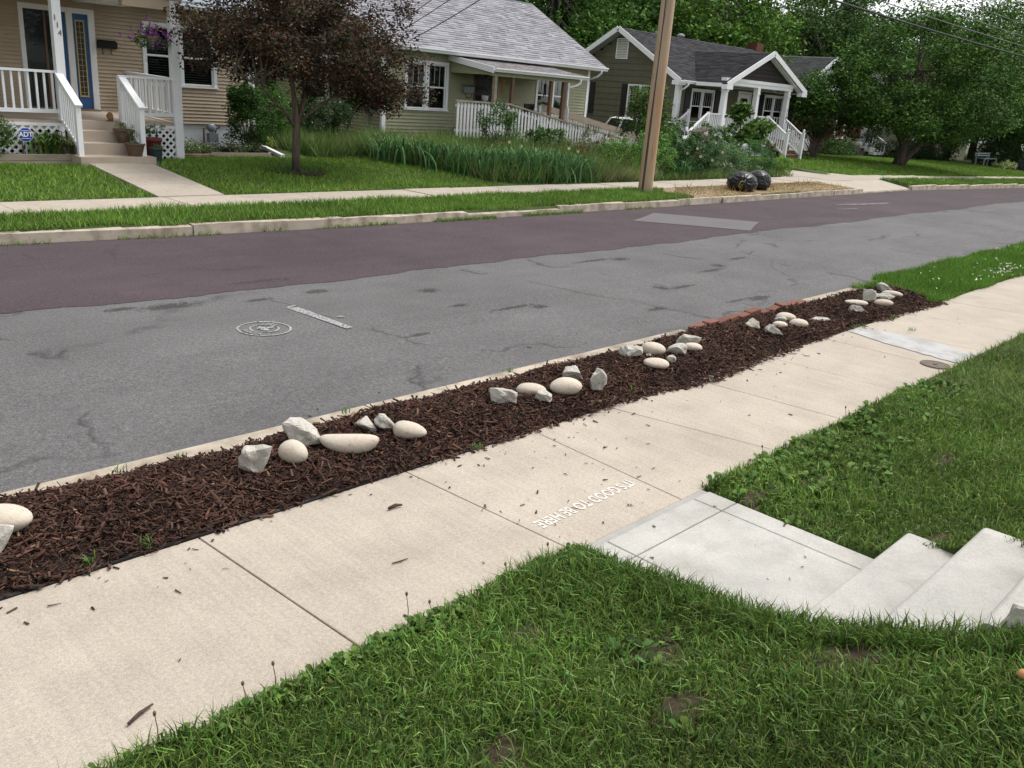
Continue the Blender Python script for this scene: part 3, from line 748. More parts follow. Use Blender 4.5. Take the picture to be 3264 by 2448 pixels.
# loose chips that strayed over sidewalk, walk and road
n = 170; x = rng.uniform(.4, 11.5, n); y = 3.62-np.abs(rng.exponential(.14, n)); z = np.full(n, .006)
m2 = rng.uniform(0, 1, n) < .07; y = np.where(m2, rng.uniform(2.5, 3.5, n), y); k = y > 2.45; x, y, z = x[k], y[k], z[k]
xr = rng.uniform(.8, 10, 26); yr = 4.85+rng.exponential(.5, 26)
xw = rng.uniform(3.2, 4.3, 14); yw = rng.uniform(1.5, 2.35, 14)
xt = rng.uniform(3.0, 4.4, 46); yt = rng.uniform(2.45, 3.4, 46)
P = np.concatenate([np.stack([x, y, z], 1), np.stack([xr, yr, road_z(xr, yr)+.006], 1), np.stack([xw, yw, np.full(14, .012)], 1), np.stack([xt, yt, np.full(46, .007)], 1)])
L = rng.uniform(.007, .022, len(P))*rng.choice([1, 1, 1, 1.6, 2.6], len(P)); W = np.minimum(L*rng.uniform(.25, .6, len(P)), .012)
V, F, C = chips(P, L, W, W*.5, pal(len(P), BARK, BW, .2, rng)*1.25, rng, tilt=.05)
tag(place('bark_litter', np_mesh('bark_litter', V, F, 'chip', C)), 'stray bark chips scattered on sidewalk, walk and road', 'bark chips', kind='stuff')

mat('twig_bark', (0.085, 0.055, 0.042), var=0.3, scale=60, rough=0.95, bump=.4, bscale=90)
for pts, r, lab in [([(.955, 2.575, .012), (1.005, 2.60, .014), (1.06, 2.615, .016)], [.006, .0075, .004], 'short dark bark stick lying on the nearest sidewalk slab'),
                    ([(2.33, 2.86, .008), (2.375, 2.85, .009), (2.42, 2.85, .008)], [.003, .004, .002], 'thin twig on the sidewalk slab between two joints'),
                    ([(2.66, 3.31, .014), (2.71, 3.315, .016), (2.745, 3.30, .014)], [.008, .010, .005], 'brown bark piece on sidewalk near the bed edge')]:
    o = MB().tube(pts, r, 6).build('bark_stick', 'twig_bark', smooth=True); tag(o, lab, 'stick')

mat('black_edging', (.012, .012, .013), var=.1, rough=.6)
mb = MB()
ex = np.linspace(.2, 4.0, 40)
for a, b_ in zip(ex[:-1], ex[1:]): mb.hexa([(a, 3.648, -.05), (b_, 3.648, -.05), (b_, 3.660, -.05), (a, 3.660, -.05)], [(a, 3.646, .010+.004*math.sin(a*5)), (b_, 3.646, .010+.004*math.sin(b_*5)), (b_, 3.658, .012), (a, 3.658, .012)])
tag(mb.build('landscape_edging', 'black_edging'), 'thin black landscape edging strip between mulch bed and sidewalk', 'edging')

# ------------------------------------------------------------------ brick edging in place of the missing kerb
mat('brick_red', (0.20, 0.085, 0.060), var=0.25, scale=14, rough=0.92, bump=.4, bscale=50, obj_rand=.2, col2=(0.16, 0.07, 0.052), scale2=9, speck=(.38, .26, .21), speck_scale=60, speck_amt=.35)
be = thing('brick_edging', (8.8, 4.6, 0), 'row of tilted red bricks edging the mulch bed', 'brick edging')
mb = MB(); r_ = .006; a_, b_, c_ = .10, .045, .032
vs = []
for sx in (-1, 1):
    for sy in (-1, 1):
        for sz in (-1, 1):
            vs += [(sx*(a_-r_), sy*b_, sz*(c_-r_)), (sx*a_, sy*(b_-r_), sz*(c_-r_)), (sx*(a_-r_), sy*(b_-r_), sz*c_)]
me = bpy.data.meshes.new('brick')
import bmesh
bm = bmesh.new()
for v in vs: bm.verts.new(v)
bmesh.ops.convex_hull(bm, input=bm.verts); bm.to_mesh(me); bm.free(); me.materials.append(MATS['brick_red'])
xb = 7.68; rr = random.Random(8)
for k in range(11):
    L = .205+rr.uniform(0, .02)
    o = place('brick', me, be, (xb, 4.60-.03*k/10+rr.uniform(-.014, .014), .022+rr.uniform(-.032, .016)), (rr.uniform(-.12, .12), rr.uniform(-.16, .16), rr.uniform(-.1, .1)), (1, 1.1, 1.15))
    xb += L

# ------------------------------------------------------------------ stones
mat('river_stone', (0.60, 0.53, 0.435), var=0.08, scale=7, rough=0.85, bump=.3, bscale=42, obj_rand=.09, col2=(0.51, 0.43, 0.34), fac2=(.45, .7), scale2=5, speck=(.36, .28, .21), speck_scale=48, speck_amt=.65)
mat('quarry_stone', (0.52, 0.49, 0.435), var=0.16, scale=9, rough=0.9, bump=1.0, bscale=17, obj_rand=.09, col2=(0.36, 0.345, 0.295), fac2=(.44, .66), scale2=7, speck=(.64, .58, .46), speck_scale=22, speck_amt=.6)
mat('quarry_stone_tan', (0.50, 0.45, 0.37), var=0.16, scale=9, rough=0.88, bump=.55, bscale=28, obj_rand=.08, col2=(0.36, 0.335, 0.28), fac2=(.42, .62), scale2=7)

def river_mesh(sx, sy, sz, seed, kidney=0.0, taper=0.0):
    r = random.Random(seed); bm = bmesh.new(); bmesh.ops.create_icosphere(bm, subdivisions=3, radius=1)
    ph = [r.uniform(0, 6.28) for _ in range(6)]
    for v in bm.verts:
        x, y, z = v.co
        k = 1+.05*math.sin(2.1*x+ph[0])*math.cos(1.8*y+ph[1])+.035*math.sin(3.3*z+2.2*x+ph[2])
        f = 1-taper*x
        x2 = (abs(x)**.93)*(1 if x > 0 else -1)
        v.co = (x2*sx*k, y*sy*k*f, (z*f*k + kidney*(x*x-.4))*sz)
    me = bpy.data.meshes.new('river_stone'); bm.to_mesh(me); bm.free()
    me.polygons.foreach_set('use_smooth', [True]*len(me.polygons)); me.materials.append(MATS['river_stone']); return me

def rock_mesh(sx, sy, sz, seed, material='quarry_stone', wedge=0.0, npts=15):
    """Broken quarry rock: convex hull of a few random points, bevelled and roughened."""
    r = random.Random(seed); bm = bmesh.new()
    for k in range(npts):
        while True:
            p = Vector((r.uniform(-1, 1), r.uniform(-1, 1), r.uniform(-1, 1)))
            if .72 < p.length < 1.12: break
        f = 1-wedge*p.x
        bm.verts.new((p.x*sx, p.y*sy, max(-.75, p.z*f)*sz))
    bmesh.ops.convex_hull(bm, input=bm.verts)
    loose = [v for v in bm.verts if not v.link_faces]
    bmesh.ops.delete(bm, geom=loose, context='VERTS')
    xsn = [v.co.x for v in bm.verts]; zsn = [v.co.z for v in bm.verts]; ysn = [v.co.y for v in bm.verts]
    cx_, cy_, cz_ = (max(xsn)+min(xsn))/2, (max(ysn)+min(ysn))/2, (max(zsn)+min(zsn))/2
    kx, ky_, kz = 2*sx/(max(xsn)-min(xsn)), 2*sy/(max(ysn)-min(ysn)), 2*sz/(max(zsn)-min(zsn))
    for v in bm.verts: v.co = ((v.co.x-cx_)*kx, (v.co.y-cy_)*ky_, (v.co.z-cz_)*kz)
    bmesh.ops.bevel(bm, geom=list(bm.edges), offset=min(sx, sy, sz)*.06, segments=1, affect='EDGES')
    bmesh.ops.triangulate(bm, faces=list(bm.faces))
    bmesh.ops.subdivide_edges(bm, edges=[e for e in bm.edges if e.calc_length() > .3*sx], cuts=2, use_grid_fill=True)
    bmesh.ops.triangulate(bm, faces=list(bm.faces))
    bm.normal_update(); s = min(sx, sy, sz)
    for v in bm.verts:
        q = v.co*(9/s*.12)
        v.co += v.normal*s*.10*(math.sin(3.1*q.x+seed)*math.cos(2.7*q.y-seed)+.6*math.sin(5.3*q.z+4.1*q.x)+r.uniform(-.35, .35))
    me = bpy.data.meshes.new('quarry_rock'); bm.to_mesh(me); bm.free(); me.materials.append(MATS[material]); return me

# x, y, half sizes (along view-width, depth, height), turn, kind, seed, extra, label -- ordered from the near end of the bed
def stone(x, y, sx, sy, sz, rz, kind, seed, label, tilt=0.0, **kw):
    g = 'smooth river stones in the mulch bed' if kind == 'r' else 'broken quarry rocks in the mulch bed'
    me = river_mesh(sx, sy, sz, seed, **kw) if kind == 'r' else rock_mesh(sx, sy, sz, seed, **kw)
    zmin = min(v.co.z for v in me.vertices)
    o = place('river_stone' if kind == 'r' else 'quarry_rock', me, None, (x, y, float(bed_z(x, y))-.012-zmin), (tilt, 0, rz))
    return tag(o, label, 'stone' if kind == 'r' else 'rock', g)
A45 = -math.pi/4
def st(bx_, by_, sx, sy, sz, turn, kind, seed, label, **kw):
    return stone(bx_+.62*sy*.72, by_+.62*sy*.69, sx, sy, sz, A45+math.radians(turn), kind, seed, label, **kw)
st(1.00, 4.11, .132, .098, .064, 8, 'r', 1, 'big smooth cream stone cut by the picture edge at the near end of the bed', taper=.1)
st(0.93, 3.95, .085, .075, .070, 20, 'q', 2, 'pale grey rock cut by the picture edge in front of the big cream stone')
st(2.27, 4.02, .100, .080, .085, 10, 'q', 23, 'pale wedge-shaped rock at the near end of the nearest full stone cluster', wedge=-.25)
st(2.50, 3.99, .092, .075, .066, -38, 'r', 4, 'egg-shaped cream stone beside the pale wedge-shaped rock', taper=.22)
st(2.69, 4.20, .120, .095, .085, 12, 'q', 35, 'big craggy pale rock behind the egg-shaped cream stone')
st(2.87, 3.97, .178, .072, .062, 6, 'r', 6, 'long kidney-shaped cream stone, longest in the bed', kidney=.42)
st(3.15, 4.18, .073, .060, .050, 0, 'q', 17, 'small grey rock behind the long kidney-shaped stone')
st(3.25, 4.11, .069, .065, .058, 15, 'q', 28, 'small rock with a dark hollow face between grey rock and cream stone')
st(3.29, 3.92, .108, .070, .058, -8, 'r', 9, 'cream stone with a pointed end past the long kidney-shaped stone', taper=.28)
st(4.22, 4.01, .103, .075, .058, 6, 'q', 40, 'greenish block rock nearest in the second cluster')
st(4.55, 4.05, .112, .078, .046, 4, 'r', 11, 'smooth tan oval stone behind the small white rock')
st(4.52, 3.89, .068, .055, .050, 0, 'q', 52, 'small white angular rock between two oval stones')
st(4.78, 3.90, .119, .085, .066, 4, 'r', 13, 'large smooth tan oval stone in the second cluster')
st(5.06, 4.08, .084, .065, .062, 10, 'q', 64, 'grey angular rock half hidden behind the large tan oval stone')
st(5.08, 3.83, .068, .060, .092, 0, 'q', 75, 'tall pale upright rock at the end of the second cluster')
st(5.96, 4.18, .106, .075, .056, 0, 'q', 86, 'flat-topped grey block rock starting the third cluster')
st(6.25, 4.15, .108, .095, .060, 8, 'r', 17, 'round cream stone behind the white flat oval')
st(5.95, 3.90, .110, .085, .044, -6, 'r', 18, 'white flat oval stone at the front of the third cluster')
st(6.16, 4.13, .028, .022, .022, 0, 'q', 19, 'tiny white rock between the round stone and the white oval')
st(6.44, 4.03, .090, .070, .055, 24, 'q', 20, 'grey angular rock leaning on a small oval stone')
st(6.22, 3.94, .054, .040, .036, 30, 'q', 21, 'small tan rock at the tip of the white oval', material='quarry_stone_tan')
st(6.66, 4.01, .085, .060, .042, 8, 'r', 22, 'smooth cream stone in front of the broad greenish rock')
st(6.79, 4.13, .114, .080, .058, -6, 'q', 23, 'broad greenish rock at the back of the third cluster')
st(7.95, 4.14, .082, .065, .060, 0, 'q', 24, 'tan angular rock standing alone behind the red bricks', material='quarry_stone_tan')
st(8.66, 4.13, .110, .080, .048, 6, 'r', 25, 'cream oval stone at the back of the fourth cluster')
st(8.42, 4.08, .064, .050, .045, 0, 'q', 26, 'small greenish rock under the cream oval of the fourth cluster')
st(8.23, 3.98, .080, .055, .036, 12, 'r', 27, 'flat cream stone behind the speckled grey rock')
st(7.97, 3.90, .092, .070, .055, 0, 'q', 28, 'speckled grey rock at the front of the fourth cluster')
st(8.49, 3.90, .098, .080, .046, -6, 'r', 29, 'white oval stone at the sidewalk side of the fourth cluster')
st(9.02, 3.92, .124, .055, .024, -4, 'q', 30, 'thin flat grey rock lying between fourth and last cluster')
st(10.20, 4.03, .142, .055, .036, -2, 'r', 31, 'long slim cream stone at the front of the last cluster')
st(10.51, 4.01, .082, .060, .085, -10, 'q', 32, 'upright pale rock in the middle of the last cluster')
st(10.52, 3.83, .113, .070, .042, 0, 'r', 33, 'cream oval stone beside the sidewalk in the last cluster')
st(9.88, 3.89, .098, .060, .042, 0, 'q', 34, 'low pointed pale rock nearest in the last cluster')
st(11.42, 4.18, .095, .070, .062, 0, 'q', 35, 'grey rock furthest along the bed beside the grass')
st(11.26, 4.02, .140, .060, .042, -4, 'r', 36, 'long cream stone lying between two grey rocks near the grass')
st(10.88, 3.96, .117, .070, .050, 0, 'q', 37, 'broad grey rock in front of the long cream stone near the grass')
# ------------------------------------------------------------------ near lawns
rng = np.random.default_rng(21)
BARE = [(2.62, 1.55, .16), (2.35, 2.02, .10), (2.95, .92, .24), (2.35, 1.25, .14), (3.35, .42, .16), (1.75, 1.55, .12), (4.98, 1.98, .16), (4.46, 2.14, .12), (5.9, 1.55, .12), (4.5, 1.15, .12)]
def bare(x, y):
    m = np.zeros_like(x)
    for cx, cy, r in BARE: m = np.maximum(m, np.exp(-(((x-cx)/r)**2+((y-cy)/(r*.7))**2)))
    return m
def lawn_edge_keep(x, y):
    edge = 2.405+.035*lumps(x, y*0, 5.0)
    k = (y < edge) & ~((x > 3.165-.03*np.sin(y*6)) & (x < 4.33) & (y > .1))
    k &= rng.uniform(0, 1, len(x)) > bare(x, y)*.93
    return k
def near_blades(n, x0, x1, y0, y1, h0, h1, w, seg=2, cols=GREEN_NEAR, wts=(5, 5, 4, 3, .5), lean=.42):
    x, y = scatter(n, x0, x1, y0, y1, lawn_edge_keep, rng)
    k = len(x); z = ground_z(x, y)-.004
    lu = lumps(x, y, 1.6)
    h = rng.uniform(h0, h1, k)*(.65+.75*lu)*(1-.55*sstep(2.25, 2.42, y)*0)
    tone = (.62+.72*lumps(x+3, y-1, 1.1))[:, None]*np.where(x > 4.2, 1.18, 1.0)[:, None]*np.array([1.08, 1.0, .95])
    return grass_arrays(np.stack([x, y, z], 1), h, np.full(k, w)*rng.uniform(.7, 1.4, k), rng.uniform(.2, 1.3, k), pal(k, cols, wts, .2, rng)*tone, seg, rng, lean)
def edge_blades(n):
    x = rng.uniform(2.98, 3.172, n); y = rng.uniform(.1, 2.4, n); k = len(x); h = rng.uniform(.055, .125, k)*(1-.45*sstep(1.6, 2.4, y))
    return grass_arrays(np.stack([x, y, ground_z(np.minimum(x, 3.12), y)], 1), h, np.full(k, .006)*rng.uniform(.7, 1.4, k), rng.uniform(.2, 1.0, k), pal(k, GREEN_NEAR, (5, 5, 4, 4, .6), .2, rng), 2, rng, .35)
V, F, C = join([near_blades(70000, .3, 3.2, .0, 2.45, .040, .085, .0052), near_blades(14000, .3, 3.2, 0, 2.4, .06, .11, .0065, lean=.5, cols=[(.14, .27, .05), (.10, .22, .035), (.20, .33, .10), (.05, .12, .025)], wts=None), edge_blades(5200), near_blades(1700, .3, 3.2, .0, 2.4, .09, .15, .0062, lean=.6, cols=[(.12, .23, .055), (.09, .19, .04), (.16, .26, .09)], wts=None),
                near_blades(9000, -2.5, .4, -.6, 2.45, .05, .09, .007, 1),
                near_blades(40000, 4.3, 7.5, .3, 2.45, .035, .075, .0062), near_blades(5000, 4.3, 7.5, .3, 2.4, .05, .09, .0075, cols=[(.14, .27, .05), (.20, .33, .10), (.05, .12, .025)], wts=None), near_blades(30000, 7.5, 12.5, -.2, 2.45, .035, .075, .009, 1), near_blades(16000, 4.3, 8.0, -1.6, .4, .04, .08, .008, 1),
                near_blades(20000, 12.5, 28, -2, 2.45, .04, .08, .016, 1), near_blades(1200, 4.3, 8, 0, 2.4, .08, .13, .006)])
tag(place('near_lawn_grass', np_mesh('near_lawn_grass', V, F, 'grass_blade', C)), 'dark green lawn grass on the banks beside the front walk', 'grass', kind='stuff')

# dead thatch and bare earth showing between the tufts
n = 9000; x, y = scatter(n, .3, 8, 0, 2.4, lambda x, y: (rng.uniform(0, 1, len(x)) < .12+bare(x, y)*.9) & ~((x > 3.2) & (x < 4.33)), rng)
k = len(x); L = rng.uniform(.02, .06, k)
V, F, C = chips(np.stack([x, y, ground_z(x, y)+.004], 1), L, np.full(k, .0025), np.full(k, .0015), pal(k, [(.16, .115, .07), (.10, .07, .045), (.22, .17, .10)], None, .2, rng), rng, .15)
tag(place('dead_thatch', np_mesh('dead_thatch', V, F, 'chip', C)), 'dry brown thatch lying among the near lawn grass', 'thatch', kind='stuff')
for i, (cx, cy, r) in enumerate(BARE):
    n = 18; mb = MB(); vs = []; pr = random.Random(i)
    for ring_ in (1.0, .5):
        for q in range(n):
            a = 2*math.pi*q/n; rad = r*1.15*ring_*(1+.18*math.sin(3*a+i)+.12*math.sin(5*a+2*i)); px, py = cx+rad*math.cos(a), min(cy+.75*rad*math.sin(a), 2.39)
            if 3.1 < px < 4.34: px = 3.12 if cx < 3.5 else 4.35
            vs.append((px, py, float(ground_z(px, py))+(.002 if ring_ == 1 else .012+pr.uniform(-.006, .008))))
    vs.append((cx, cy, float(ground_z(cx, cy))+.010))
    fs = [(q, (q+1) % n, n+(q+1) % n, n+q) for q in range(n)]+[(n+q, n+(q+1) % n, 2*n) for q in range(n)]
    o = mb.add(vs, fs).build('bare_soil', 'soil', smooth=True); o['kind'] = 'structure'
    tag(o, 'bare brown soil showing through the near lawn', 'soil', 'bare patches in the near lawn')

# broad-leaved weeds along the sidewalk edge and in the turf
def rosettes(X, Y, nl, L0, L1, asp, cols, up=(.25, .9), rng=rng):
    m = len(X); n = m*nl; k = np.repeat(np.arange(m), nl); th = rng.uniform(0, 2*np.pi, n); el = rng.uniform(up[0], up[1], n)
    a = np.stack([np.cos(th)*np.cos(el), np.sin(th)*np.cos(el), np.sin(el)], 1); b = np.stack([-np.sin(th), np.cos(th), np.zeros(n)], 1); nr = np.cross(a, b)
    L = rng.uniform(L0, L1, n); base = np.stack([X[k], Y[k], ground_z(X[k], Y[k])+.008], 1)+rng.normal(0, .008, (n, 3))*[1, 1, .3]
    return broad_leaf_arrays(base, a, b, nr, L, L*asp*1.15, pal(n, cols, None, .2, rng), rng)
WEED = [(.085, .165, .032), (.11, .19, .042), (.06, .12, .027), (.14, .225, .06)]
xe = rng.uniform(.5, 3.1, 150); ye = 2.40-np.abs(rng.normal(0, .05, 150))
xi = rng.uniform(.6, 3.1, 34); yi = rng.uniform(.5, 2.3, 34)
xr_ = rng.uniform(4.36, 8, 130); yr_ = 2.40-np.abs(rng.normal(0, .25, 130))
V, F, C = join([rosettes(xe, ye, 8, .022, .06, .42, WEED), rosettes(xi, yi, 7, .025, .06, .40, WEED), rosettes(xr_, yr_, 8, .03, .08, .45, WEED),
                rosettes(np.array([2.52, 2.60, 2.50]), np.array([1.52, 1.60, 1.66]), 9, .045, .085, .42, [(.085, .16, .045), (.07, .135, .035)], (.2, .9)),
                rosettes(rng.normal(5.2, .5, 60), rng.normal(2.05, .16, 60), 7, .03, .06, .8, WEED)])
tag(place('lawn_weeds', np_mesh('lawn_weeds', V, F, 'leaf', C)), 'dandelion and plantain leaves scattered through the near lawn', 'weeds', kind='stuff')
sk = MB()
for x_, y_, h_ in [(2.05, 2.40, .16), (2.18, 2.40, .07), (1.42, 2.395, .12), (1.30, 2.40, .09), (.98, 2.40, .13), (2.62, 2.38, .10), (2.90, 2.37, .11), (5.0, 2.38, .10), (4.7, 2.3, .12), (6.2, 2.36, .12)]:
    z_ = float(ground_z(x_, y_)); sk.tube([(x_, y_, z_), (x_+.006, y_+.008, z_+h_*.6), (x_+.004, y_+.02, z_+h_)], [.0022, .002, .0016], 5); sk.lathe([(.003, 0), (.006, .006), (.006, .014), (.002, .020)], 8, (x_+.004, y_+.02, z_+h_-.004))
mat('seed_stalk', (.20, .12, .07), var=.2)
tag(sk.build('dandelion_stalks', 'seed_stalk'), 'thin brown dandelion stalks along the sidewalk edge of the lawn', 'weeds', kind='stuff')
# small weeds in the bed and joints
xw = np.array([1.26, 1.50, 3.62, 1.75, 5.4, 5.0, 9.25, 9.4, 9.75, 10.2, 2.1, 3.3, 4.9, 1.0]); yw = np.array([3.70, 3.68, 3.63, 4.56, 3.72, 3.70, 3.62, 3.58, 3.2, 3.6, 4.55, 4.60, 4.62, 4.6])
k = np.repeat(np.arange(len(xw)), 16); P = np.stack([xw[k]+rng.normal(0, .02, len(k)), yw[k]+rng.normal(0, .015, len(k)), np.full(len(k), .015)], 1)
V, F, C = grass_arrays(P, rng.uniform(.02, .075, len(k)), np.full(len(k), .006), rng.uniform(.2, 1, len(k)), pal(len(k), [(.11, .25, .05), (.15, .30, .07)], None, .2, rng), 2, rng, .5)
tag(place('bed_weeds', np_mesh('bed_weeds', V, F, 'grass_blade', C)), 'small bright weeds sprouting at bed and kerb edges', 'weeds', kind='stuff')

# ------------------------------------------------------------------ verge grass beyond the bed
PARK = [(.135, .27, .035), (.11, .235, .028), (.165, .30, .05), (.09, .20, .03)]
def flat_blades(n, x0, x1, y0, y1, h0, h1, w, cols, keep=None, zoff=0.0, f=1.0, lo=.8, hi=.4, lean=.4):
    x, y = scatter(n, x0, x1, y0, y1, keep, rng); k = len(x)
    h = rng.uniform(h0, h1, k)*(.6+.8*lumps(x, y, f)); tone = (lo+hi*lumps(x+1.7, y+.3, f*.6))[:, None]
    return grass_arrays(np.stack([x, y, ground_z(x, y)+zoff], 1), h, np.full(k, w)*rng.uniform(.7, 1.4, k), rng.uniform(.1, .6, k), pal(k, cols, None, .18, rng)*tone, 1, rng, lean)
kv = lambda x, y: (x > 11.55+.35*np.cos((y-4.1)*3)+.05*np.sin(y*20)) & (y > 3.62+.03*np.sin(x*4)) & (y < 4.80+.05*np.sin(x*3)-.12*(x < 12.4))
V, F, C = join([flat_blades(36000, 11.2, 18, 3.55, 4.85, .04, .10, .011, PARK, kv, .078), flat_blades(22000, 18, 34, 3.55, 4.85, .04, .09, .022, PARK, kv, .078)])
tag(place('verge_grass', np_mesh('verge_grass', V, F, 'grass_blade', C)), 'bright grass and clover verge beyond the end of the mulch bed', 'grass', kind='stuff')
MB().add([(11.5, 3.63, .012), (45, 3.63, .012-float(dip(45))), (45, 4.6, .012-float(dip(45))), (11.5, 4.6, .012)], [(0, 1, 2, 3)]).build('verge_soil', 'turf_soil')['kind'] = 'structure'
bpy.data.objects['verge_soil']['label'] = 'earth under the verge grass past the mulch bed'; bpy.data.objects['verge_soil']['category'] = 'soil'
n = 130; x = np.concatenate([rng.normal(15.0, .7, 90), rng.uniform(12, 20, 40)]); y = np.concatenate([rng.normal(3.78, .10, 90), rng.uniform(3.7, 4.6, 40)])
P = np.stack([x, y, .11+rng.uniform(-.02, .03, n)], 1); a, b, nr = random_frame(n, 1.0, rng); L = rng.uniform(.014, .024, n)
V1 = leaf_arrays(P, a, b, nr, L, L, np.zeros(n), pal(n, [(.75, .76, .68), (.8, .78, .7), (.75, .6, .08)], [5, 4, .7], .08, rng))
V2 = leaf_arrays(P, b, a, nr, L, L, np.zeros(n), pal(n, [(.75, .76, .68)], None, .08, rng))
V, F, C = join([V1, V2]); tag(place('clover_flowers', np_mesh('clover_flowers', V, F, 'petal', C)), 'white clover heads in the verge grass past the mulch bed', 'flowers', kind='stuff')

# ------------------------------------------------------------------ far verge and lawns
FARG = [(0.138, 0.259, 0.041), (0.167, 0.287, 0.046), (0.109, 0.213, 0.034), (0.201, 0.31, 0.063)]
kf = lambda x, y: (y > kerb_y(x)+.13+.04*np.sin(x*3)) & (y < 13.02) & (x < 18.4+.25*np.sin(y*7))
V, F, C = flat_blades(52000, -3, 18.8, 11.6, 13.02, .05, .12, .016, FARG, kf)
tag(place('far_verge_grass', np_mesh('far_verge_grass', V, F, 'grass_blade', C)), 'bright green grass strip between far kerb and far sidewalk', 'grass', kind='stuff')
kd = lambda x, y: (y > kerb_y(x)+.15) & (y < 13.0-.1*lumps(x, y, 3)) & (x > 18.9+.5*np.sin(y*4)) & (x < 27.6-.9*np.abs(y-12.2)) & (lumps(x, y, 2.2) > .12)
DEAD = [(.42, .30, .145), (.48, .37, .20), (.33, .235, .115), (.19, .19, .07), (.52, .43, .26)]
V, F, C = join([flat_blades(26000, 18.2, 28, 11.6, 13.0, .015, .055, .016, DEAD, kd, lean=.9), flat_blades(220, 18.2, 28, 11.7, 12.9, .10, .22, .02, [(.35, .2, .07), (.3, .22, .1)], kd)])
tag(place('dead_verge_grass', np_mesh('dead_verge_grass', V, F, 'grass_blade', C)), 'dry tan weedy grass strip around the black bags', 'grass', kind='stuff')
mat('dry_soil', (0.30, 0.215, 0.125), var=0.25, scale=7, rough=0.95, bump=.4, bscale=30, col2=(.20, .16, .08), scale2=2.5, speck=(.6, .58, .54), speck_scale=9, speck_amt=.5)
MB().add([(18.3, 11.72, .052), (27.7, 11.70, .052), (27.5, 12.98, .106), (18.4, 12.98, .106)], [(0, 1, 2, 3)]).build('verge_dry_soil', 'dry_soil')
tag(bpy.data.objects['verge_dry_soil'], 'dry pale earth under the dead verge strip by the black bags', 'soil', kind='structure')

def bed_line(y): return 13.55+(14.95-13.55)*np.clip((17.9-y)/(17.9-13.1), 0, 1)
LAWN = [(0.155, 0.282, 0.039), (0.19, 0.316, 0.046), (0.115, 0.23, 0.032), (0.224, 0.339, 0.063)]
kl = lambda x, y: (y > 14.18) & (x < bed_line(y)) & ~((x > 6.40) & (x < 7.60)) & ~((x < 6.5) & (y > 17.2)) & ~((np.hypot((x-10.29), (y-16.2)*1.3) < .62) & (rng.uniform(0, 1, len(x)) < .93)) & ~((x > 6.3) & (x < 7.7) & (y > 16.9)) & (y < 18.3)
V, F, C = flat_blades(76000, -3, 15.2, 14.18, 18.3, .04, .085, .016, LAWN, kl, f=.7, lo=.72, hi=.55)
tag(place('tan_house_lawn_grass', np_mesh('tan_house_lawn_grass', V, F, 'grass_blade', C)), 'green mown lawn in front of the tan house', 'grass', kind='stuff')
kr = lambda x, y: (y > 14.2) & (x > 31.3+1.6*np.clip((16-y)/2, 0, 1)-.25*(y-16)) & ~((x < 38) & (y > 18.2))
V, F, C = join([flat_blades(60000, 29, 62, 14.2, 22, .05, .10, .045, LAWN, kr, f=.25, lo=.65, hi=.65), flat_blades(16000, 32.3, 60, 11.7, 12.99, .06, .14, .035, FARG, lambda x, y: (y > 11.75) & (x > 32.4+.3*(12.4-y)), f=.8)])
tag(place('corner_lawn_grass', np_mesh('corner_lawn_grass', V, F, 'grass_blade', C)), 'wide green lawn under the dense trees beyond the driveway', 'grass', kind='stuff')
# weeds tufting along the far gutter
n = 2600; x = np.concatenate([rng.normal(12.2, 1.6, n//2), rng.uniform(1, 18, n-n//2)]); y = kerb_y(x)-np.abs(rng.normal(0, .05, n)); k = lumps(x, y*0, 1.3) > .45; x, y = x[k], y[k]
V, F, C = grass_arrays(np.stack([x, y, road_z(x, y)], 1), rng.uniform(.03, .10, len(x)), np.full(len(x), .018), rng.uniform(.1, .6, len(x)), pal(len(x), FARG, None, .2, rng), 1, rng, .5)
tag(place('gutter_weeds', np_mesh('gutter_weeds', V, F, 'grass_blade', C)), 'tufts of weeds growing in the far gutter', 'weeds', kind='stuff')
# ------------------------------------------------------------------ house building kit
mat('white_trim', (0.80, 0.815, 0.83), var=0.05, scale=3, rough=0.55, obj_rand=.02)
mat('white_wood', (0.66, 0.67, 0.67), var=0.10, scale=12, rough=0.7, bump=.15, bscale=40, obj_rand=.06, col2=(.50, .48, .44), fac2=(.6, .75), scale2=9)
mat('grey_wood', (0.30, 0.255, 0.20), var=0.25, scale=10, rough=0.9, bump=.4, bscale=40, obj_rand=.15, stretch=(.2, 1, 1))
mat('brown_wood', (0.17, 0.10, 0.062), var=0.25, scale=9, rough=0.85, bump=.3, bscale=40, stretch=(1, 1, .2), obj_rand=.1)
mat('sash_grey', (0.42, 0.43, 0.43), var=.05, rough=.6)
mat('roof_dark', (0.075, 0.075, 0.078), var=.1, rough=.9)
mat('interior', (0.012, 0.011, 0.011), var=0.0, rough=0.9)
mat('interior_warm', (0.05, 0.035, 0.022), var=0.3, scale=3, rough=0.9)
mat('blind', (0.30, 0.30, 0.31), var=0.05, rough=0.7)
mat('tan_siding', (0.47, 0.38, 0.275), var=0.05, scale=2.0, rough=0.6, obj_rand=.03, col2=(.42, .34, .25), fac2=(.5, .8), scale2=.9)
mat('sage_siding', (0.335, 0.335, 0.215), var=0.06, scale=2.0, rough=0.62, obj_rand=.03, col2=(.29, .29, .19), fac2=(.5, .8), scale2=.9)
mat('olive_shingle', (0.135, 0.128, 0.092), var=0.10, scale=5, rough=0.85, obj_rand=.06, bump=.2, bscale=60, stretch=(1, 1, .3))
mat('black_shutter', (0.018, 0.017, 0.019), var=0.1, rough=0.5)
mat('roof_light', (1, 1, 1), var=0.12, scale=20, rough=0.95, attr=True, bump=.3, bscale=120)
mat('foundation_white', (0.60, 0.62, 0.64), var=0.07, scale=3, rough=0.85, bump=.2, bscale=18)
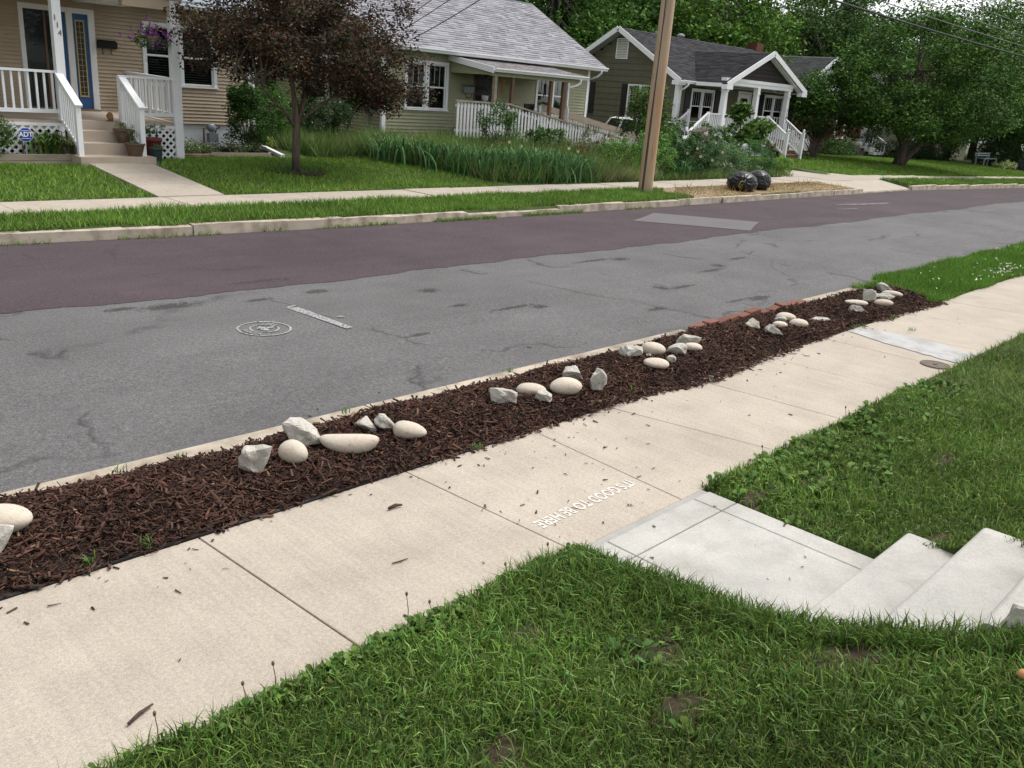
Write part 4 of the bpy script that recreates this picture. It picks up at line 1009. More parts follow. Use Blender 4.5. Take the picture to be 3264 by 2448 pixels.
mat('foundation_brown', (0.13, 0.105, 0.085), var=0.2, scale=5, rough=0.9, bump=.3, bscale=15)
mat('porch_concrete', (0.44, 0.37, 0.30), var=0.08, scale=4, rough=0.85, col2=(.37, .31, .25), scale2=2, bump=.1, bscale=50)
mat('blue_paint', (0.045, 0.125, 0.30), var=0.06, rough=0.45)
mat('gold_trim', (0.55, 0.43, 0.20), var=0.05, rough=0.5)
mat('leaded_glass', (0.03, 0.03, 0.018), var=0.5, scale=20, rough=0.12, bump=.5, bscale=30, spec=.6)
mat('black_metal', (0.012, 0.012, 0.013), var=0.1, rough=0.4)
mat('grey_metal', (0.24, 0.27, 0.30), var=0.06, rough=0.5, metal=.2)
mat('dark_door', (0.022, 0.020, 0.024), var=0.2, scale=4, rough=0.35)
mat('brass_number', (0.16, 0.12, 0.07), var=0.2, rough=0.5, metal=.3)
mat('brick_wall', (0.13, 0.050, 0.035), var=0.3, scale=12, rough=0.9, obj_rand=.15)
mat('mortar', (0.30, 0.26, 0.22), var=.1, rough=.95)
glass_mat('window_glass')

def slab_between(P, axis, u0, u1, c0, c1, z0, z1):
    """box whose long side runs along x (axis 'x', depth along y) or along y (axis 'y', depth along x)"""
    return P.box(u0, u1, c0, c1, z0, z1) if axis == 'x' else P.box(c0, c1, u0, u1, z0, z1)

def siding(parent, axis, plane, u0, u1, z0, z1, expo, material, holes=(), clip=None, lap=.024, name='siding_board', sgn=-1):
    """Overlapping boards, each an object; the wall looks towards -y (axis x) or -x (axis y). holes: (ua, ub, za, zb)."""
    n = int(round((z1-z0)/expo)); e = (z1-z0)/n
    for i in range(n):
        za, zb = z0+i*e, z0+(i+1)*e; zm = (za+zb)/2
        a, b = (u0, u1) if clip is None else clip(zm)
        if b-a < .06: continue
        iv = [(a, b)]
        for (ha, hb, hz0, hz1) in holes:
            if hz0 < zm < hz1:
                nv = []
                for (p, q) in iv:
                    if hb <= p or ha >= q: nv.append((p, q)); continue
                    if ha-p > .03: nv.append((p, ha))
                    if q-hb > .03: nv.append((hb, q))
                iv = nv
        for (p, q) in iv:
            o1, o2 = plane+sgn*lap, plane-sgn*.008; bk = plane-sgn*.04
            if axis == 'x':
                m = MB().hexa([(p, o1, za), (q, o1, za), (q, bk, za), (p, bk, za)], [(p, o2, zb+.006), (q, o2, zb+.006), (q, bk, zb+.006), (p, bk, zb+.006)])
            else:
                m = MB().hexa([(o1, p, za), (bk, p, za), (bk, q, za), (o1, q, za)], [(o2, p, zb+.006), (bk, p, zb+.006), (bk, q, zb+.006), (o2, q, zb+.006)])
            m.build(name, material, parent)

def window(house, axis, plane, u0, u1, z0, z1, units=1, casing=.09, mull=.12, rail=True, muntins=0, blinds=0, proud=.035, sash='white_trim', inside='interior', low_muntin=False, apron=True, depth=.25):
    """Casing proud of the wall, recessed sashes, panes, dark room behind. Outer size is the casing's."""
    P = lambda m, a, b, c, d, e, f: slab_between(m, axis, a, b, c, d, e, f)
    f = plane-proud
    wdw = MB()
    P(wdw, u0, u1, f, plane+.02, z1-casing, z1); P(wdw, u0, u0+casing, f, plane+.02, z0, z1-casing); P(wdw, u1-casing, u1, f, plane+.02, z0, z1-casing)
    w = wdw.build('window', 'white_trim', house)
    s = MB(); P(s, u0-.02, u1+.02, f-.03, plane+.02, z0-.035, z0); s.build('sill', 'white_trim', w)
    a0, a1, b0, b1 = u0+casing, u1-casing, z0+.0, z1-casing
    r = MB(); d1 = plane+depth
    P(r, a0-.02, a1+.02, d1, d1+.02, b0-.02, b1+.02); P(r, a0-.03, a0-.002, plane+.07, d1, b0-.02, b1+.02); P(r, a1+.002, a1+.03, plane+.07, d1, b0-.02, b1+.02)
    P(r, a0-.02, a1+.02, plane+.07, d1, b1+.002, b1+.03); P(r, a0-.02, a1+.02, plane+.07, d1, b0-.03, b0-.002)
    r.build('dark_recess', inside, w)
    uw = (a1-a0-mull*(units-1))/units
    for k in range(units):
        p = a0+k*(uw+mull); q = p+uw
        if k: m = MB(); P(m, p-mull, p, f+.004, plane+.03, b0, b1); m.build('mullion', 'white_trim', w)
        sh = MB(); t = .035; y0, y1 = plane+.012, plane+.045
        P(sh, p, p+t, y0, y1, b0, b1); P(sh, q-t, q, y0, y1, b0, b1); P(sh, p+t, q-t, y0, y1, b1-t, b1); P(sh, p+t, q-t, y0, y1, b0, b0+t*1.5)
        zm = (b0+b1)/2
        if rail: P(sh, p+t, q-t, y0-.006, y1, zm-.022, zm+.022)
        sh.build('sash', sash, w)
        g = MB(); P(g, p+t*.5, q-t*.5, plane+.030, plane+.033, b0+t*.5, b1-t*.5); g.build('pane', 'window_glass', w)
        for j in range(muntins):
            uu = p+t+(q-p-2*t)*(j+1)/(muntins+1)
            m = MB(); P(m, uu-.009, uu+.009, plane+.016, plane+.028, (zm if rail else b0)+.02, b1-t); m.build('muntin', 'sash_grey', w)
        if low_muntin:
            m = MB(); P(m, p+t, q-t, plane+.016, plane+.028, zm+(b1-zm)*.45-.009, zm+(b1-zm)*.45+.009); m.build('muntin', sash, w)
        if blinds:
            m = MB(); nb = int((b1-b0)/.055)
            for j in range(nb):
                zz = b0+.03+j*.055
                P(m, p+.03, q-.03, plane+.07, plane+.074+.018, zz, zz+.004)
            o = m.build('blind', 'blind', w); o['kind'] = 'stuff'
    return w

def shingles(house, p0, udir, vdir, nu, nv, cols, tab=.30, expo=.14, shadow_band=None, name='shingles', seed=1, lo=None, hi=None):
    """Lapped shingle tabs over a roof plane: p0 lower corner, udir along the eave, vdir up the slope (unit vectors), lengths nu, nv."""
    rng = np.random.default_rng(seed); u = np.array(udir, float); v = np.array(vdir, float); nr = np.cross(u, v); nr /= np.linalg.norm(nr)
    if nr[2] < 0: nr = -nr
    V, F, K = [], [], []; rows = int(nv/expo)
    for i in range(rows):
        off = rng.uniform(0, tab); ua, ub = (0, nu) if lo is None else (lo(i*expo), hi(i*expo))
        s = ua-off
        while s < ub:
            wd = tab*rng.uniform(.6, 1.3); a, b = max(s, ua), min(s+wd, ub); s += wd
            if b-a < .01: continue
            lift = .010+.012*rng.random(); c = np.array(cols[rng.integers(len(cols))])*(1+rng.normal(0, .06))
            k = len(V)
            q0 = p0+u*a+v*(i*expo)+nr*lift; q1 = p0+u*b+v*(i*expo)+nr*lift; q2 = p0+u*b+v*((i+1)*expo+.01)+nr*.004; q3 = p0+u*a+v*((i+1)*expo+.01)+nr*.004
            V += [q0, q1, q2, q3, q0-nr*lift, q1-nr*lift]; F += [(k, k+1, k+2, k+3), (k+4, k+5, k+1, k)]; K += [c]*6
            if shadow_band is not None and rng.random() < .55:  # dark strip puts the shadow line at the tab's lower edge into the colour
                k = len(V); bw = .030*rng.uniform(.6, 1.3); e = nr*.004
                V += [q0+e, q1+e, q1+v*bw+e, q0+v*bw+e]; F += [(k, k+1, k+2, k+3)]; K += [np.array(shadow_band)*(1+rng.normal(0, .1))]*4
    o = place(name, np_mesh(name, np.array(V), np.array(F), 'roof_light', np.clip(np.array(K), .003, 1)), house); o['kind'] = 'stuff'
    return o

def railing(house, p, q, h_top, h_bot, n, material='white_trim', bw=.036, rail_w=.09, rail_h=.045, name='railing', bottom=True, cap=True):
    """Rail between two points (p, q are floor-level points); each baluster a sub-part."""
    p, q = np.array(p, float), np.array(q, float); z = np.array([0, 0, 1.0])
    top = MB().beam(p+z*h_top, q+z*h_top, rail_w, rail_h).build(name, material, house)
    if bottom: MB().beam(p+z*h_bot, q+z*h_bot, .05, .07).build('bottom_rail', material, top)
    H = h_top-rail_h/2-(h_bot+.035 if bottom else 0)
    me = MB().box(-bw/2, bw/2, -bw/2, bw/2, 0, H+.02).mesh('baluster', material if isinstance(material, str) else material)
    for k in range(n):
        c = p+(q-p)*((k+.5)/n); zz = c[2]+(h_bot+.025 if bottom else 0)
        place('baluster', me, top, (c[0], c[1], zz))
    return top

def gutter(house, p, q, material='white_trim', w=.11, h=.11, name='gutter'):
    """K-shaped gutter trough from p to q along its top back edge (wall towards +y)."""
    p, q = Vector(p), Vector(q); d = (q-p).normalized(); out_ = Vector((d.y, -d.x, 0))
    prof = [(0, 0), (0, -h), (w*.55, -h), (w*.75, -h*.55), (w, -h*.35), (w, 0), (w-.012, 0), (w-.012, -h*.3), (.012, -h*.3), (.012, 0)]
    a = [p+out_*x+Vector((0, 0, z)) for x, z in prof]; b = [q+out_*x+Vector((0, 0, z)) for x, z in prof]
    n = len(prof); m = MB(); m.add(a+b, [(i, (i+1) % n, n+(i+1) % n, n+i) for i in range(n)]+[tuple(range(n)), tuple(range(n, 2*n))[::-1]])
    return m.build(name, material, house)
# ------------------------------------------------------------------ tan house with the white porch
h1 = thing('tan_house', (8.5, 20.4, .3), 'tan clapboard house with white porch, blue sidelight and number 114', 'house')
FY = 20.4
wall = MB().box(-1.0, 11.66, 20.47, 20.55, .3, .95).build('front_wall', 'interior', h1)
core = MB().box(-1.0, 6.52, 20.44, 20.47, .88, 3.6)
siding(wall, 'x', FY, -1.0, 11.62, .88, 3.52, .0785, 'tan_siding', holes=[(6.6, 7.98, 1.0, 3.10), (9.1, 9.80, 1.74, 2.98), (9.94, 10.74, 1.74, 2.98)])
MB().box(8.6, 11.66, 20.42, 20.5, .1, .86).build('foundation', 'foundation_white', h1)
MB().box(11.58, 11.70, 20.37, 20.46, .84, 3.5).build('corner_board', 'white_trim', h1)
side = MB().box(11.56, 11.60, 20.46, 30, .1, 3.6).build('side_wall', 'tan_siding', h1)
MB().box(11.60, 11.63, 20.47, 30, .1, .86).build('side_foundation', 'foundation_white', h1)
window(h1, 'x', FY, 9.04, 9.86, 1.72, 3.03, blinds=1, casing=.075)
window(h1, 'x', FY, 9.89, 10.79, 1.72, 3.03, blinds=1, casing=.075)
# entrance: casing, open dark doorway with blue door leaf, blue sidelight
ent = MB().box(6.55, 8.03, FY-.035, FY+.03, 3.03, 3.13).box(6.55, 6.635, FY-.035, FY+.03, 1.10, 3.03).box(7.905, 8.03, FY-.035, FY+.03, 1.10, 3.03).box(7.46, 7.585, FY-.03, FY+.03, 1.10, 3.03).build('door_casing', 'white_trim', h1)
dl = MB().box(6.64, 7.455, FY+.02, FY+.05, 1.13, 3.03).build('door', 'dark_door', h1)
MB().box(7.30, 7.45, FY+.004, FY+.018, 1.14, 3.02).build('door_leaf_edge', 'blue_paint', dl)
MB().box(7.02, 7.06, FY-.004, FY+.018, 1.14, 3.02).build('door_stile', 'brown_wood', dl)
MB().lathe([(.028, 0), (.028, .03), (.015, .05)], 12, (7.20, FY-.02, 2.02)).build('door_knob', 'black_metal', dl, smooth=True)
MB().box(6.66, 7.28, FY+.006, FY+.009, 1.25, 2.98).build('pane', 'window_glass', dl)
slt = MB().box(7.59, 7.90, FY+.0, FY+.03, 1.12, 3.03).build('sidelight', 'blue_paint', h1)
MB().box(7.655, 7.80, FY-.008, FY-.004, 1.40, 2.88).build('glass', 'leaded_glass', slt)
MB().box(7.635, 7.655, FY-.016, FY-.002, 1.37, 2.91).box(7.80, 7.82, FY-.016, FY-.002, 1.37, 2.91).box(7.655, 7.80, FY-.016, FY-.002, 2.88, 2.91).box(7.655, 7.80, FY-.016, FY-.002, 1.37, 1.40).build('glass_frame', 'gold_trim', slt)
mb = MB(); zz = 1.46
while zz < 2.85:
    mb.box(7.66, 7.795, FY-.011, FY-.0085, zz, zz+.006); zz += .11
mb.box(7.726, 7.732, FY-.0115, FY-.0085, 1.40, 2.88)
mb.build('lead_came', 'gold_trim', slt)['kind'] = 'stuff'
# porch floor, steps, posts, beam, ceiling
MB().hexa([(2.5, 18.0, .86), (8.72, 18.0, .86), (8.72, 20.4, .86), (2.5, 20.4, .86)], [(2.5, 18.0, 1.025), (8.72, 18.0, 1.025), (8.72, 20.4, 1.105), (2.5, 20.4, 1.105)]).build('porch_floor', 'porch_concrete', h1)
stp = MB().box(6.28, 7.68, 16.98, 17.8, .15, .455).build('steps', 'porch_concrete', h1)
for (y, z) in ((17.42, .662), (17.72, .862)):
    MB().hexa([(6.44, y+.012, .2), (7.46, y+.012, .2), (7.46, 18.0, .2), (6.44, 18.0, .2)], [(6.44, y, z), (7.46, y, z), (7.46, 18.0, z+.006), (6.44, 18.0, z+.006)]).build('tread', 'porch_concrete', stp)
MB().box(6.335, 6.49, 17.94, 18.09, 1.02, 3.4).build('porch_post', 'white_trim', h1)
MB().box(8.55, 8.72, 17.94, 18.10, .22, 3.4).build('porch_post', 'white_trim', h1)
pb = MB().box(7.62, 8.548, 17.95, 18.12, 3.17, 3.36).build('porch_beam', 'tan_siding', h1)
MB().box(2.5, 8.80, 17.92, 18.14, 3.362, 3.62).build('porch_fascia', 'tan_siding', h1)
MB().box(2.5, 8.78, 18.14, 20.36, 3.44, 3.47).build('porch_ceiling', 'tan_siding', h1)
MB().box(7.62, 8.60, 18.13, 20.37, 3.26, 3.30).build('porch_soffit', 'white_trim', h1)
MB().hexa([(2.3, 17.7, 3.625), (8.95, 17.7, 3.625), (8.95, 20.5, 4.4), (2.3, 20.5, 4.4)], [(2.3, 17.7, 3.68), (8.95, 17.7, 3.68), (8.95, 20.5, 4.46), (2.3, 20.5, 4.46)]).build('porch_roof', 'grey_metal', h1)
MB().hexa([(-1.3, 20.0, 3.44), (12.1, 20.0, 3.44), (12.1, 25, 6.0), (-1.3, 25, 6.0)], [(-1.3, 20.0, 3.52), (12.1, 20.0, 3.52), (12.1, 25, 6.08), (-1.3, 25, 6.08)]).build('roof', 'grey_metal', h1)
MB().box(8.95, 12.0, 19.99, 20.40, 3.40, 3.43).build('eave_soffit', 'white_trim', h1)
gutter(h1, (8.95, 20.0, 3.46), (12.1, 20.0, 3.46))
# railings
railing(h1, (2.6, 18.03, 1.03), (6.335, 18.03, 1.03), .855, .155, 27)
railing(h1, (7.60, 18.03, 1.03), (8.55, 18.03, 1.03), .855, .155, 7)
railing(h1, (8.64, 18.12, 1.03), (8.64, 20.36, 1.08), .855, .155, 16)
for X in (6.37, 7.53):
    r = MB().beam((X, 18.02, 1.885), (X, 17.13, 1.335), .135, .045).build('stair_rail', 'white_trim', h1)
    MB().box(X-.045, X+.045, 17.16, 17.25, .455, 1.335).build('newel', 'white_trim', r)
    MB().beam((X, 17.95, 1.02), (X, 17.26, .60), .045, .07).build('bottom_rail', 'white_trim', r)
    for k in range(7):
        t = (k+.5)/7; y = 17.28+t*.64; zb_ = .60+(y-17.26)*(1.02-.60)/.69; zt = 1.335+(y-17.13)*.55/.89
        MB().box(X-.018, X+.018, y-.018, y+.018, zb_-.01, zt-.02).build('baluster', 'white_trim', r)
MB().box(7.47, 7.60, 17.95, 18.08, 1.02, 1.89).build('rail_post', 'white_trim', h1)
# lattice skirts, slat by slat
def lattice(x0, x1, z0, z1, y):
    fr = MB().box(x0, x1, y-.012, y+.012, z1, z1+.055).box(x1-.10, x1, y-.012, y+.012, z0, z1).build('lattice_panel', 'white_trim', h1)
    MB().box(x0, x1, y+.04, y+.05, z0, z1).build('dark_backing', 'interior', fr)
    w, h = x1-x0-.1, z1-z0; pitch = .146
    for sgn, yy in ((1, y-.004), (-1, y+.010)):
        c = -h if sgn > 0 else 0
        c0 = -h+.03
        while c0 < w:
            a = max(0, c0); b = min(w, c0+h)
            if b-a > .05:
                za, zb_ = (z0+(a-c0), z0+(b-c0)) if sgn > 0 else (z1-(a-c0), z1-(b-c0))
                MB().beam((x0+a, yy, za), (x0+b, yy, zb_), .012, .042, (0, 1, 0) if False else (0, 0, 1)).build('lattice_slat', 'white_trim', fr)
            c0 += pitch
lattice(4.2, 6.40, .30, .92, 17.99)
lattice(7.62, 8.72, .20, .92, 17.985)
# house number, one digit below the other
for ch, x, z in (('1', 6.375, 2.82), ('1', 6.412, 2.695), ('4', 6.445, 2.565)):
    o = place('house_number', text_mesh(ch, .135, 'brass_number', .004), h1, (x, 17.934, z), (math.pi/2, 0, 0))
# downspout and its extension along the ground
MB().box(11.70, 11.76, 20.33, 20.39, .45, 3.4).build('downspout', 'white_trim', h1)
MB().beam((11.72, 20.25, .46), (11.30, 18.35, .34), .10, .07).build('downspout_extension', 'white_trim', h1)

# --- things on and around the porch
t = thing('mailbox', (8.25, 20.36, 2.45), 'black metal wall mailbox with two paper hooks by the blue sidelight', 'mailbox')
MB().prism([(20.355, 2.39), (20.385, 2.39), (20.385, 2.56), (20.375, 2.56), (20.30, 2.52), (20.28, 2.51), (20.28, 2.40)], 'x', 8.06, 8.45).build('box', 'black_metal', t)
for x in (8.16, 8.34): MB().tube([(x, 20.36, 2.39), (x, 20.36, 2.30), (x, 20.33, 2.27), (x, 20.30, 2.285)], .008, 6).build('hook', 'black_metal', t)
MB().box(8.05, 8.46, 20.27, 20.385, 2.512, 2.525).build('lid', 'black_metal', t)

# hanging basket of purple petunias
t = thing('hanging_basket', (8.15, 18.0, 2.68), 'hanging basket of purple petunias under the porch beam', 'hanging basket')
MB().lathe([(.06, 0), (.10, .04), (.12, .11), (.125, .13), (.115, .13), (.10, .10)], 16, (8.17, 17.99, 2.54)).build('pot', 'grey_wood', t, smooth=True)
for a in (0, 2.1, 4.2): MB().tube([(8.17+.15*math.cos(a), 17.98+.15*math.sin(a), 2.66), (8.16, 17.99, 3.0)], .003, 4).build('wire', 'grey_metal', t)
MB().tube([(8.16, 17.99, 3.0), (8.16, 18.0, 3.17)], .004, 4).build('hook', 'grey_metal', t)
rg = np.random.default_rng(77)
cc = np.array([8.17, 17.97, 2.66])+rg.normal(0, 1, (30, 3))*[.17, .13, .09]; cc[:, 2] -= .25*np.abs(cc[:, 0]-8.17)
V, F, C = cloud(cc, np.full((30, 3), .085), 26, .05, [(.10, .19, .05), (.15, .25, .08), (.06, .12, .035)], rng=rg)
place('foliage', np_mesh('foliage', V, F, 'leaf', C), t)['kind'] = 'stuff'
n = 62; P = np.array([8.17, 17.93, 2.66])+rg.normal(0, 1, (n, 3))*[.20, .10, .12]; P[:, 1] -= .05
fl = []
for k in range(3):
    ang = k*2.1; nr = np.tile([[.35, -.85, .35]], (n, 1))+rg.normal(0, .3, (n, 3)); nr /= np.linalg.norm(nr, axis=1)[:, None]
    tt = np.tile([[1., 0, 0]], (n, 1)); a0 = tt-nr*(tt*nr).sum(1)[:, None]; a0 /= np.linalg.norm(a0, axis=1)[:, None]; b0 = np.cross(nr, a0)
    a = a0*math.cos(ang)+b0*math.sin(ang); b = np.cross(nr, a); L = rg.uniform(.035, .05, n)
    fl.append(leaf_arrays(P, a, b, nr, L, L*1.1, np.full(n, .1), pal(n, [(.20, .025, .21), (.14, .012, .17), (.27, .05, .28)], None, .15, rg)))
V, F, C = join(fl); place('petunia_flowers', np_mesh('petunia_flowers', V, F, 'petal', C), t)['kind'] = 'stuff'

# flower pots on the steps
mat('brown_pot', (0.105, 0.068, 0.046), var=.15, scale=12, rough=.6, obj_rand=.05)
mat('red_pot', (0.115, 0.018, 0.018), var=.1, rough=.35); mat('teal_pot', (0.030, 0.050, 0.055), var=.1, rough=.3)
HERB = [(.12, .21, .08), (.16, .25, .11), (.09, .16, .06)]
def pot(loc, R0, R1, H, m, label, ribs=0, herb=.12, seed=1, leafy=False):
    t = thing('flower_pot', loc, label, 'flower pot', 'flower pots by the porch steps')
    prof = [(R0, 0)]
    for k in range(1, 15):
        u = k/15; prof.append((R0+(R1*.9-R0)*u+(.006*math.sin(k*math.pi) if not ribs else .006*(k % 2)), H*.82*u))
    prof += [(R1*.92, H*.84), (R1, H*.87), (R1*1.0, H), (R1*.9, H), (R1*.86, H*.9)]
    MB().lathe(prof, 22, loc).build('pot', m, t, smooth=True)
    MB().lathe([(R1*.5, H*.86), (R1*.87, H*.87), (R1*.87, H*.875), (.01, H*.90)], 18, loc).build('potting_soil', 'soil', t)
    rg = np.random.default_rng(seed); c = np.array(loc)+[0, 0, H]
    cc = c+rg.normal(0, 1, (14, 3))*[R1*.35, R1*.35, .03]+np.stack([np.zeros(14), np.zeros(14), rg.uniform(0, herb, 14)], 1)
    V, F, C = cloud(cc, np.full((14, 3), .045), 22 if not leafy else 14, .035 if not leafy else .06, HERB, aspect=.3 if not leafy else .6, rng=rg)
    place('herb', np_mesh('herb', V, F, 'leaf', C), t)['kind'] = 'stuff'
pot((7.34, 17.58, .662), .10, .20, .26, 'brown_pot', 'ribbed brown bowl pot on the middle porch step', 1, .10, 1)
pot((7.38, 17.22, .455), .12, .19, .24, 'brown_pot', 'ribbed brown pot on the bottom porch step', 1, .16, 2)
pot((7.93, 17.70, .30), .13, .20, .46, 'red_pot', 'dark red glazed pot with a leafy plant by the lattice', 0, .25, 3, True)
pot((7.86, 17.38, .30), .10, .135, .30, 'teal_pot', 'dark teal glazed pot standing in front of the red pot', 0, .0, 4)
t = thing('clay_head_ornament', (7.28, 17.93, 1.03), 'small brown clay head ornament at the porch edge', 'ornament')
mat('clay', (0.22, 0.125, 0.055), var=.3, scale=25, rough=.8, bump=.4, bscale=40)
bm = bmesh.new(); bmesh.ops.create_icosphere(bm, subdivisions=3, radius=1)
for v in bm.verts:
    x, y, z = v.co; k = 1+.1*math.sin(5*x)*math.cos(4*z)
    v.co = (7.30+x*.062*k*(1.0 if z > -.3 else .8), 18.09+y*.07*k-(.02 if z < -.2 else 0), 1.115+z*.088)
me = bpy.data.meshes.new('head'); bm.to_mesh(me); bm.free(); me.materials.append(MATS['clay']); place('head', me, t)
MB().box(7.255, 7.345, 18.03, 18.14, 1.03, 1.055).build('base', 'clay', t)
o = MB().hexa([(7.5, 20.10, 1.10), (7.95, 20.10, 1.10), (7.95, 20.36, 1.105), (7.5, 20.36, 1.105)], [(7.52, 20.12, 1.125), (7.93, 20.12, 1.125), (7.93, 20.34, 1.13), (7.52, 20.34, 1.13)]).build('door_mat', 'brown_wood')
tag(o, 'dark brown door mat in front of the blue sidelight', 'door mat')
mat('orange_wood', (0.26, 0.095, 0.03), var=.2, rough=.6)
t = thing('porch_chair', (5.35, 19.4, 1.07), 'orange-brown wooden chair behind the left porch railing', 'chair')
for x, y, h in ((5.12, 19.2, .42), (5.58, 19.2, .42), (5.12, 19.62, .85), (5.58, 19.62, .85)): MB().box(x-.02, x+.02, y-.02, y+.02, 1.06, 1.06+h).build('leg', 'orange_wood', t)
MB().box(5.08, 5.62, 19.16, 19.64, 1.46, 1.50).build('seat', 'orange_wood', t)
for z in (1.62, 1.75, 1.87): MB().box(5.10, 5.60, 19.61, 19.63, z, z+.07).build('back_slat', 'orange_wood', t)

# home-security yard sign
mat('sign_blue', (0.012, 0.045, 0.32), var=.03, rough=.4); mat('sign_white', (0.78, 0.78, 0.80), var=.02, rough=.5)
t = thing('yard_sign', (5.53, 17.430, .42), 'blue octagonal yard sign with white letters on a stake', 'sign')
MB().box(5.515, 5.535, 17.440, 17.455, .40, .72).build('stake', 'grey_metal', t)
def octo(r, y0, y1): return MB().prism([(5.53+r*math.cos(math.radians(22.5+45*k)), .80+r*math.sin(math.radians(22.5+45*k))) for k in range(8)], 'y', y0, y1)
octo(.130, 17.427, 17.440).build('border', 'sign_white', t); octo(.121, 17.422, 17.430).build('panel', 'sign_blue', t)
for z in (.868, .735): MB().box(5.455, 5.605, 17.419, 17.424, z-.004, z+.004).build('stripe', 'sign_white', t)
o = place('lettering', text_mesh('ADT', .115, 'sign_white', .003, .003), t, (5.53, 17.418, .802), (math.pi/2, 0, 0))

# raised timber bed and its plants
t = thing('timber_planter', (5.2, 17.45, .3), 'weathered timber edging of the raised bed below the porch', 'planter')
for z0, z1 in ((.24, .345), (.352, .455)): MB().box(2.5, 6.40, 17.42, 17.54, z0, z1).build('timber', 'grey_wood', t)
MB().box(6.30, 6.42, 17.55, 17.98, .24, .455).build('timber', 'grey_wood', t)
o = MB().box(2.5, 6.30, 17.54, 17.97, .2, .42).build('planter_soil', 'soil'); tag(o, 'dark soil filling the raised timber bed', 'soil', kind='structure')
BOX = [(.055, .12, .025), (.075, .155, .03), (.04, .09, .02), (.10, .19, .045)]
bush('round_bush', 'rounded dark green bush at the picture edge in front of the tan house porch', (5.0, 17.75, .42), [((4.98, 17.66, .78), (.46, .30, .44))], 90, 120, .035, BOX, clump=.14, seed=5)
strap_clump('daylily_clump', 'daylily clump with arching strap leaves beside the blue sign', (6.03, 17.74, .42), 110, .48, .38, [(.10, .19, .04), (.13, .23, .06), (.07, .13, .03), (.17, .17, .05)], seed=3, w=.034, rx=.18, ry=.06, stiff=.55, zfix=.42)
strap_clump('lavender_tuft', 'greyish stemmy tuft at the end of the timber bed', (6.27, 17.65, .42), 40, .25, .18, [(.20, .18, .13), (.16, .14, .10), (.13, .15, .08)], seed=4, w=.008, rx=.07, ry=.05, zfix=.42)

# gas meter on the foundation
t = thing('gas_meter', (10.55, 20.3, .3), 'grey gas meter with pipes on the white foundation', 'gas meter')
MB().tube([(10.37, 20.3, .25), (10.37, 20.3, .79), (10.46, 20.3, .80)], .022, 8).build('riser_pipe', 'rusty_iron', t)
mb = MB().lathe([(.05, -.03), (.105, -.02), (.11, .02), (.06, .05)], 14, (0, 0, 0)); me = mb.mesh('regulator', 'grey_metal', True); place('regulator', me, t, (10.56, 20.28, .80), (math.pi/2, 0, 0))
MB().box(10.47, 10.70, 20.22, 20.36, .48, .68).build('meter_body', 'grey_metal', t)
MB().tube([(10.66, 20.3, .80), (10.76, 20.3, .80), (10.76, 20.3, .86)], .018, 8).build('outlet_pipe', 'rusty_iron', t)
MB().tube([(10.66, 20.3, .66), (10.69, 20.3, .80)], .02, 8).build('union_pipe', 'rusty_iron', t)

# side bed with variegated ground cover, board edging and flat stones
t = thing('board_edging', (10.3, 18.5, .3), 'pale board edging of the bed beside the tan house', 'edging')
MB().beam((9.63, 18.55, .33), (11.02, 18.45, .33), .04, .14).build('board', 'porch_concrete', t)
MB().beam((11.02, 18.47, .33), (11.12, 18.62, .33), .05, .15).build('board', 'grey_wood', t)
o = MB().add([(8.7, 18.6, .335), (11.05, 18.5, .335), (11.6, 20.35, .36), (8.7, 20.35, .36)], [(0, 1, 2, 3)]).build('side_bed_soil', 'mulch_base'); tag(o, 'dark mulch of the bed beside the tan house wall', 'soil', kind='structure')
mat('flagstone', (0.26, 0.17, 0.12), var=.2, scale=8, rough=.9, obj_rand=.15)
for i, (x, y, L, a, lab) in enumerate([(8.95, 18.45, .28, .05, 'long flat brown flagstone edging the side bed, next to the lattice'), (9.32, 18.40, .20, -.1, 'middle flat brown flagstone of the side bed edging'), (9.55, 18.45, .14, .1, 'short pinkish flagstone beside the pale board edging'), (9.15, 18.36, .17, .0, 'thin flagstone lying in the grass before the side bed')]):
    pr = random.Random(i); poly = [(L*math.cos(2*math.pi*k/9)*pr.uniform(.8, 1.1), .10*math.sin(2*math.pi*k/9)*pr.uniform(.8, 1.1)) for k in range(9)]
    o = MB().prism(poly, 'z', 0, .05).build('flagstone', 'flagstone', None, loc=(x, y, .325), rot=(.03, .04, a)); tag(o, lab, 'stone', 'flagstones edging the side bed')
bush('variegated_ground_cover', 'low variegated cream and green ground cover under the gas meter', (9.7, 19.4, .34), [((9.4, 19.3, .42), (.65, .6, .16)), ((10.4, 19.3, .42), (.75, .55, .16))], 75, 60, .045, [(.20, .26, .12), (.30, .34, .20), (.09, .16, .05), (.07, .13, .04)], clump=.14, seed=9, cat='ground cover', stems=4)
# ------------------------------------------------------------------ sage green house with the ramp
h2 = thing('sage_house', (21, 21.3, .35), 'sage green clapboard house with light grey roof and wheelchair ramp', 'house')
SY = 21.3
w2 = MB().box(16.43, 25.64, 21.36, 21.42, .3, .66).build('front_wall', 'foundation_brown', h2)
siding(w2, 'x', SY, 16.50, 25.58, .65, 3.04, .0995, 'sage_siding', holes=[(17.30, 18.84, 1.46, 2.76), (20.06, 20.98, .9, 2.80), (22.98, 24.52, 1.46, 2.76)])
MB().box(16.42, 16.53, 21.27, 21.40, .62, 3.05).build('corner_board', 'white_trim', h2)
MB().box(25.56, 25.67, 21.27, 21.40, .62, 3.05).build('corner_board', 'white_trim', h2)
w2s = MB().box(16.52, 16.56, 21.4, 28.2, .2, .66).build('side_wall', 'foundation_brown', h2)
siding(w2s, 'y', 16.45, 21.40, 28.2, .65, 3.04, .0995, 'sage_siding', holes=[(23.4, 24.9, 1.5, 2.7)])
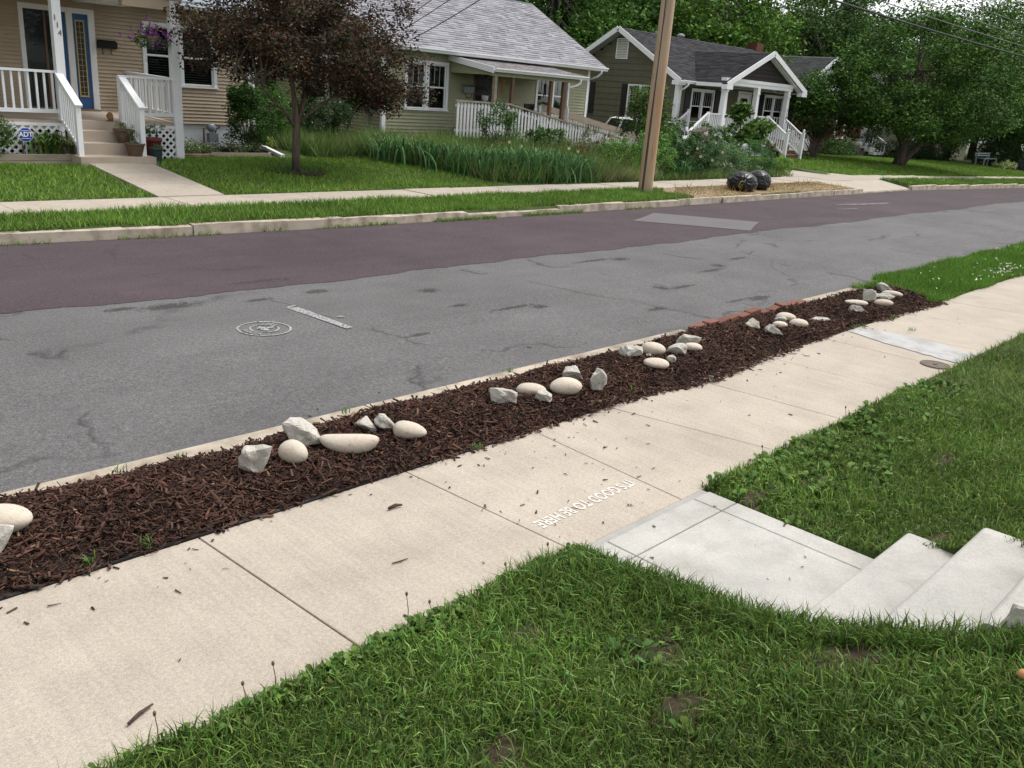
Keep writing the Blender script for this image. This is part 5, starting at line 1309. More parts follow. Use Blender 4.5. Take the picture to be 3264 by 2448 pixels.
siding(w2s, 'y', 16.45, 21.40, 28.2, 3.04, 5.2, .0995, 'sage_siding', clip=lambda z: (24.75-(5.30-z)/.548+.1, 24.75+(5.30-z)/.548-.1))
window(h2, 'y', 16.45, 23.35, 24.95, 1.45, 2.78, units=2)
MB().prism([(21.4, .2), (28.2, .2), (28.2, 3.1), (24.75, 5.15), (21.4, 3.1)], 'x', 25.58, 25.62).build('far_side_wall', 'sage_siding', h2)
window(h2, 'x', SY, 17.22, 18.92, 1.44, 2.83, units=2, muntins=2, mull=.15)
window(h2, 'x', SY, 22.90, 24.60, 1.44, 2.83, units=2, muntins=2, mull=.15)
# main roof
PITCH = .548; L_ = math.hypot(1, PITCH); vd = np.array([0, 1/L_, PITCH/L_])
MB().hexa([(15.95, 20.86, 3.10), (26.03, 20.86, 3.10), (26.03, 24.78, 5.25), (15.95, 24.78, 5.25)], [(15.95, 20.86, 3.165), (26.03, 20.86, 3.165), (26.03, 24.78, 5.315), (15.95, 24.78, 5.315)]).build('roof_deck', 'white_trim', h2)
MB().hexa([(15.95, 24.78, 5.25), (26.03, 24.78, 5.25), (26.03, 28.7, 3.10), (15.95, 28.7, 3.10)], [(15.95, 24.78, 5.315), (26.03, 24.78, 5.315), (26.03, 28.7, 3.165), (15.95, 28.7, 3.165)]).build('back_roof', 'grey_metal', h2)
LG = [(.30, .295, .32), (.34, .335, .36), (.27, .265, .29), (.37, .36, .385)]
shingles(h2, np.array([15.93, 20.83, 3.165]), (1, 0, 0), vd, 10.12, 4.52, LG, tab=.33, expo=.145, shadow_band=(.14, .135, .15), seed=4)
MB().box(15.95, 26.03, 24.70, 24.86, 5.30, 5.335).build('ridge_cap', 'grey_metal', h2)
MB().box(16.0, 26.0, 20.90, 21.28, 3.05, 3.09).build('soffit', 'white_trim', h2)
gutter(h2, (15.95, 20.86, 3.175), (26.05, 20.86, 3.175), w=.12, h=.12)
MB().tube([(25.72, 20.80, 3.08), (25.72, 20.80, 2.98), (25.70, 20.95, 2.86), (25.66, 21.22, 2.76)], .035, 8).build('downspout_elbow', 'white_trim', h2, smooth=True)
MB().box(16.34, 16.41, 21.20, 21.28, .35, 3.05).build('downspout', 'white_trim', h2)
# porch roof
pv = np.array([21.25-19.32, 3.03-2.76]); pl = np.hypot(*pv); pvd = np.array([0, pv[0]/pl, pv[1]/pl])
MB().hexa([(18.92, 19.34, 2.69), (23.16, 19.34, 2.69), (23.16, 21.28, 2.96), (18.92, 21.28, 2.96)], [(18.92, 19.34, 2.755), (23.16, 19.34, 2.755), (23.16, 21.28, 3.025), (18.92, 21.28, 3.025)]).build('porch_roof_deck', 'white_trim', h2)
shingles(h2, np.array([18.90, 19.31, 2.757]), (1, 0, 0), pvd, 4.28, 1.96, [(.27, .255, .27), (.31, .295, .31), (.235, .22, .235), (.25, .215, .20)], tab=.3, expo=.14, shadow_band=(.13, .12, .13), name='porch_shingles', seed=6)
gutter(h2, (18.95, 19.34, 2.765), (23.2, 19.34, 2.765), w=.11, h=.11)
MB().beam((18.90, 19.30, 2.70), (18.90, 21.28, 2.985), .05, .17).build('rake_board', 'white_trim', h2)
MB().prism([(19.5, 2.56), (21.28, 2.56), (21.28, 2.88), (19.5, 2.62)], 'x', 18.97, 19.0).build('porch_gable_board', 'sage_siding', h2)
MB().box(19.0, 22.95, 19.46, 19.58, 2.54, 2.69).build('porch_beam', 'sage_siding', h2)
MB().box(19.0, 23.1, 19.6, 21.27, 2.67, 2.685).build('porch_ceiling', 'sage_siding', h2)
for x, m, ww in ((19.19, 'grey_wood', .055), (19.92, 'brown_wood', .045), (21.68, 'brown_wood', .05), (22.28, 'brown_wood', .05)): MB().box(x-ww, x+ww, 19.46, 19.56, .9, 2.54).build('porch_post', m, h2)
MB().box(22.44, 22.52, 19.46, 19.56, .9, 2.56).build('porch_post', 'white_trim', h2)
MB().tube([(22.85, 19.29, 2.66), (22.85, 19.30, 2.55), (22.70, 19.35, 2.46), (22.44, 19.43, 2.40), (22.42, 19.43, 2.3), (22.42, 19.43, 1.85), (22.48, 19.42, 1.72), (22.48, 19.42, 1.2)], .033, 8).build('porch_downspout', 'white_trim', h2, smooth=True)
MB().box(19.25, 22.6, 19.34, 21.28, .86, .95).build('porch_deck', 'grey_wood', h2)
# front door, dark, with wreath of leaves and fanlight
fd = MB().box(20.06, 20.98, SY-.01, SY+.04, .95, 2.74).build('door', 'dark_door', h2)
MB().box(20.0, 20.06, SY-.03, SY+.03, .95, 2.8).box(20.98, 21.04, SY-.03, SY+.03, .95, 2.8).box(20.0, 21.04, SY-.03, SY+.03, 2.74, 2.8).build('door_casing', 'brown_wood', fd)
mb = MB()
for a in range(0, 181, 45): mb.beam((20.52, SY-.02, 2.42), (20.52+.28*math.cos(math.radians(a)), SY-.02, 2.42+.22*math.sin(math.radians(a))), .012, .012)
mb.tube([(20.52+.28*math.cos(math.radians(a)), SY-.02, 2.42+.22*math.sin(math.radians(a))) for a in range(0, 181, 20)], .010, 5).box(20.23, 20.81, SY-.026, SY-.012, 2.405, 2.425)
mb.build('fanlight_tracery', 'blind', fd)
# picket railing and ramp
DZ = .95
def pickets(rail, p, q, n, lo, hi, w=.07, rag=.03, seed=1, mat_='white_wood', y_off=0.0):
    rr_ = random.Random(seed)
    for k in range(n):
        t_ = (k+.5)/n; x = p[0]+(q[0]-p[0])*t_; y = p[1]+(q[1]-p[1])*t_+y_off; z = p[2]+(q[2]-p[2])*t_
        zt = z-hi+rr_.uniform(-rag*.3, rag*.3); zb_ = z-lo+rr_.uniform(-rag, rag); h = w/2
        poly = [(x-h, zb_), (x+h, zb_), (x+h, zt-.03), (x+h*.5, zt), (x-h*.5, zt), (x-h, zt-.03)]
        MB().prism(poly, 'y', y-.011, y+.011).build('picket', mat_, rail)
r1 = MB().beam((17.42, 19.27, 1.785), (19.66, 19.27, 1.775), .11, .05).build('deck_rail', 'grey_wood', h2)
MB().beam((17.45, 19.28, 1.66), (19.66, 19.28, 1.65), .03, .08).build('upper_rail', 'white_wood', r1); MB().beam((17.45, 19.28, .98), (19.66, 19.28, .98), .03, .08).build('lower_rail', 'white_wood', r1)
pickets(r1, (17.46, 19.25, 1.775), (19.62, 19.25, 1.765), 16, .98, .03, w=.078, seed=2)
r2 = MB().beam((19.64, 19.27, 1.765), (25.2, 19.27, .865), .10, .045).build('ramp_rail', 'grey_wood', h2)
MB().beam((19.64, 19.285, 1.60), (25.2, 19.285, .70), .03, .08).build('upper_rail', 'white_wood', r2); MB().beam((19.64, 19.285, .98), (25.2, 19.285, .22), .03, .08).build('lower_rail', 'white_wood', r2)
pickets(r2, (19.70, 19.25, 1.755), (25.15, 19.25, .87), 38, .95, .05, w=.07, rag=.10, seed=3)
for x in (21.0, 22.9, 24.4): MB().box(x-.045, x+.045, 19.30, 19.39, .3, 1.765-(x-19.64)*.162-.03).build('ramp_post', 'brown_wood', r2)
MB().hexa([(19.6, 19.34, .85), (26.9, 19.34, .40), (26.9, 20.42, .40), (19.6, 20.42, .85)], [(19.6, 19.34, .93), (26.9, 19.34, .46), (26.9, 20.42, .46), (19.6, 20.42, .93)]).build('ramp_floor', 'grey_wood', h2)
r3 = MB().beam((22.25, 20.42, 1.74), (28.3, 20.42, .80), .045, .19).build('ramp_back_rail', 'grey_wood', h2)
pickets(r3, (22.35, 20.46, 1.70), (28.25, 20.46, .78), 40, .95, .06, w=.075, rag=.05, seed=4)
MB().box(22.16, 22.26, 20.38, 20.48, .5, 1.78).build('ramp_post', 'white_wood', r3)
pickets(MB().beam((22.3, 21.0, 1.62), (23.5, 21.0, 1.62), .05, .05).build('porch_end_rail', 'white_wood', h2), (22.3, 20.97, 1.60), (23.5, 20.97, 1.60), 10, .7, .02, w=.07, seed=5)
# small things on the porch
t = thing('wall_mailbox', (19.75, 21.2, 2.0), 'dark mailbox on the sage wall beside the shaded front door', 'mailbox')
MB().prism([(21.15, 2.18), (21.28, 2.24), (21.28, 2.0), (21.17, 2.0)], 'x', 19.50, 19.92).build('box', 'grey_metal', t)
MB().tube([(19.56, 21.2, 2.0), (19.62, 21.17, 1.86), (19.8, 21.17, 1.86), (19.86, 21.2, 2.0)], .01, 5).build('paper_holder', 'black_metal', t)
t = thing('wall_planter', (20.35, 21.2, 1.9), 'white pot of trailing greenery hung on the dark front door', 'planter')
MB().lathe([(.05, 0), (.10, .05), (.12, .18), (.11, .18)], 14, (20.36, 21.12, 1.78)).build('pot', 'white_trim', t, smooth=True)
V, F, C = cloud(np.array([[20.36, 21.1, 2.05], [20.45, 21.08, 2.15], [20.33, 21.08, 2.12], [20.40, 21.1, 2.22], [20.52, 21.1, 2.2]]), np.full((5, 3), .08), 30, .06, [(.10, .16, .06), (.16, .20, .10)], rng=np.random.default_rng(3)); place('foliage', np_mesh('foliage', V, F, 'leaf', C), t)['kind'] = 'stuff'
for X, Y, lab, m in ((21.45, 19.55, 'dark wind chime hanging near the porch window', 'black_metal'), (19.62, 19.6, 'copper wind chime hanging between the porch posts', 'orange_wood')):
    t = thing('wind_chime', (X, Y, 2.4), lab, 'wind chime')
    MB().lathe([(.005, .03), (.05, .01), (.05, 0), (.01, 0)], 10, (X, Y, 2.42)).build('top_disc', m, t)
    MB().tube([(X, Y, 2.45), (X, Y, 2.54)], .003, 4).build('cord', 'black_metal', t)
    for k in range(5):
        a = k*1.256; MB().tube([(X+.035*math.cos(a), Y+.035*math.sin(a), 2.42), (X+.035*math.cos(a), Y+.035*math.sin(a), 2.10-.04*(k % 3))], .009, 6).build('chime_tube', m, t)
t = thing('utility_box', (16.38, 22.0, 1.5), 'grey utility meter box on the shaded side wall of the sage house', 'meter box')
MB().box(16.28, 16.42, 21.75, 22.02, 1.24, 1.62).build('box', 'grey_metal', t); MB().tube([(16.36, 21.9, 1.24), (16.36, 21.9, .4)], .025, 8).build('conduit', 'grey_metal', t)
MB().prism([(21.73, 1.62), (22.04, 1.62), (21.97, 1.72), (21.80, 1.72)], 'x', 16.27, 16.42).build('hood', 'grey_metal', t)
t = thing('porch_armchair', (22.0, 20.7, .95), 'dark chair back showing over the ramp on the sage porch', 'chair')
MB().box(21.72, 22.16, 20.62, 20.67, 1.35, 1.80).build('backrest', 'black_metal', t); MB().box(21.70, 22.18, 20.66, 21.1, 1.33, 1.39).build('seat', 'black_metal', t)
for x in (21.74, 22.12):
    for y in (20.65, 21.05): MB().box(x-.02, x+.02, y-.02, y+.02, .95, 1.34).build('leg', 'black_metal', t)
# ------------------------------------------------------------------ olive house with charcoal roof
h3 = thing('olive_house', (34.5, 20.9, .3), 'olive green house with charcoal roof, white gable porch and number 110', 'house')
OX, OY = 30.75, 20.9
sw3 = MB().box(30.86, 30.90, 20.95, 26.7, .2, .5).build('side_wall', 'foundation_brown', h3)
rakez = lambda z: (4.80-z)/.571
siding(sw3, 'y', OX, 21.0, 26.6, .45, 3.09, .24, 'olive_shingle', holes=[(22.16, 23.28, 1.53, 2.72), (25.5, 26.5, 1.53, 2.72)], lap=.02)
siding(sw3, 'y', OX, 21.0, 26.6, 3.09, 4.77, .24, 'olive_shingle', clip=lambda z: (23.78-rakez(z)-.02, 23.78+rakez(z)+.02), lap=.02)
MB().box(31.0, 31.05, 20.9, 26.7, 3.0, 3.2).build('wall_core', 'interior', h3)
MB().prism([(20.95, .3), (26.7, .3), (26.7, 3.0), (23.78, 4.66), (20.95, 3.0)], 'x', 31.15, 31.20).build('wall_lining', 'interior', h3)
fw3 = MB().box(30.75, 40.6, 20.99, 21.03, .2, .5).build('front_wall', 'foundation_brown', h3)
siding(fw3, 'x', OY, 30.93, 40.6, .45, 3.09, .24, 'olive_shingle', holes=[(31.82, 33.36, 1.56, 2.74), (35.42, 36.38, .9, 2.82), (37.74, 39.40, 1.56, 2.74)], lap=.02)
window(h3, 'y', OX, 22.08, 23.36, 1.50, 2.78, units=2, muntins=2, low_muntin=True, inside='interior_warm', mull=.10, casing=.07)
window(h3, 'y', OX, 25.42, 26.6, 1.50, 2.78, units=2, muntins=2, inside='interior_warm', mull=.10, casing=.07)
window(h3, 'x', OY, 31.72, 33.45, 1.52, 2.79, units=2, muntins=3, mull=.12, casing=.09)
window(h3, 'x', OY, 37.64, 39.50, 1.52, 2.83, units=2, muntins=3, inside='interior_warm', mull=.12, casing=.09)
for (a, b) in ((23.40, 23.66), (21.80, 22.05), (25.12, 25.39)):
    s_ = MB().box(OX-.05, OX-.012, a, b, 1.49, 2.78).build('shutter', 'black_shutter', h3)
    for k in range(11): MB().box(OX-.06, OX-.05, a+.03, b-.03, 1.55+k*.108, 1.60+k*.108).build('louvre', 'black_shutter', s_)
for (a, b) in ((31.28, 31.66), (33.50, 33.86), (37.06, 37.58)): MB().box(a, b, OY-.05, OY-.012, 1.50, 2.80).build('shutter', 'black_shutter', h3)
v = MB().box(OX-.035, OX+.01, 23.58, 24.14, 3.76, 4.52).build('gable_vent', 'sage_siding', h3)
MB().box(OX-.05, OX, 23.56, 24.16, 4.50, 4.54).box(OX-.05, OX, 23.56, 24.16, 3.74, 3.78).box(OX-.05, OX, 23.55, 23.60, 3.78, 4.50).box(OX-.05, OX, 24.12, 24.17, 3.78, 4.50).build('vent_frame', 'white_trim', v)
for k in range(11): MB().hexa([(OX-.055, 23.60, 3.80+k*.063), (OX-.03, 23.60, 3.835+k*.063), (OX-.03, 24.12, 3.835+k*.063), (OX-.055, 24.12, 3.80+k*.063)], [(OX-.053, 23.60, 3.806+k*.063), (OX-.028, 23.60, 3.841+k*.063), (OX-.028, 24.12, 3.841+k*.063), (OX-.053, 24.12, 3.806+k*.063)]).build('vent_slat', 'blind' if False else 'white_trim', v)
d3 = MB().box(35.45, 36.36, OY, OY+.05, 1.0, 2.80).build('door', 'dark_door', h3)
MB().box(35.34, 35.45, OY-.035, OY+.02, .98, 2.86).box(36.36, 36.46, OY-.035, OY+.02, .98, 2.86).box(35.45, 36.36, OY-.035, OY+.02, 2.76, 2.86).build('door_casing', 'white_trim', d3)
MB().box(35.47, 35.62, OY-.015, OY-.002, 1.0, 2.75).box(36.20, 36.34, OY-.015, OY-.002, 1.0, 2.75).box(35.62, 36.20, OY-.015, OY-.002, 2.58, 2.75).box(35.62, 36.20, OY-.015, OY-.002, 1.0, 1.3).build('storm_door', 'white_trim', d3)
# main roof: front and back planes over a ridge along the street direction
RP = .571; RL = math.hypot(1, RP); rv = np.array([0, 1/RL, RP/RL]); XR0, XR1 = 30.25, 41.0
MB().hexa([(XR0, 20.52, 2.98), (XR1, 20.52, 2.98), (XR1, 23.80, 4.85), (XR0, 23.80, 4.85)], [(XR0, 20.52, 3.04), (XR1, 20.52, 3.04), (XR1, 23.80, 4.91), (XR0, 23.80, 4.91)]).build('roof_deck', 'black_shutter', h3)
MB().hexa([(XR0, 23.80, 4.85), (XR1, 23.80, 4.85), (XR1, 27.1, 2.98), (XR0, 27.1, 2.98)], [(XR0, 23.80, 4.91), (XR1, 23.80, 4.91), (XR1, 27.1, 3.04), (XR0, 27.1, 3.04)]).build('back_roof', 'black_shutter', h3)
CH = [(.040, .038, .044), (.050, .048, .054), (.032, .030, .036), (.062, .059, .064)]
shingles(h3, np.array([XR0-.02, 20.50, 3.042]), (1, 0, 0), rv, 10.8, 3.80, CH, tab=.32, expo=.145, shadow_band=(.020, .019, .023), seed=8)
MB().beam((XR0-.02, 20.50, 2.995), (XR0-.02, 23.80, 4.885), .03, .19).build('rake_board', 'white_trim', h3)
MB().beam((XR0-.02, 27.10, 2.995), (XR0-.02, 23.80, 4.885), .03, .19).build('rake_board', 'white_trim', h3)
MB().hexa([(30.24, 20.56, 2.86), (30.75, 20.56, 2.86), (30.75, 20.88, 2.86), (30.24, 20.88, 2.86)], [(30.24, 20.50, 3.02), (30.75, 20.50, 3.02), (30.75, 20.88, 3.02), (30.24, 20.88, 3.02)]).build('eave_return', 'white_trim', h3)
for sg in (-1, 1): MB().hexa([(30.26, 23.78, 4.80), (30.72, 23.78, 4.80), (30.72, 23.78+sg*3.1, 4.80-3.1*.571), (30.26, 23.78+sg*3.1, 4.80-3.1*.571)], [(30.26, 23.78, 4.83), (30.72, 23.78, 4.83), (30.72, 23.78+sg*3.1, 4.83-3.1*.571), (30.26, 23.78+sg*3.1, 4.83-3.1*.571)]).build('rake_soffit', 'blind', h3)
gutter(h3, (30.3, 20.52, 3.045), (33.2, 20.52, 3.045)); gutter(h3, (37.6, 20.52, 3.045), (41.1, 20.52, 3.045))
MB().box(30.8, 40.9, 20.53, 20.9, 2.93, 2.96).build('eave_soffit', 'white_trim', h3)
MB().box(30.68, 30.93, 20.83, 21.0, .5, 2.95).build('corner_board', 'white_trim', h3)
MB().tube([(30.75, 20.44, 2.95), (30.75, 20.46, 2.86), (30.78, 20.60, 2.76), (30.80, 20.80, 2.68), (30.80, 20.80, .6)], .04, 8).build('downspout', 'white_trim', h3, smooth=True)
MB().tube([(40.6, 20.44, 2.95), (40.6, 20.5, 2.82), (40.55, 20.75, 2.7), (40.5, 20.82, 2.5), (40.5, 20.84, .5)], .04, 8).build('downspout', 'white_trim', h3, smooth=True)
# porch gable facing the street
GX0, GXA, GX1, GY0 = 31.30, 34.58, 37.86, 19.05
GS = (4.40-3.02)/(GXA-GX0)
for sg, xe in ((-1, GX0), (1, GX1)):
    u = np.array([(GXA-xe), 0, 4.40-3.02]); ul = np.linalg.norm(u); u /= ul
    yb = 23.2
    MB().hexa([(xe, GY0, 2.96), (GXA, GY0, 4.34), (GXA, yb, 4.34), (xe, yb, 2.96)], [(xe, GY0, 3.02), (GXA, GY0, 4.40), (GXA, yb, 4.40), (xe, yb, 3.02)]).build('porch_roof_deck', 'black_shutter', h3)
    shingles(h3, np.array([xe-.03*u[0], GY0-.03, 3.025]), (0, 1, 0), u, 4.2, ul+.02, CH, tab=.32, expo=.145, shadow_band=(.020, .019, .023), name='porch_shingles', seed=9+sg)
    MB().beam((xe, GY0-.03, 2.985), (GXA, GY0-.03, 4.365), .035, .20).build('gable_rake', 'white_trim', h3)
MB().box(GX0-.05, GX0+.40, GY0-.045, GY0+.2, 2.82, 3.0).build('rake_return', 'white_trim', h3); MB().box(GX1-.40, GX1+.05, GY0-.045, GY0+.2, 2.82, 3.0).build('rake_return', 'white_trim', h3)
for xe_ in (GX0-.10, GX1+.0): MB().box(xe_, xe_+.10, GY0+.21, 20.40, 2.90, 3.035).build('side_gutter', 'white_trim', h3)
gm = MB().prism([(GX0+.4, 3.02), (GX1-.4, 3.02), (GXA, 4.27)], 'y', 19.36, 19.40).build('gable_panel', 'black_shutter', h3)
mat('dark_shake', (0.030, 0.026, 0.024), var=.2, scale=15, rough=.8, obj_rand=.2, bump=.3, bscale=40)
siding(gm, 'x', 19.35, GX0, GX1, 3.26, 4.20, .155, 'dark_shake', clip=lambda z: (GX0+(z-2.90)/GS, GX1-(z-2.90)/GS), lap=.02, name='shake_course')
for s_, xx in ((-1, 0), (1, 0)): MB().hexa([(GXA, 19.08, 4.24), (GXA, 19.34, 4.24), (GXA+s_*3.1, 19.34, 4.24-3.1*GS), (GXA+s_*3.1, 19.08, 4.24-3.1*GS)], [(GXA, 19.08, 4.27), (GXA, 19.34, 4.27), (GXA+s_*3.1, 19.34, 4.27-3.1*GS), (GXA+s_*3.1, 19.08, 4.27-3.1*GS)]).build('gable_soffit', 'white_trim', h3)
MB().box(31.55, 37.0, 19.24, 19.42, 3.00, 3.24).build('porch_beam', 'white_trim', h3); MB().box(31.50, 37.05, 19.21, 19.45, 3.14, 3.26).build('beam_cap', 'white_trim', h3)
MB().box(31.6, 36.95, 19.45, 20.88, 2.985, 3.0).build('porch_ceiling', 'white_trim', h3)
for x in (31.68, 34.15, 36.76):
    p_ = MB().hexa([(x-.13, 19.20, .98), (x+.13, 19.20, .98), (x+.13, 19.46, .98), (x-.13, 19.46, .98)], [(x-.09, 19.24, 2.78), (x+.09, 19.24, 2.78), (x+.09, 19.42, 2.78), (x-.09, 19.42, 2.78)]).build('porch_post', 'white_trim', h3)
    MB().box(x-.115, x+.115, 19.215, 19.445, 2.74, 2.80).build('post_collar', 'white_trim', p_); MB().box(x-.10, x+.10, 19.23, 19.43, 2.80, 3.0).build('post_cap', 'white_trim', p_)
for ch, z in (('1', 2.22), ('1', 2.06), ('0', 1.90)): place('house_number', text_mesh(ch, .19, 'black_metal', .004), h3, (36.76, 19.208, z), (math.pi/2, 0, 0))
MB().box(30.70, 36.90, 19.28, 20.88, .90, .98).build('porch_deck', 'brown_wood', h3)
MB().box(30.72, 35.42, 19.25, 19.28, .68, .92).build('deck_skirt', 'white_trim', h3)
# lattice under the deck
lp = MB().box(33.0, 35.42, 19.31, 19.32, .25, .68).build('deck_lattice', 'interior', h3)
for k in range(18):
    x = 33.0+k*.13
    MB().beam((x, 19.30, .26), (min(x+.42, 35.42), 19.30, .26+min(.42, 35.42-x)), .01, .04).build('lattice_slat', 'white_trim', lp); MB().beam((x, 19.29, .68), (min(x+.42, 35.42), 19.29, .68-min(.42, 35.42-x)), .01, .04).build('lattice_slat', 'white_trim', lp)
railing(h3, (30.74, 19.33, .98), (35.38, 19.33, .98), .90, .10, 38, bw=.034)
for x in (30.72, 35.40): MB().box(x-.05, x+.05, 19.28, 19.38, .9, 1.95).build('rail_post', 'white_trim', h3)
railing(h3, (36.78, 19.45, .98), (36.78, 20.85, .98), .90, .10, 11, bw=.034)
# front stairs
BT = MB().lathe([(.02, 0), (.035, .01), (.02, .025), (.045, .05), (.058, .08), (.045, .115), (.01, .135)], 12).mesh('newel_ball', 'white_trim', True)
for X in (35.42, 36.84):
    r_ = MB().beam((X, 19.30, 1.88), (X, 18.38, 1.26), .08, .05).build('stair_rail', 'white_trim', h3)
    MB().beam((X, 19.27, 1.06), (X, 18.38, .46), .05, .07).build('bottom_rail', 'white_trim', r_)
    MB().box(X-.055, X+.055, 18.26, 18.37, .2, 1.33).build('newel', 'white_trim', r_); MB().box(X-.07, X+.07, 18.245, 18.385, 1.33, 1.36).build('newel_cap', 'white_trim', r_)
    place('newel_ball', BT, r_, (X, 18.315, 1.36))
    for k in range(8):
        y = 18.43+k*.105; MB().box(X-.017, X+.017, y-.017, y+.017, .46+(y-18.38)*.674+.02, 1.26+(y-18.38)*.674).build('baluster', 'white_trim', r_)
for k in range(4): MB().box(35.46, 36.80, 18.32+k*.25, 18.62+k*.25, .40+k*.15, .44+k*.15).box(35.46, 36.80, 18.36+k*.25, 18.38+k*.25, .2, .40+k*.15).build('stair_tread', 'brown_wood', h3)
# side stairs towards the driveway
for Y_, xt in ((19.33, 30.72), (20.55, 31.2)):
    r_ = MB().beam((xt-.03, Y_, 1.90), (xt-1.30, Y_, 1.13), .08, .05).build('side_stair_rail', 'white_trim', h3)
    MB().beam((xt-.03, Y_, 1.08), (xt-1.30, Y_, .38), .05, .06).build('bottom_rail', 'white_trim', r_)
    MB().box(xt-1.42, xt-1.32, Y_-.05, Y_+.05, .2, 1.20).build('newel', 'white_trim', r_); place('newel_ball', BT, r_, (xt-1.37, Y_, 1.20))
    for k in range(10):
        x = xt-.10-k*.122; MB().box(x-.017, x+.017, Y_-.017, Y_+.017, 1.08+(x-xt)*.55+.02, 1.90+(x-xt)*.605).build('baluster', 'white_trim', r_)
MB().box(31.15, 31.25, 20.5, 20.6, .9, 1.98).build('rail_post', 'white_trim', h3)
for k in range(4): MB().box(29.5+k*.3, 29.82+k*.3, 19.38, 20.5, .40+k*.14, .44+k*.14).build('side_tread', 'brown_wood', h3)
t = thing('roof_vent', (36.2, 24.0, 4.7), 'small round metal vent on the charcoal roof ridge', 'roof vent')
MB().lathe([(.10, -.25), (.10, .10), (.18, .12), (.18, .20), (.05, .26)], 14, (35.0, 24.0, 4.85)).build('cowl', 'blind', t, smooth=True)

# ------------------------------------------------------------------ brick house beyond, and scraps of the next one
h4 = thing('brick_house', (49, 23.6, .1), 'red brick house with weathered grey-green gable roof behind the dense trees', 'house')
fw4 = MB().box(45.8, 57.0, 23.62, 23.8, -.2, 3.1).build('front_wall', 'mortar', h4)
bme = MB().box(0, .205, -.012, .05, 0, .062).mesh('brick', 'brick_wall')
for r_i in range(16):
    for k in range(17):
        if r_i*17+k > 270: break
        place('brick', bme, fw4, (53.0+k*.218+(r_i % 2)*.109, 23.62, .95+r_i*.074))
V, F = [], []
rgb = np.random.default_rng(5)
mbk = MB()
for r_i in range(42):
    for k in range(33):
        x = 45.85+k*.218+(r_i % 2)*.109
        mbk.box(x, x+.205, 23.608, 23.63, -.15+r_i*.074, -.15+r_i*.074+.062)
o = mbk.build('brick_courses', 'brick_wall', fw4); o['kind'] = 'stuff'
window(h4, 'x', 23.6, 51.2, 52.5, .9, 2.6, units=1, casing=.12, muntins=1)
window(h4, 'x', 23.6, 56.6, 57.0, .9, 2.6, units=1, casing=.08)
MB().box(54.6, 54.85, 23.2, 23.45, .1, 2.9).build('porch_column', 'white_trim', h4)
MB().box(45.9, 46.0, 23.8, 34, -.2, 3.3).build('side_wall', 'brick_wall', h4)
u4 = np.array([-3.6, 0, -1.85]); ul = np.linalg.norm(u4)
MB().hexa([(45.35, 23.1, 3.28), (49.0, 23.1, 5.13), (49.0, 34, 5.13), (45.35, 34, 3.28)], [(45.35, 23.1, 3.34), (49.0, 23.1, 5.19), (49.0, 34, 5.19), (45.35, 34, 3.34)]).build('roof_deck', 'roof_dark', h4)
MB().hexa([(49.0, 23.1, 5.13), (52.7, 23.1, 3.28), (52.7, 34, 3.28), (49.0, 34, 5.13)], [(49.0, 23.1, 5.19), (52.7, 23.1, 3.34), (52.7, 34, 3.34), (49.0, 34, 5.19)]).build('far_roof', 'roof_dark', h4)
shingles(h4, np.array([45.33, 23.08, 3.345]), (0, 1, 0), -u4/ul, 10.5, ul, [(.095, .10, .092), (.12, .125, .115), (.08, .085, .08)], tab=.32, expo=.145, shadow_band=(.05, .052, .05), seed=15)
MB().beam((45.33, 23.08, 3.30), (49.0, 23.08, 5.15), .03, .2).build('rake_board', 'white_trim', h4); MB().beam((52.72, 23.08, 3.30), (49.0, 23.08, 5.15), .03, .2).build('rake_board', 'white_trim', h4)
MB().prism([(45.9, 3.05), (52.1, 3.05), (49.0, 4.95)], 'y', 23.62, 23.7).build('gable_wall', 'white_trim', h4)
MB().box(45.7, 46.4, 26.3, 26.9, 4.0, 5.6).build('chimney', 'brick_wall', h4)
for k in range(4): MB().box(53.6, 55.0, 22.0+k*.3, 22.32+k*.3, .1+k*.16, .26+k*.16).build('stair_tread', 'white_trim', h4)
r_ = MB().beam((55.0, 23.1, 1.45), (55.0, 21.95, .78), .12, .06).build('stair_rail', 'white_trim', h4)
for k in range(6): MB().box(54.98, 55.02, 22.0+k*.2-.02, 22.0+k*.2+.02, .12+k*.1, .80+k*.117).build('baluster', 'white_trim', r_)
MB().box(44.6, 47.6, 23.2, 23.3, .2, 1.25).build('porch_parapet', 'white_trim', h4)
h5 = thing('cream_house', (66, 24, 0), 'cream house glimpsed at the far end of the block behind trees', 'house')
mat('cream_wall', (0.50, 0.46, 0.34), var=.08, rough=.7); mat('ochre_wall', (.40, .27, .08), var=.1, rough=.7)
c5 = MB().box(62, 76, 24.0, 30, -.6, 3.2).build('wall', 'cream_wall', h5)
siding(c5, 'x', 23.98, 62, 76, .4, 3.1, .15, 'cream_wall')
window(h5, 'x', 23.98, 64.0, 65.2, .9, 2.3, units=2); window(h5, 'x', 23.98, 70.0, 71.4, .9, 2.3, units=2)
MB().hexa([(61.6, 23.5, 3.1), (76.5, 23.5, 3.1), (76.5, 27, 5.0), (61.6, 27, 5.0)], [(61.6, 23.5, 3.18), (76.5, 23.5, 3.18), (76.5, 27, 5.08), (61.6, 27, 5.08)]).build('roof', 'roof_dark', h5)
MB().box(68.5, 69.6, 22.9, 23.4, .9, 1.9).build('porch_panel', 'ochre_wall', h5)
MB().box(66, 71, 22.9, 23.9, .5, .85).build('porch_floor', 'grey_wood', h5)
for x in (66.1, 68.4, 70.9): MB().box(x-.08, x+.08, 22.95, 23.1, .85, 3.1).build('porch_post', 'white_trim', h5)
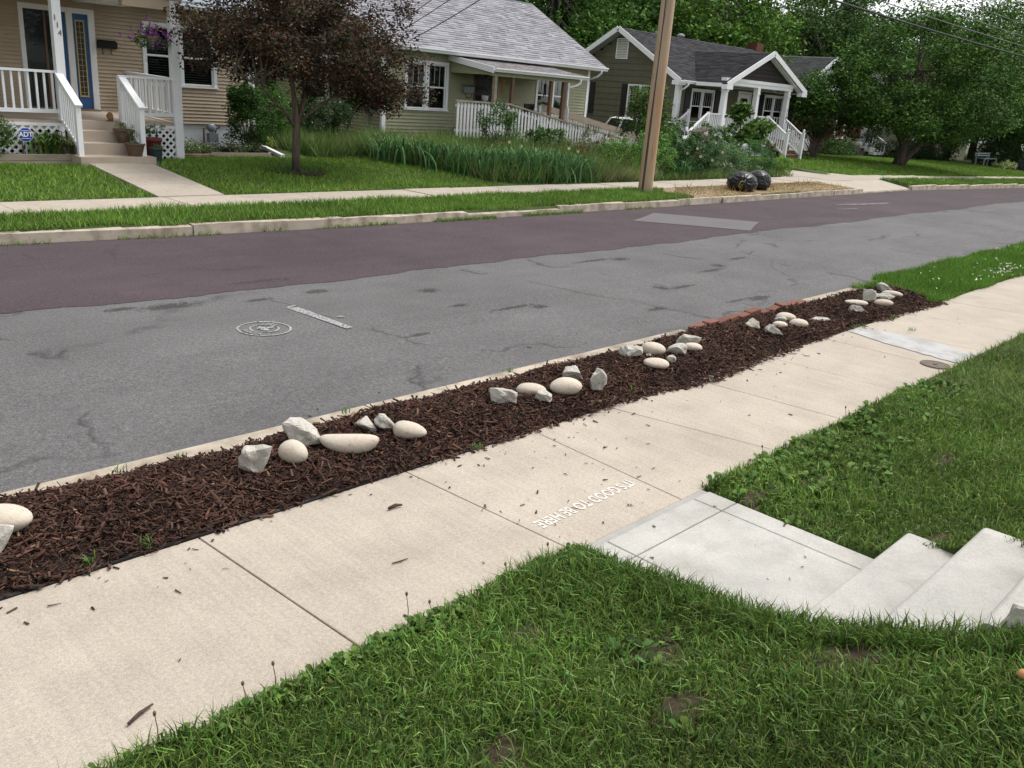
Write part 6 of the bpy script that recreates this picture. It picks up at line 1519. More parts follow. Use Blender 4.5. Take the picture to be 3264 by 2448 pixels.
# ------------------------------------------------------------------ trees
PURPLE = [(.046, .032, .022), (.032, .024, .016), (.070, .040, .028), (.042, .050, .020), (.13, .042, .022), (.15, .11, .08)]
gz = lambda x, y: float(ground_z(x, y))
b = (10.29, 16.2, gz(10.29, 16.2))
tree('purple_leaf_tree', 'purple-leaved ornamental tree with a slim trunk on the tan house lawn', b,
     [([b, (10.28, 16.2, .75), (10.30, 16.2, 1.15), (10.22, 16.15, 1.7), (10.05, 16.1, 2.6), (10.0, 16.1, 3.6)], [.088, .075, .078, .05, .035, .015]),
      ([(10.30, 16.2, 1.12), (10.42, 16.2, 1.5), (10.65, 16.25, 2.2), (10.9, 16.3, 3.4)], [.06, .05, .035, .014]),
      ([(10.29, 16.2, 1.15), (10.38, 16.35, 1.6), (10.4, 16.6, 2.3), (10.4, 16.8, 3.5)], [.05, .045, .03, .012]),
      ([(10.28, 16.2, 1.12), (9.95, 16.1, 1.45), (9.4, 15.95, 1.85), (8.7, 15.8, 2.15)], [.038, .03, .022, .008]),
      ([(10.30, 16.2, 1.2), (10.8, 16.1, 1.6), (11.6, 16.0, 2.0), (12.5, 15.9, 2.2)], [.035, .03, .02, .008])],
     [((10.55, 16.2, 3.15), (2.75, 2.2, 1.45)), ((10.55, 16.2, 3.15), (2.85, 2.3, 1.4)), ((10.5, 16.2, 2.9), (2.9, 2.2, 1.2)), ((11.3, 16.1, 2.55), (2.2, 1.9, .95)), ((11.3, 16.1, 2.6), (2.3, 1.9, .95)), ((9.6, 16.2, 2.8), (1.9, 1.8, .95)), ((9.6, 16.2, 2.8), (1.9, 1.8, .95)), ((10.8, 16.2, 4.0), (2.4, 2.0, 1.0)), ((12.3, 16.0, 2.0), (1.0, .9, .45))],
     265, 190, .078, PURPLE, [5, 4, 3, 4, 1.6, 1.2], clump=.34, seed=31, limbs=90, limb_r=.022, aspect=.5, jit=.25, hollow=.1)
o = MB().lathe([(.62, 0), (.60, .02), (.3, .035), (.01, .04)], 22, (10.29, 16.2, b[2]-.01)).build('tree_ring_mulch', 'mulch_base', smooth=True); tag(o, 'ring of dark mulch around the purple-leaved tree', 'mulch', kind='structure')
V, F, C = flat_blades(900, 9.5, 11.1, 15.7, 16.8, .08, .22, .02, [(.10, .2, .04), (.08, .16, .03)], lambda x, y: (np.hypot(x-10.29, (y-16.2)*1.3) < .7) & (lumps(x, y, 3) > .5))
tag(place('tree_ring_weeds', np_mesh('tree_ring_weeds', V, F, 'grass_blade', C)), 'weeds sprouting in the mulch ring under the purple-leaved tree', 'weeds', kind='stuff')

DKG = [(0.044, 0.107, 0.02), (0.061, 0.14, 0.024), (0.032, 0.076, 0.016), (0.098, 0.189, 0.034), (0.152, 0.244, 0.043)]
b = (44.6, 17.05, gz(44.6, 17.05))
tree('forked_lawn_tree', 'dense green tree with a low forked trunk on the corner lawn', b,
     [([b, (44.65, 17.0, .6), (44.75, 17.0, 1.2), (44.8, 17.0, 2.0), (44.7, 17.0, 3.2), (44.6, 17, 4.6)], [.26, .22, .20, .14, .10, .04]),
      ([(44.7, 17.0, .05), (45.5, 16.9, .65), (46.4, 16.7, 1.3), (47.6, 16.4, 2.1), (48.6, 16.2, 3.2)], [.2, .17, .15, .10, .04]),
      ([(44.7, 17.0, 1.0), (44.1, 17.2, 1.6), (43.2, 17.4, 2.4), (42.3, 17.5, 3.2)], [.11, .09, .07, .03])],
     [((44.2, 17.0, 4.0), (4.2, 4.6, 2.3)), ((46.0, 15.6, 3.0), (3.6, 3.0, 1.6)), ((42.2, 18.4, 3.0), (3.2, 2.8, 1.6)), ((45.0, 17.0, 5.4), (3.0, 3.4, 1.5)), ((44.2, 16.2, 2.3), (4.4, 3.6, .95)), ((41.4, 19.3, 2.6), (2.4, 2.2, 1.5))],
     300, 210, .165, DKG, [5, 5, 3, 3, 1], clump=.62, seed=41, limbs=60, limb_r=.05, group=None, aspect=.5, hollow=.5, jit=.2)
b = (64.0, 21.4, gz(64, 21.4))
tree('leaning_dark_tree', 'tall dark tree with a leaning trunk behind the corner lawn', b,
     [([b, (64.1, 21.3, 1.2), (64.6, 21.2, 2.4), (65.2, 21, 4.5)], [.26, .22, .19, .08])],
     [((64.5, 21.0, 5.0), (6.5, 5.0, 3.1)), ((60.5, 19.5, 3.4), (4.0, 3.0, 1.6)), ((67, 19, 3.8), (5, 3, 2.0))], 190, 150, .22, DKG, [5, 4, 3, 3, 1.2], clump=.95, seed=42, limbs=40, limb_r=.06, hollow=.5)
b = (73, 18.5, gz(73, 18.5))
tree('end_of_block_tree', 'big dark green tree at the far end of the street, cut by the picture edge', b,
     [([b, (73, 18.5, 2), (73.3, 18.5, 6)], [.3, .25, .1])], [((73.5, 18.0, 6.5), (5.5, 4.5, 4.5)), ((76, 17, 3.5), (5, 3.5, 2.2))], 150, 110, .30, DKG, [5, 4, 3, 3, 1.5], clump=1.1, seed=43, limbs=30, limb_r=.06, hollow=.5)
BG = [[(0.059, 0.132, 0.022), (0.081, 0.171, 0.029), (0.041, 0.093, 0.018), (0.122, 0.226, 0.041)], [(0.049, 0.112, 0.024), (0.067, 0.14, 0.03), (0.037, 0.079, 0.018), (0.088, 0.165, 0.034)], [(0.081, 0.171, 0.024), (0.116, 0.226, 0.037), (0.056, 0.122, 0.021), (0.171, 0.287, 0.051)]]
BGT = [(13.5, 33, 11, 4.5, 1, 'broad tree behind the gap between tan and sage houses'), (29, 38, 13, 5.0, 1, 'dark tree behind the sage house roof ridge'),
       (36.5, 33, 11, 4.6, 0, 'maple rising between sage and olive house roofs'), (44, 37, 14, 5.5, 1, 'tall dark tree behind the olive house gable'),
       (48.5, 31, 11.5, 5.0, 2, 'light green maple overhanging the charcoal roof'), (57, 38, 15, 6.0, 0, 'wide tree behind the brick chimney'),
       (64, 33, 13, 5.0, 1, 'dark tree above the brick house roof'), (74, 35, 15, 6.0, 1, 'tall dark tree left of the open patch of sky'),
       (86, 33, 10.5, 6.0, 2, 'lower light green tree beneath the open patch of sky'), (101, 36, 14, 6.5, 2, 'pale green tree at the edge of the open sky'),
       (99, 27, 17, 7.0, 1, 'tall dark tree closing the view at the end of the block'), (122, 44, 19, 9.0, 1, 'far tall tree beyond the end of the block'), (58, 45, 17, 7, 1, 'distant dark tree filling the gap above the olive house'), (82, 46, 15, 8, 1, 'distant dark tree behind the lower light green tree'),
       (112, 30, 18, 8, 1, 'dark tree crowding the picture edge beyond the cables'), (38, 46, 16, 7, 1, 'distant dark tree above the sage house gutter end'), (84, 26, 12, 6, 0, 'bushy green tree behind the cream house roof')]
for i, (x, y, h, r, c, lab) in enumerate(BGT):
    z0 = gz(x, y)
    tree('background_tree', lab, (x, y, z0), [([(x, y, z0), (x+.1, y, h*.25), (x-.1, y+.1, h*.5), (x, y, h*.8)], [.32, .27, .2, .06])],
         [((x, y, h*.58), (r, r*.9, h*.42)), ((x-r*.45, y-r*.35, h*.42), (r*.7, r*.6, h*.30)), ((x+r*.5, y-r*.3, h*.40), (r*.7, r*.6, h*.30)), ((x, y-r*.5, h*.3), (r*.8, r*.5, h*.2))],
         190, 150 if y < 35 else 105, .27 if y < 35 else .40, BG[c], [4, 4, 3, 1.6], clump=r*.24, group='trees behind the houses', barkm='bark_grey', seed=60+i, limbs=34, limb_r=.09, hollow=.45, jit=.18)
# light leafy branch hanging over the roof of the brick house
# ------------------------------------------------------------------ shrubs between the tan and sage houses
SHR = [(.045, .105, .022), (.060, .135, .028), (.030, .070, .017), (.085, .17, .04)]
bush('tall_corner_shrub', 'tall leafy dark green shrub at the corner of the tan house', (11.05, 19.45, .36), [((11.1, 19.45, .95), (.62, .5, .60)), ((10.95, 19.4, 1.45), (.34, .3, .40))], 150, 90, .055, SHR, clump=.15, seed=71, stems=14, spikes=16)
bush('bright_side_shrub', 'brighter green shrub with tiny pale flowers behind the tan house corner', (12.6, 21.2, .38), [((12.5, 21.1, 1.05), (.80, .7, .85))], 150, 90, .055, [(.06, .15, .024), (.085, .19, .034), (.042, .10, .02), (.38, .40, .30)], [5, 4, 3, .25], clump=.17, seed=72, spikes=14)
bush('dark_gap_shrub', 'dark shrub dotted with white flowers behind the purple-leaved tree', (14.3, 21.3, .38), [((14.2, 21.2, .95), (1.0, .8, .80))], 150, 80, .06, [(.025, .058, .016), (.035, .08, .02), (.02, .045, .013), (.5, .5, .45)], [5, 4, 3, .22], clump=.18, seed=73, spikes=12)
bush('sumac_sapling', 'feathery light green sapling against the shaded sage wall', (15.6, 21.9, .4), [((15.6, 21.8, 1.35), (.42, .3, .22))], 16, 60, .10, [(.06, .16, .05), (.05, .12, .04)], clump=.18, seed=74, stems=5, aspect=.28)
bush('yellow_leaf_plant', 'small yellow-green plant by the end of the white downspout pipe', (11.75, 19.8, .36), [((11.75, 19.8, .50), (.14, .14, .10))], 12, 40, .05, [(.30, .30, .04), (.22, .26, .05)], clump=.06, seed=75, stems=3)
# weeds along the sage house side
def tall_weeds(n, x0, x1, y0, y1, h0, h1, w, cols, keep=None, lean=.25): return flat_blades(n, x0, x1, y0, y1, h0, h1, w, cols, keep, f=1.3, lo=.7, hi=.55, lean=lean)
WILD = [(.10, .20, .04), (.13, .235, .05), (.075, .155, .03), (.19, .25, .085), (.24, .25, .11)]
kb = lambda x, y: (x > bed_line(y)) & (y > 14.3+.08*np.sin(x*3)) & ~((x > 19.2) & (y > 19.2)) & (x < 27.0)
V, F, C = join([tall_weeds(15000, 13.0, 20.5, 14.3, 19.2, .35, .75, .022, WILD, lambda x, y: kb(x, y) & (lumps(x, y, .8) > .25)), tall_weeds(5000, 20.0, 27.0, 15.9, 19.0, .3, .6, .026, WILD, kb),
                tall_weeds(4200, 17.5, 28.4, 14.2, 15.0, .08, .30, .022, WILD, None), tall_weeds(4500, 18.2, 20.6, 14.25, 15.2, .18, .42, .016, [(.24, .27, .11), (.19, .24, .09), (.30, .30, .15)], None), tall_weeds(9000, 12.2, 16.4, 18.2, 21.2, .25, .6, .02, WILD), tall_weeds(2500, 16.5, 20, 19.0, 21.2, .3, .6, .02, WILD)])
tag(place('wild_bed_grass', np_mesh('wild_bed_grass', V, F, 'grass_blade', C)), 'tall overgrown grass and weeds in the bed before the sage house', 'weeds', kind='stuff')
IRIS = [(.06, .15, .055), (.08, .185, .065), (.048, .12, .045), (.11, .225, .07)]
ilab = ['iris clump at the lawn corner nearest the purple-leaved tree', 'second iris clump along the lawn edge of the wild bed', 'third iris clump along the lawn edge of the wild bed', 'fourth iris clump along the lawn edge of the wild bed', 'fifth iris clump along the lawn edge of the wild bed',
        'sixth iris clump, close to the far sidewalk', 'big iris clump where lawn, bed and far sidewalk meet', 'iris clump spreading over the sidewalk edge left of the pole']
for i, (x, y, n, h) in enumerate([(13.75, 17.45, 70, .60), (14.15, 16.75, 75, .62), (14.5, 16.1, 80, .62), (14.85, 15.6, 85, .62), (15.3, 15.2, 95, .66), (15.8, 14.95, 110, .70), (16.5, 14.75, 130, .72), (17.3, 14.7, 110, .62)]):
    strap_clump('iris_clump', ilab[i], (x, y, gz(x, y)), int(n*1.5), h*1.05, .40, IRIS, group='iris clumps along the wild bed', seed=80+i, w=.034, rx=.30, ry=.24, stiff=.85)
strap_clump('iris_clump', 'iris fan leaning over the sidewalk right of the utility pole', (22.3, 14.65, .1), 60, .55, .5, IRIS, group='iris clumps along the wild bed', seed=95, w=.035, rx=.15, ry=.1, stiff=.7)
ROSE = [(.045, .095, .03), (.06, .12, .035), (.03, .065, .02), (.10, .13, .05)]
bl = [('rose_bush', 'climbing rose leaning on the white pickets of the ramp', (18.35, 18.3, .35), [((18.3, 18.3, .95), (.62, .4, .5))], 40, ROSE, .055),
      ('peony_bush', 'low dark peony foliage below the ramp pickets', (20.0, 18.0, .35), [((20.0, 17.9, .70), (.7, .4, .30))], 36, ROSE, .08),
      ('weedy_shrub', 'grey-brown weedy shrub below the ramp end', (20.0, 16.3, .3), [((20.1, 16.2, .62), (.75, .5, .42))], 40, [(.10, .12, .06), (.08, .11, .045), (.14, .13, .08)], .05),
      ('green_shrub', 'green shrub just left of the utility pole base', (20.2, 15.2, .2), [((20.1, 15.3, .50), (.75, .45, .38))], 44, [(.08, .16, .035), (.105, .20, .045), (.06, .12, .028)], .055),
      ('green_shrub', 'bright green shrub just right of the utility pole base', (21.35, 14.95, .2), [((21.3, 15.0, .55), (.75, .5, .48))], 60, [(.085, .175, .035), (.115, .22, .05), (.06, .12, .028)], .055),
      ('dark_rose_bush', 'dark glossy rose bush with pale pink blooms near the black bags', (23.6, 15.2, .2), [((23.5, 15.2, .55), (1.05, .6, .50))], 80, [(.028, .065, .024), (.038, .085, .030), (.06, .11, .045)], .075),
      ('feathery_shrub', 'feathery grey-green shrub behind the black bags', (25.3, 15.0, .2), [((25.2, 15.0, .50), (.85, .5, .45))], 60, [(.08, .145, .06), (.10, .17, .07), (.06, .11, .045)], .06),
      ('round_green_shrub', 'rounded deep green shrub at the driveway end of the bed', (27.3, 15.05, .18), [((27.1, 15.0, .52), (1.05, .5, .46))], 80, [(.05, .115, .035), (.07, .15, .045), (.035, .08, .025)], .05),
      ('low_yellow_shrub', 'small yellow-green shrub on the driveway corner', (28.75, 14.95, .15), [((28.6, 14.9, .30), (.55, .3, .24))], 30, [(.13, .22, .045), (.10, .18, .035)], .06),
      ('back_shrub', 'tall mixed shrub behind the rose bush with pale pink blooms', (24.4, 16.9, .3), [((24.3, 16.8, .75), (1.1, .6, .55))], 60, SHR, .07),
      ('back_shrub', 'leafy shrub before the white porch skirt of the olive house', (28.2, 17.6, .25), [((28.0, 17.5, .72), (1.3, .6, .55))], 70, [(.055, .12, .03), (.075, .155, .04), (.04, .085, .025)], .07)]
for i, (nm, lab, b, ell, n, cols, lf) in enumerate(bl):
    ell = [((c[0], c[1], c[2]*1.12), (r[0]*1.18, r[1]*1.1, r[2]*1.25)) for c, r in ell]; cols = [tuple(v*1.6 for v in c) for c in cols]
    bush(nm, lab, b, ell, int(n*1.35), 75, lf, cols, clump=.16, seed=100+i, spikes=12, stems=9, aspect=.35 if nm == 'feathery_shrub' else .55)
# blossoms
rg = np.random.default_rng(9)
def blossoms(name, label, pts, col, size, seed):
    rg = np.random.default_rng(seed); t = thing(name, tuple(pts[0]), label, 'flowers'); parts = []
    P = np.repeat(np.array(pts, float), 5, 0); n = len(P); th = np.tile(np.arange(5)*2*np.pi/5, len(pts)); view = np.array([-.75, -.6, .3]); view /= np.linalg.norm(view)
    e1 = np.cross([0, 0, 1.0], view); e1 /= np.linalg.norm(e1); e2 = np.cross(view, e1)
    a = e1*np.cos(th)[:, None]+e2*np.sin(th)[:, None]+view*.3; b = np.cross(np.tile(view, (n, 1)), a)
    V, F, C = leaf_arrays(P, a, b, np.tile(view, (n, 1)), np.full(n, size), np.full(n, size*.9), np.full(n, .12), pal(n, col, None, .08, rg))
    place('petals', np_mesh('petals', V, F, 'petal', C), t)['kind'] = 'stuff'
    mbs = MB()
    for p in pts: mbs.tube([(p[0]+.02, p[1]+.03, p[2]-.28), tuple(p)], .004, 4, False)
    mbs.build('stalks', 'leaf_stem', t)['kind'] = 'stuff'
mat('leaf_stem', (.06, .11, .03), var=.1)
blossoms('pink_roses', 'pale pink rose blooms on the dark bush near the black bags', [(22.9, 14.62, .95), (23.1, 14.6, .72), (23.7, 14.55, .62), (24.3, 14.6, .85), (22.6, 14.75, .80)], [(.60, .40, .32), (.66, .47, .37)], .05, 3)
blossoms('yellow_roses', 'cream-yellow rose blooms in the wild bed before the ramp', [(17.0, 16.6, .88), (17.25, 16.4, .80), (18.6, 15.9, .80), (18.75, 15.7, .74)], [(.66, .60, .36), (.7, .64, .44)], .05, 4)
blossoms('red_flowers', 'small dark red blooms in the wild bed', [(19.0, 15.6, .78), (18.9, 15.75, .85)], [(.25, .03, .04)], .05, 5)
blossoms('orange_flowers', 'orange flower heads in the wild bed below the ramp', [(20.0, 16.0, .95), (20.2, 16.1, 1.0), (19.9, 15.9, .88), (16.9, 16.8, .85)], [(.42, .18, .05)], .035, 6)
# young trees near the pole
b = (22.9, 16.5, gz(22.9, 16.5))
tree('young_red_tipped_tree', 'young tree with orange-red leaf tips behind the utility pole', b, [([b, (22.9, 16.5, 1.0), (22.85, 16.5, 2.2)], [.035, .028, .012])],
     [((22.9, 16.5, 1.55), (1.15, .8, .75)), ((22.85, 16.5, 2.1), (.7, .5, .65))], 95, 70, .095, [(.065, .14, .03), (.095, .19, .04), (.04, .085, .022), (.26, .12, .04), (.14, .17, .05)], [5, 4, 3, .5, 1.5], clump=.2, seed=130, limbs=24, limb_r=.012, aspect=.4, hollow=.2)
b = (28.4, 16.4, gz(28.4, 16.4))
tree('redbud_sapling', 'redbud sapling with big heart-shaped leaves before the olive house porch', b, [([b, (28.4, 16.4, .9), (28.2, 16.4, 1.6), (28.0, 16.4, 2.2)], [.03, .025, .018, .008]), ([(28.4, 16.4, .9), (29.0, 16.3, 1.4), (29.8, 16.3, 1.75)], [.02, .015, .006])],
     [((28.2, 16.4, 1.45), (1.0, .6, .55)), ((29.4, 16.3, 1.6), (1.0, .4, .22)), ((28.0, 16.4, 2.05), (.4, .3, .3)), ((29.0, 16.4, 1.15), (.9, .5, .2))], 80, 20, .15, [(.07, .155, .03), (.095, .20, .04), (.05, .11, .022), (.16, .24, .06)], clump=.15, seed=131, limbs=30, limb_r=.010, aspect=.95, hollow=.1)
# shrubs before the brick house
bush('bare_brown_shrub', 'half-bare brown shrub beside the olive house front stairs', (39.6, 19.0, gz(39.6, 19)), [((40.6, 19.6, 1.4), (2.0, 1.2, 1.2))], 140, 55, .06, [(.075, .055, .035), (.06, .05, .03), (.05, .065, .025), (.10, .075, .05)], clump=.28, seed=140, stems=50, aspect=.3, hollow=.1)
bush('clipped_hedge', 'big rounded clipped hedge before the brick house', (55.5, 22.3, gz(55.5, 22.3)), [((55.6, 22.2, .75), (2.2, 1.3, 1.15))], 150, 75, .10, [(.025, .055, .018), (.035, .075, .022), (.02, .042, .014)], clump=.32, seed=141, hollow=.6)
bush('low_light_shrub', 'low light green shrub before the white porch parapet of the brick house', (48.8, 22.4, gz(48.8, 22.4)), [((48.6, 22.2, .35), (2.2, .8, .55))], 70, 70, .12, [(.07, .15, .035), (.09, .18, .045), (.05, .11, .03)], clump=.3, seed=142)
bush('block_end_shrub', 'dark shrub mass under the trees at the end of the block', (69, 20.0, gz(69, 20)), [((69.0, 19.6, .6), (4.5, 1.2, 1.5))], 110, 70, .16, [(.025, .06, .016), (.036, .08, .02), (.06, .11, .03)], clump=.5, seed=150)
bush('street_end_shrub', 'dark shrub at the picture edge below the end-of-block tree', (77, 18.0, gz(77, 18)), [((77, 17.5, .6), (4.5, 1.5, 1.6))], 100, 70, .17, [(.025, .06, .016), (.036, .08, .02), (.06, .11, .03)], clump=.5, seed=151)
bush('shade_shrub', 'dark shrub around the foot of the leaning dark tree', (62, 21.4, gz(62, 21.4)), [((62.2, 21.3, .55), (2.4, .9, 1.2))], 90, 60, .13, [(.022, .05, .015), (.032, .07, .02), (.05, .09, .026)], clump=.4, seed=152)
bush('distant_hedge', 'dark hedge closing the gap beyond the garden bench', (92, 23, gz(92, 23)), [((92, 23, .8), (9, 2.5, 3.0))], 130, 60, .34, [(.022, .05, .015), (.032, .07, .02), (.05, .09, .026)], clump=.9, seed=153)
bush('hosta_plant', 'pale yellow variegated hosta on the lawn at the end of the block', (62, 17.0, gz(62, 17)), [((62.0, 17.0, gz(62, 17)+.2), (1.1, .6, .2))], 30, 40, .16, [(.36, .42, .16), (.28, .36, .12), (.42, .46, .25)], clump=.25, seed=143, stems=3)
bush('grey_end_shrub', 'dark bluish shrub at the picture edge beside the pale hosta', (64.5, 16.9, gz(64.5, 16.9)), [((64.6, 16.9, gz(64.5, 16.9)+.3), (1.0, .6, .35))], 26, 50, .10, [(.05, .065, .06), (.04, .05, .05)], clump=.28, seed=144)
bush('dark_lawn_shrub', 'dark low shrub in the shade behind the forked lawn tree', (58.5, 21.8, gz(58.5, 21.8)), [((58.8, 21.6, .25), (2.6, .9, .55))], 70, 55, .12, [(.02, .045, .015), (.03, .06, .02)], clump=.3, seed=145)
# ------------------------------------------------------------------ utility pole and wires
mat('pole_wood', (0.47, 0.36, 0.26), var=.2, scale=9, rough=.9, bump=.6, bscale=30, stretch=(1, 1, .08), col2=(.46, .25, .12), fac2=(.42, .58), scale2=2.6, speck=(.16, .11, .08), speck_scale=18, speck_amt=.6)
t = thing('utility_pole', (17.69, 12.6, .1), 'weathered wooden utility pole with a dark conduit strip on the far verge', 'utility pole')
mb = MB().tube([(17.69, 12.6, -.1), (17.69, 12.6, .3), (17.70, 12.6, 3), (17.73, 12.6, 6.2), (17.76, 12.6, 9.2)], [.176, .172, .164, .148, .125], 20)
mb.build('shaft', 'pole_wood', t, smooth=True)
mat('conduit_brown', (.085, .055, .042), var=.25, scale=12, rough=.8, stretch=(1, 1, .1))
va = math.radians(193); cxp, cyp = 17.69+.174*math.cos(va), 12.6+.174*math.sin(va)
MB().hexa([(cxp-.02, cyp-.02, .05), (cxp+.03, cyp-.03, .05), (cxp+.04, cyp+.02, .05), (cxp-.01, cyp+.025, .05)], [(cxp+.09, cyp-.01, 9.0), (cxp+.14, cyp-.02, 9.0), (cxp+.15, cyp+.02, 9.0), (cxp+.10, cyp+.03, 9.0)]).build('conduit_strip', 'conduit_brown', t)
MB().box(16.6, 18.9, 12.54, 12.66, 8.3, 8.42).build('crossarm', 'pole_wood', t)
for z in (5.25, 5.6, 5.97, 6.4): MB().box(17.80, 17.95, 12.56, 12.64, z-.05, z+.05).build('wire_bracket', 'grey_metal', t)
mat('cable', (.02, .02, .022), var=.1, rough=.6); mat('cable_grey', (.10, .105, .11), var=.1, rough=.5)
def sag(a, b, s, n=14):
    a, b = np.array(a), np.array(b); return [tuple(a+(b-a)*u-np.array([0, 0, 4*s*u*(1-u)])) for u in np.linspace(0, 1, n)]
for (z, r, m, lab) in ((5.30, .030, 'cable', 'thick black lowest cable strung along the street above the far trees'), (5.68, .016, 'cable_grey', 'second cable strung along the street above the far trees'), (6.05, .014, 'cable_grey', 'third thin cable strung along the street above the far trees'), (6.50, .012, 'cable_grey', 'topmost thin cable strung along the street, crossing the open sky')):
    o = MB().tube(sag((17.9, 12.6, z+.12), (62, 12.6, z+.12), .22, 24), r, 6).build('street_cable', m, smooth=True); tag(o, lab, 'cable', 'cables along the street')
for i, (a, b, r, lab) in enumerate([((17.0, 12.6, 8.35), (16.6, 20.95, 3.70), .012, 'upper service wire crossing the sage house roof'), ((17.6, 12.6, 8.1), (16.75, 20.92, 3.55), .012, 'middle service wire crossing the sage house roof'), ((17.69, 12.6, 7.4), (17.0, 20.88, 3.30), .014, 'lowest service wire crossing the sage house roof')]):
    o = MB().tube(sag(a, b, .25, 16), r, 6).build('service_wire', 'cable_grey', smooth=True); tag(o, lab, 'cable', 'service wires to the sage house')

# ------------------------------------------------------------------ rubbish bags
from mathutils import noise as mnoise
def plastic():
    m = mat('black_plastic', (.006, .006, .007), var=0, rough=.33, spec=.35)
plastic(); mat('yellow_tie', (.42, .38, .05), var=.05, rough=.5)
def bag(c, sx, sy, sz, rz, seed, label):
    t = thing('rubbish_bag', (c[0], c[1], c[2]), label, 'rubbish bag', 'black rubbish bags on the far verge'); r = random.Random(seed)
    bm = bmesh.new(); bmesh.ops.create_icosphere(bm, subdivisions=5, radius=1)
    d = Vector((-.80, -.58, .12)).normalized()             # gathered neck faces the street
    e1 = d.cross(Vector((0, 0, 1))).normalized(); e2 = d.cross(e1)
    ph = [r.uniform(0, 6.28) for _ in range(12)]
    for v in bm.verts:
        p = v.co.copy(); k = p.dot(d); a = math.atan2(p.dot(e2), p.dot(e1))
        pull = max(0, k)**3
        nz_ = mnoise.noise(p*2.2+Vector((seed, 0, 0))); nz2 = mnoise.noise(p*5.5+Vector((0, seed, 0))); nz3 = 1-2*abs(mnoise.noise(p*4.0+Vector((seed, seed, 1))))
        w_ = .06*nz_+.026*nz2+.018*nz3+.006*mnoise.noise(p*11)+.022*math.sin(11*a+ph[0]+4*nz_)*(.15+pull*1.6)
        p *= 1+w_; p -= d*pull*.16
        z = p.z*sz
        if z < -sz*.72: z = -sz*.72-.02*(z/sz+.72)
        v.co = (p.x*sx, p.y*sy, z)
    me = bpy.data.meshes.new('bag'); bm.to_mesh(me); bm.free(); me.polygons.foreach_set('use_smooth', [True]*len(me.polygons)); me.materials.append(MATS['black_plastic'])
    place('bag_body', me, t, (c[0], c[1], c[2]+sz*.72), (0, 0, rz))
    return t, d
t, d = bag((21.60, 12.25, .07), .48, .38, .29, 0, 4, 'front black rubbish bag with a yellow drawstring on the dry verge')
q = Vector((21.60, 12.25, .07+.20))+Vector((d.x*.40, d.y*.33, .03))
MB().tube([q+Vector((0, 0, .05)), q+Vector((-.06, .03, .02)), q+Vector((-.08, .05, -.08)), q+Vector((-.05, .04, -.15)), q+Vector((-.01, .0, -.05)), q+Vector((.03, -.04, .03)), q+Vector((.04, -.05, .09))], .009, 6).build('drawstring', 'yellow_tie', t, smooth=True)
MB().lathe([(.03, -.02), (.05, 0), (.02, .05)], 10, tuple(q)).build('knot', 'black_plastic', t, smooth=True)
bag((22.62, 12.34, .07), .42, .36, .30, .8, 9, 'rear black rubbish bag half behind the drawstring bag')

# ------------------------------------------------------------------ white car in the driveway
mat('car_white', (.78, .79, .80), var=0, rough=.25, spec=.5, coat=.6); mat('car_glass', (.010, .011, .013), var=0, rough=.25, spec=.35); mat('tyre_rubber', (.015, .015, .015), var=.1, rough=.85); mat('chrome', (.55, .56, .58), var=0, rough=.2, metal=.9)
CX0, CX1, CZ = 27.95, 29.65, .10
car = thing('white_car', (28.8, 20.3, CZ), 'white station wagon parked in the driveway between sage and olive houses', 'car')
low = [(18.10, .30), (18.02, .55), (18.08, .78), (18.35, .86), (19.35, .93), (19.55, .95), (22.30, .93), (22.42, .80), (22.42, .40), (22.30, .28), (21.85, .28), (21.75, .52), (21.50, .62), (21.25, .52), (21.15, .28), (19.25, .26), (19.15, .52), (18.90, .62), (18.65, .52), (18.55, .28)]
body = MB().prism([(y, z+CZ) for y, z in low], 'x', CX0, CX1).build('body', 'car_white', car)
def cab(y0, y1, z, inset): return [(CX0+inset, y0, z+CZ), (CX1-inset, y0, z+CZ), (CX1-inset, y1, z+CZ), (CX0+inset, y1, z+CZ)]
MB().hexa(cab(19.35, 22.32, .93, .03), cab(20.15, 22.00, 1.36, .20)).build('glasshouse', 'car_glass', body)
MB().hexa(cab(20.05, 22.12, 1.345, .17), cab(20.35, 21.95, 1.40, .28)).build('roof', 'car_white', body)
for (y0, z0, y1, z1) in ((19.40, .94, 20.15, 1.37), (20.72, .93, 20.78, 1.37), (21.50, .93, 21.46, 1.37), (22.28, .93, 22.02, 1.37)): MB().beam((CX0+.02, y0, z0+CZ), (CX0+.185, y1, z1+CZ), .05, .07, (1, 0, 0)).build('pillar', 'car_white', body)
for y in (18.90, 21.50):
    w_ = MB().lathe([(.20, -.09), (.30, -.085), (.315, -.04), (.315, .04), (.30, .085), (.20, .09)], 24).mesh('tyre', 'tyre_rubber', True); tw = place('wheel', w_, car, (CX0+.08, y, CZ+.315), (0, math.pi/2, 0))
    me = MB().lathe([(.03, -.07), (.19, -.06), (.205, -.085), (.205, .05)], 20).mesh('rim', 'chrome', True); o = bpy.data.objects.new('rim', me); COL.objects.link(o); o.parent = tw
for x in (CX0+.18, CX1-.18):
    MB().box(x-.16, x+.16, 18.02, 18.10, CZ+.62, CZ+.76).build('headlight', 'chrome', car)
MB().box(CX0+.42, CX1-.42, 18.03, 18.09, CZ+.60, CZ+.74).build('grille', 'black_metal', car)
MB().box(CX0+.03, CX1-.03, 17.95, 18.08, CZ+.36, CZ+.52).build('bumper', 'car_white', car)
MB().box(CX0-.10, CX0, 19.75, 19.88, CZ+.95, CZ+1.07).build('mirror', 'car_white', car)
for y in (20.2, 21.2): MB().box(CX0-.012, CX0, y, y+.16, CZ+.80, CZ+.83).build('door_handle', 'chrome', car)

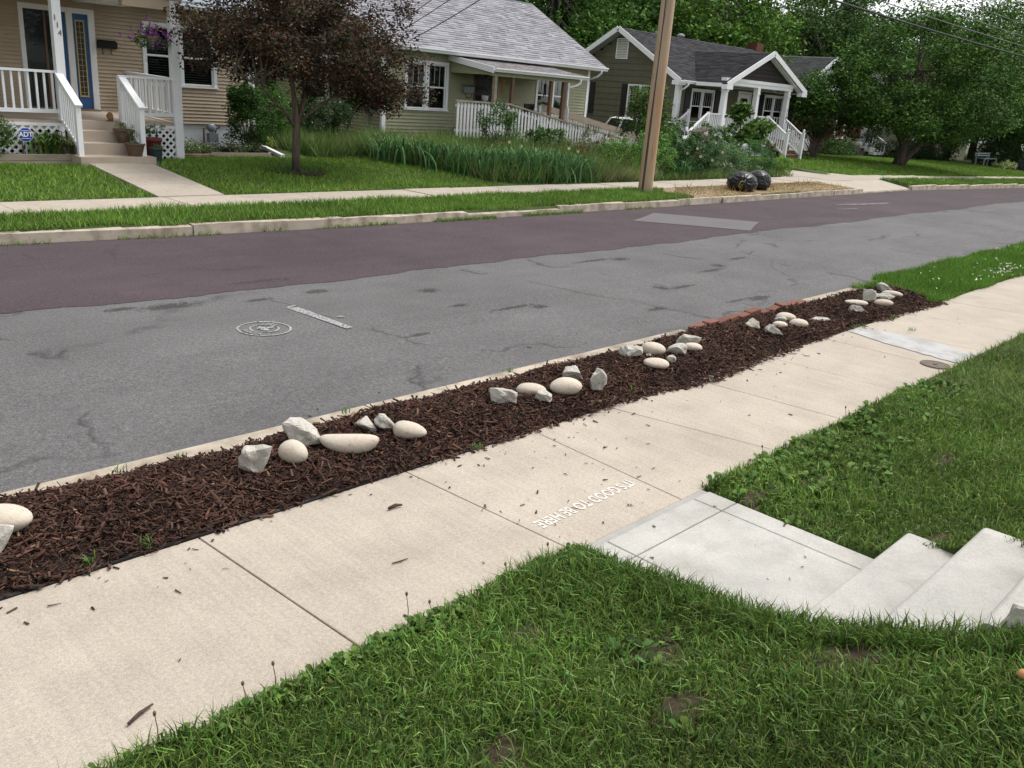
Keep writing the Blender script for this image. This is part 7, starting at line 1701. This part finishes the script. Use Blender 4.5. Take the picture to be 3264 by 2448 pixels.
# ------------------------------------------------------------------ bird feeder in the vines, bench, garden rock, mushroom
t = thing('bird_feeder', (25.6, 16.3, .3), 'weathered bird feeder with a sloping roof in a tangle of brown vines', 'bird feeder')
MB().box(25.62, 25.70, 16.26, 16.34, .25, 1.45).build('post', 'grey_wood', t)
MB().hexa([(25.2, 16.1, 1.30), (25.95, 16.1, 1.46), (25.95, 16.5, 1.46), (25.2, 16.5, 1.30)], [(25.2, 16.1, 1.33), (25.95, 16.1, 1.49), (25.95, 16.5, 1.49), (25.2, 16.5, 1.33)]).build('roof', 'bark', t)
MB().box(25.35, 25.95, 16.1, 16.5, 1.15, 1.19).build('tray', 'brown_wood', t)
V, F, C = cloud(np.array([[25.3, 16.1, 1.15], [25.6, 16.05, .95], [25.9, 16.1, 1.2], [25.5, 16.0, 1.3], [25.8, 16.0, 1.0], [25.4, 16.0, .8]]), np.full((6, 3), .28), 90, .06, [(.10, .075, .05), (.075, .06, .035), (.06, .08, .03)], aspect=.3, rng=np.random.default_rng(8)); place('dry_vine', np_mesh('dry_vine', V, F, 'leaf', C), t)['kind'] = 'stuff'
t = thing('garden_bench', (63.5, 18.6, gz(63.5, 18.6)), 'pale grey garden bench frame on the shaded lawn at the block end', 'bench')
zb0 = gz(63.5, 18.6)
for x in (62.2, 64.6):
    for y in (18.4, 18.9): MB().box(x-.04, x+.04, y-.04, y+.04, zb0, zb0+(.85 if y > 18.5 else .5)).build('leg', 'grey_metal', t)
for k in range(3): MB().box(62.2, 64.6, 18.40+k*.18, 18.53+k*.18, zb0+.48, zb0+.52).build('seat_slat', 'grey_metal', t)
for k in range(2): MB().box(62.2, 64.6, 18.88, 18.92, zb0+.62+k*.13, zb0+.70+k*.13).build('back_slat', 'grey_metal', t)
o = place('garden_rock', rock_mesh(.13, .11, .075, 91), None, (3.27, .44, .555), (0, 0, .4)); tag(o, 'grey rock at the picture edge beside the upper step', 'rock')
t = thing('mushroom', (2.80, .365, gz(2.8, .365)), 'tiny orange-tan mushroom in the near lawn at the picture edge', 'mushroom')
mat('mushroom_tan', (.50, .24, .10), var=.15, scale=40, rough=.6); zz = gz(2.8, .365)+.045
MB().lathe([(.022, 0), (.024, .006), (.018, .016), (.006, .022)], 14, (2.80, .365, zz)).build('cap', 'mushroom_tan', t, smooth=True); MB().tube([(2.80, .365, zz-.05), (2.80, .365, zz+.004)], .006, 8).build('stalk', 'porch_concrete', t)
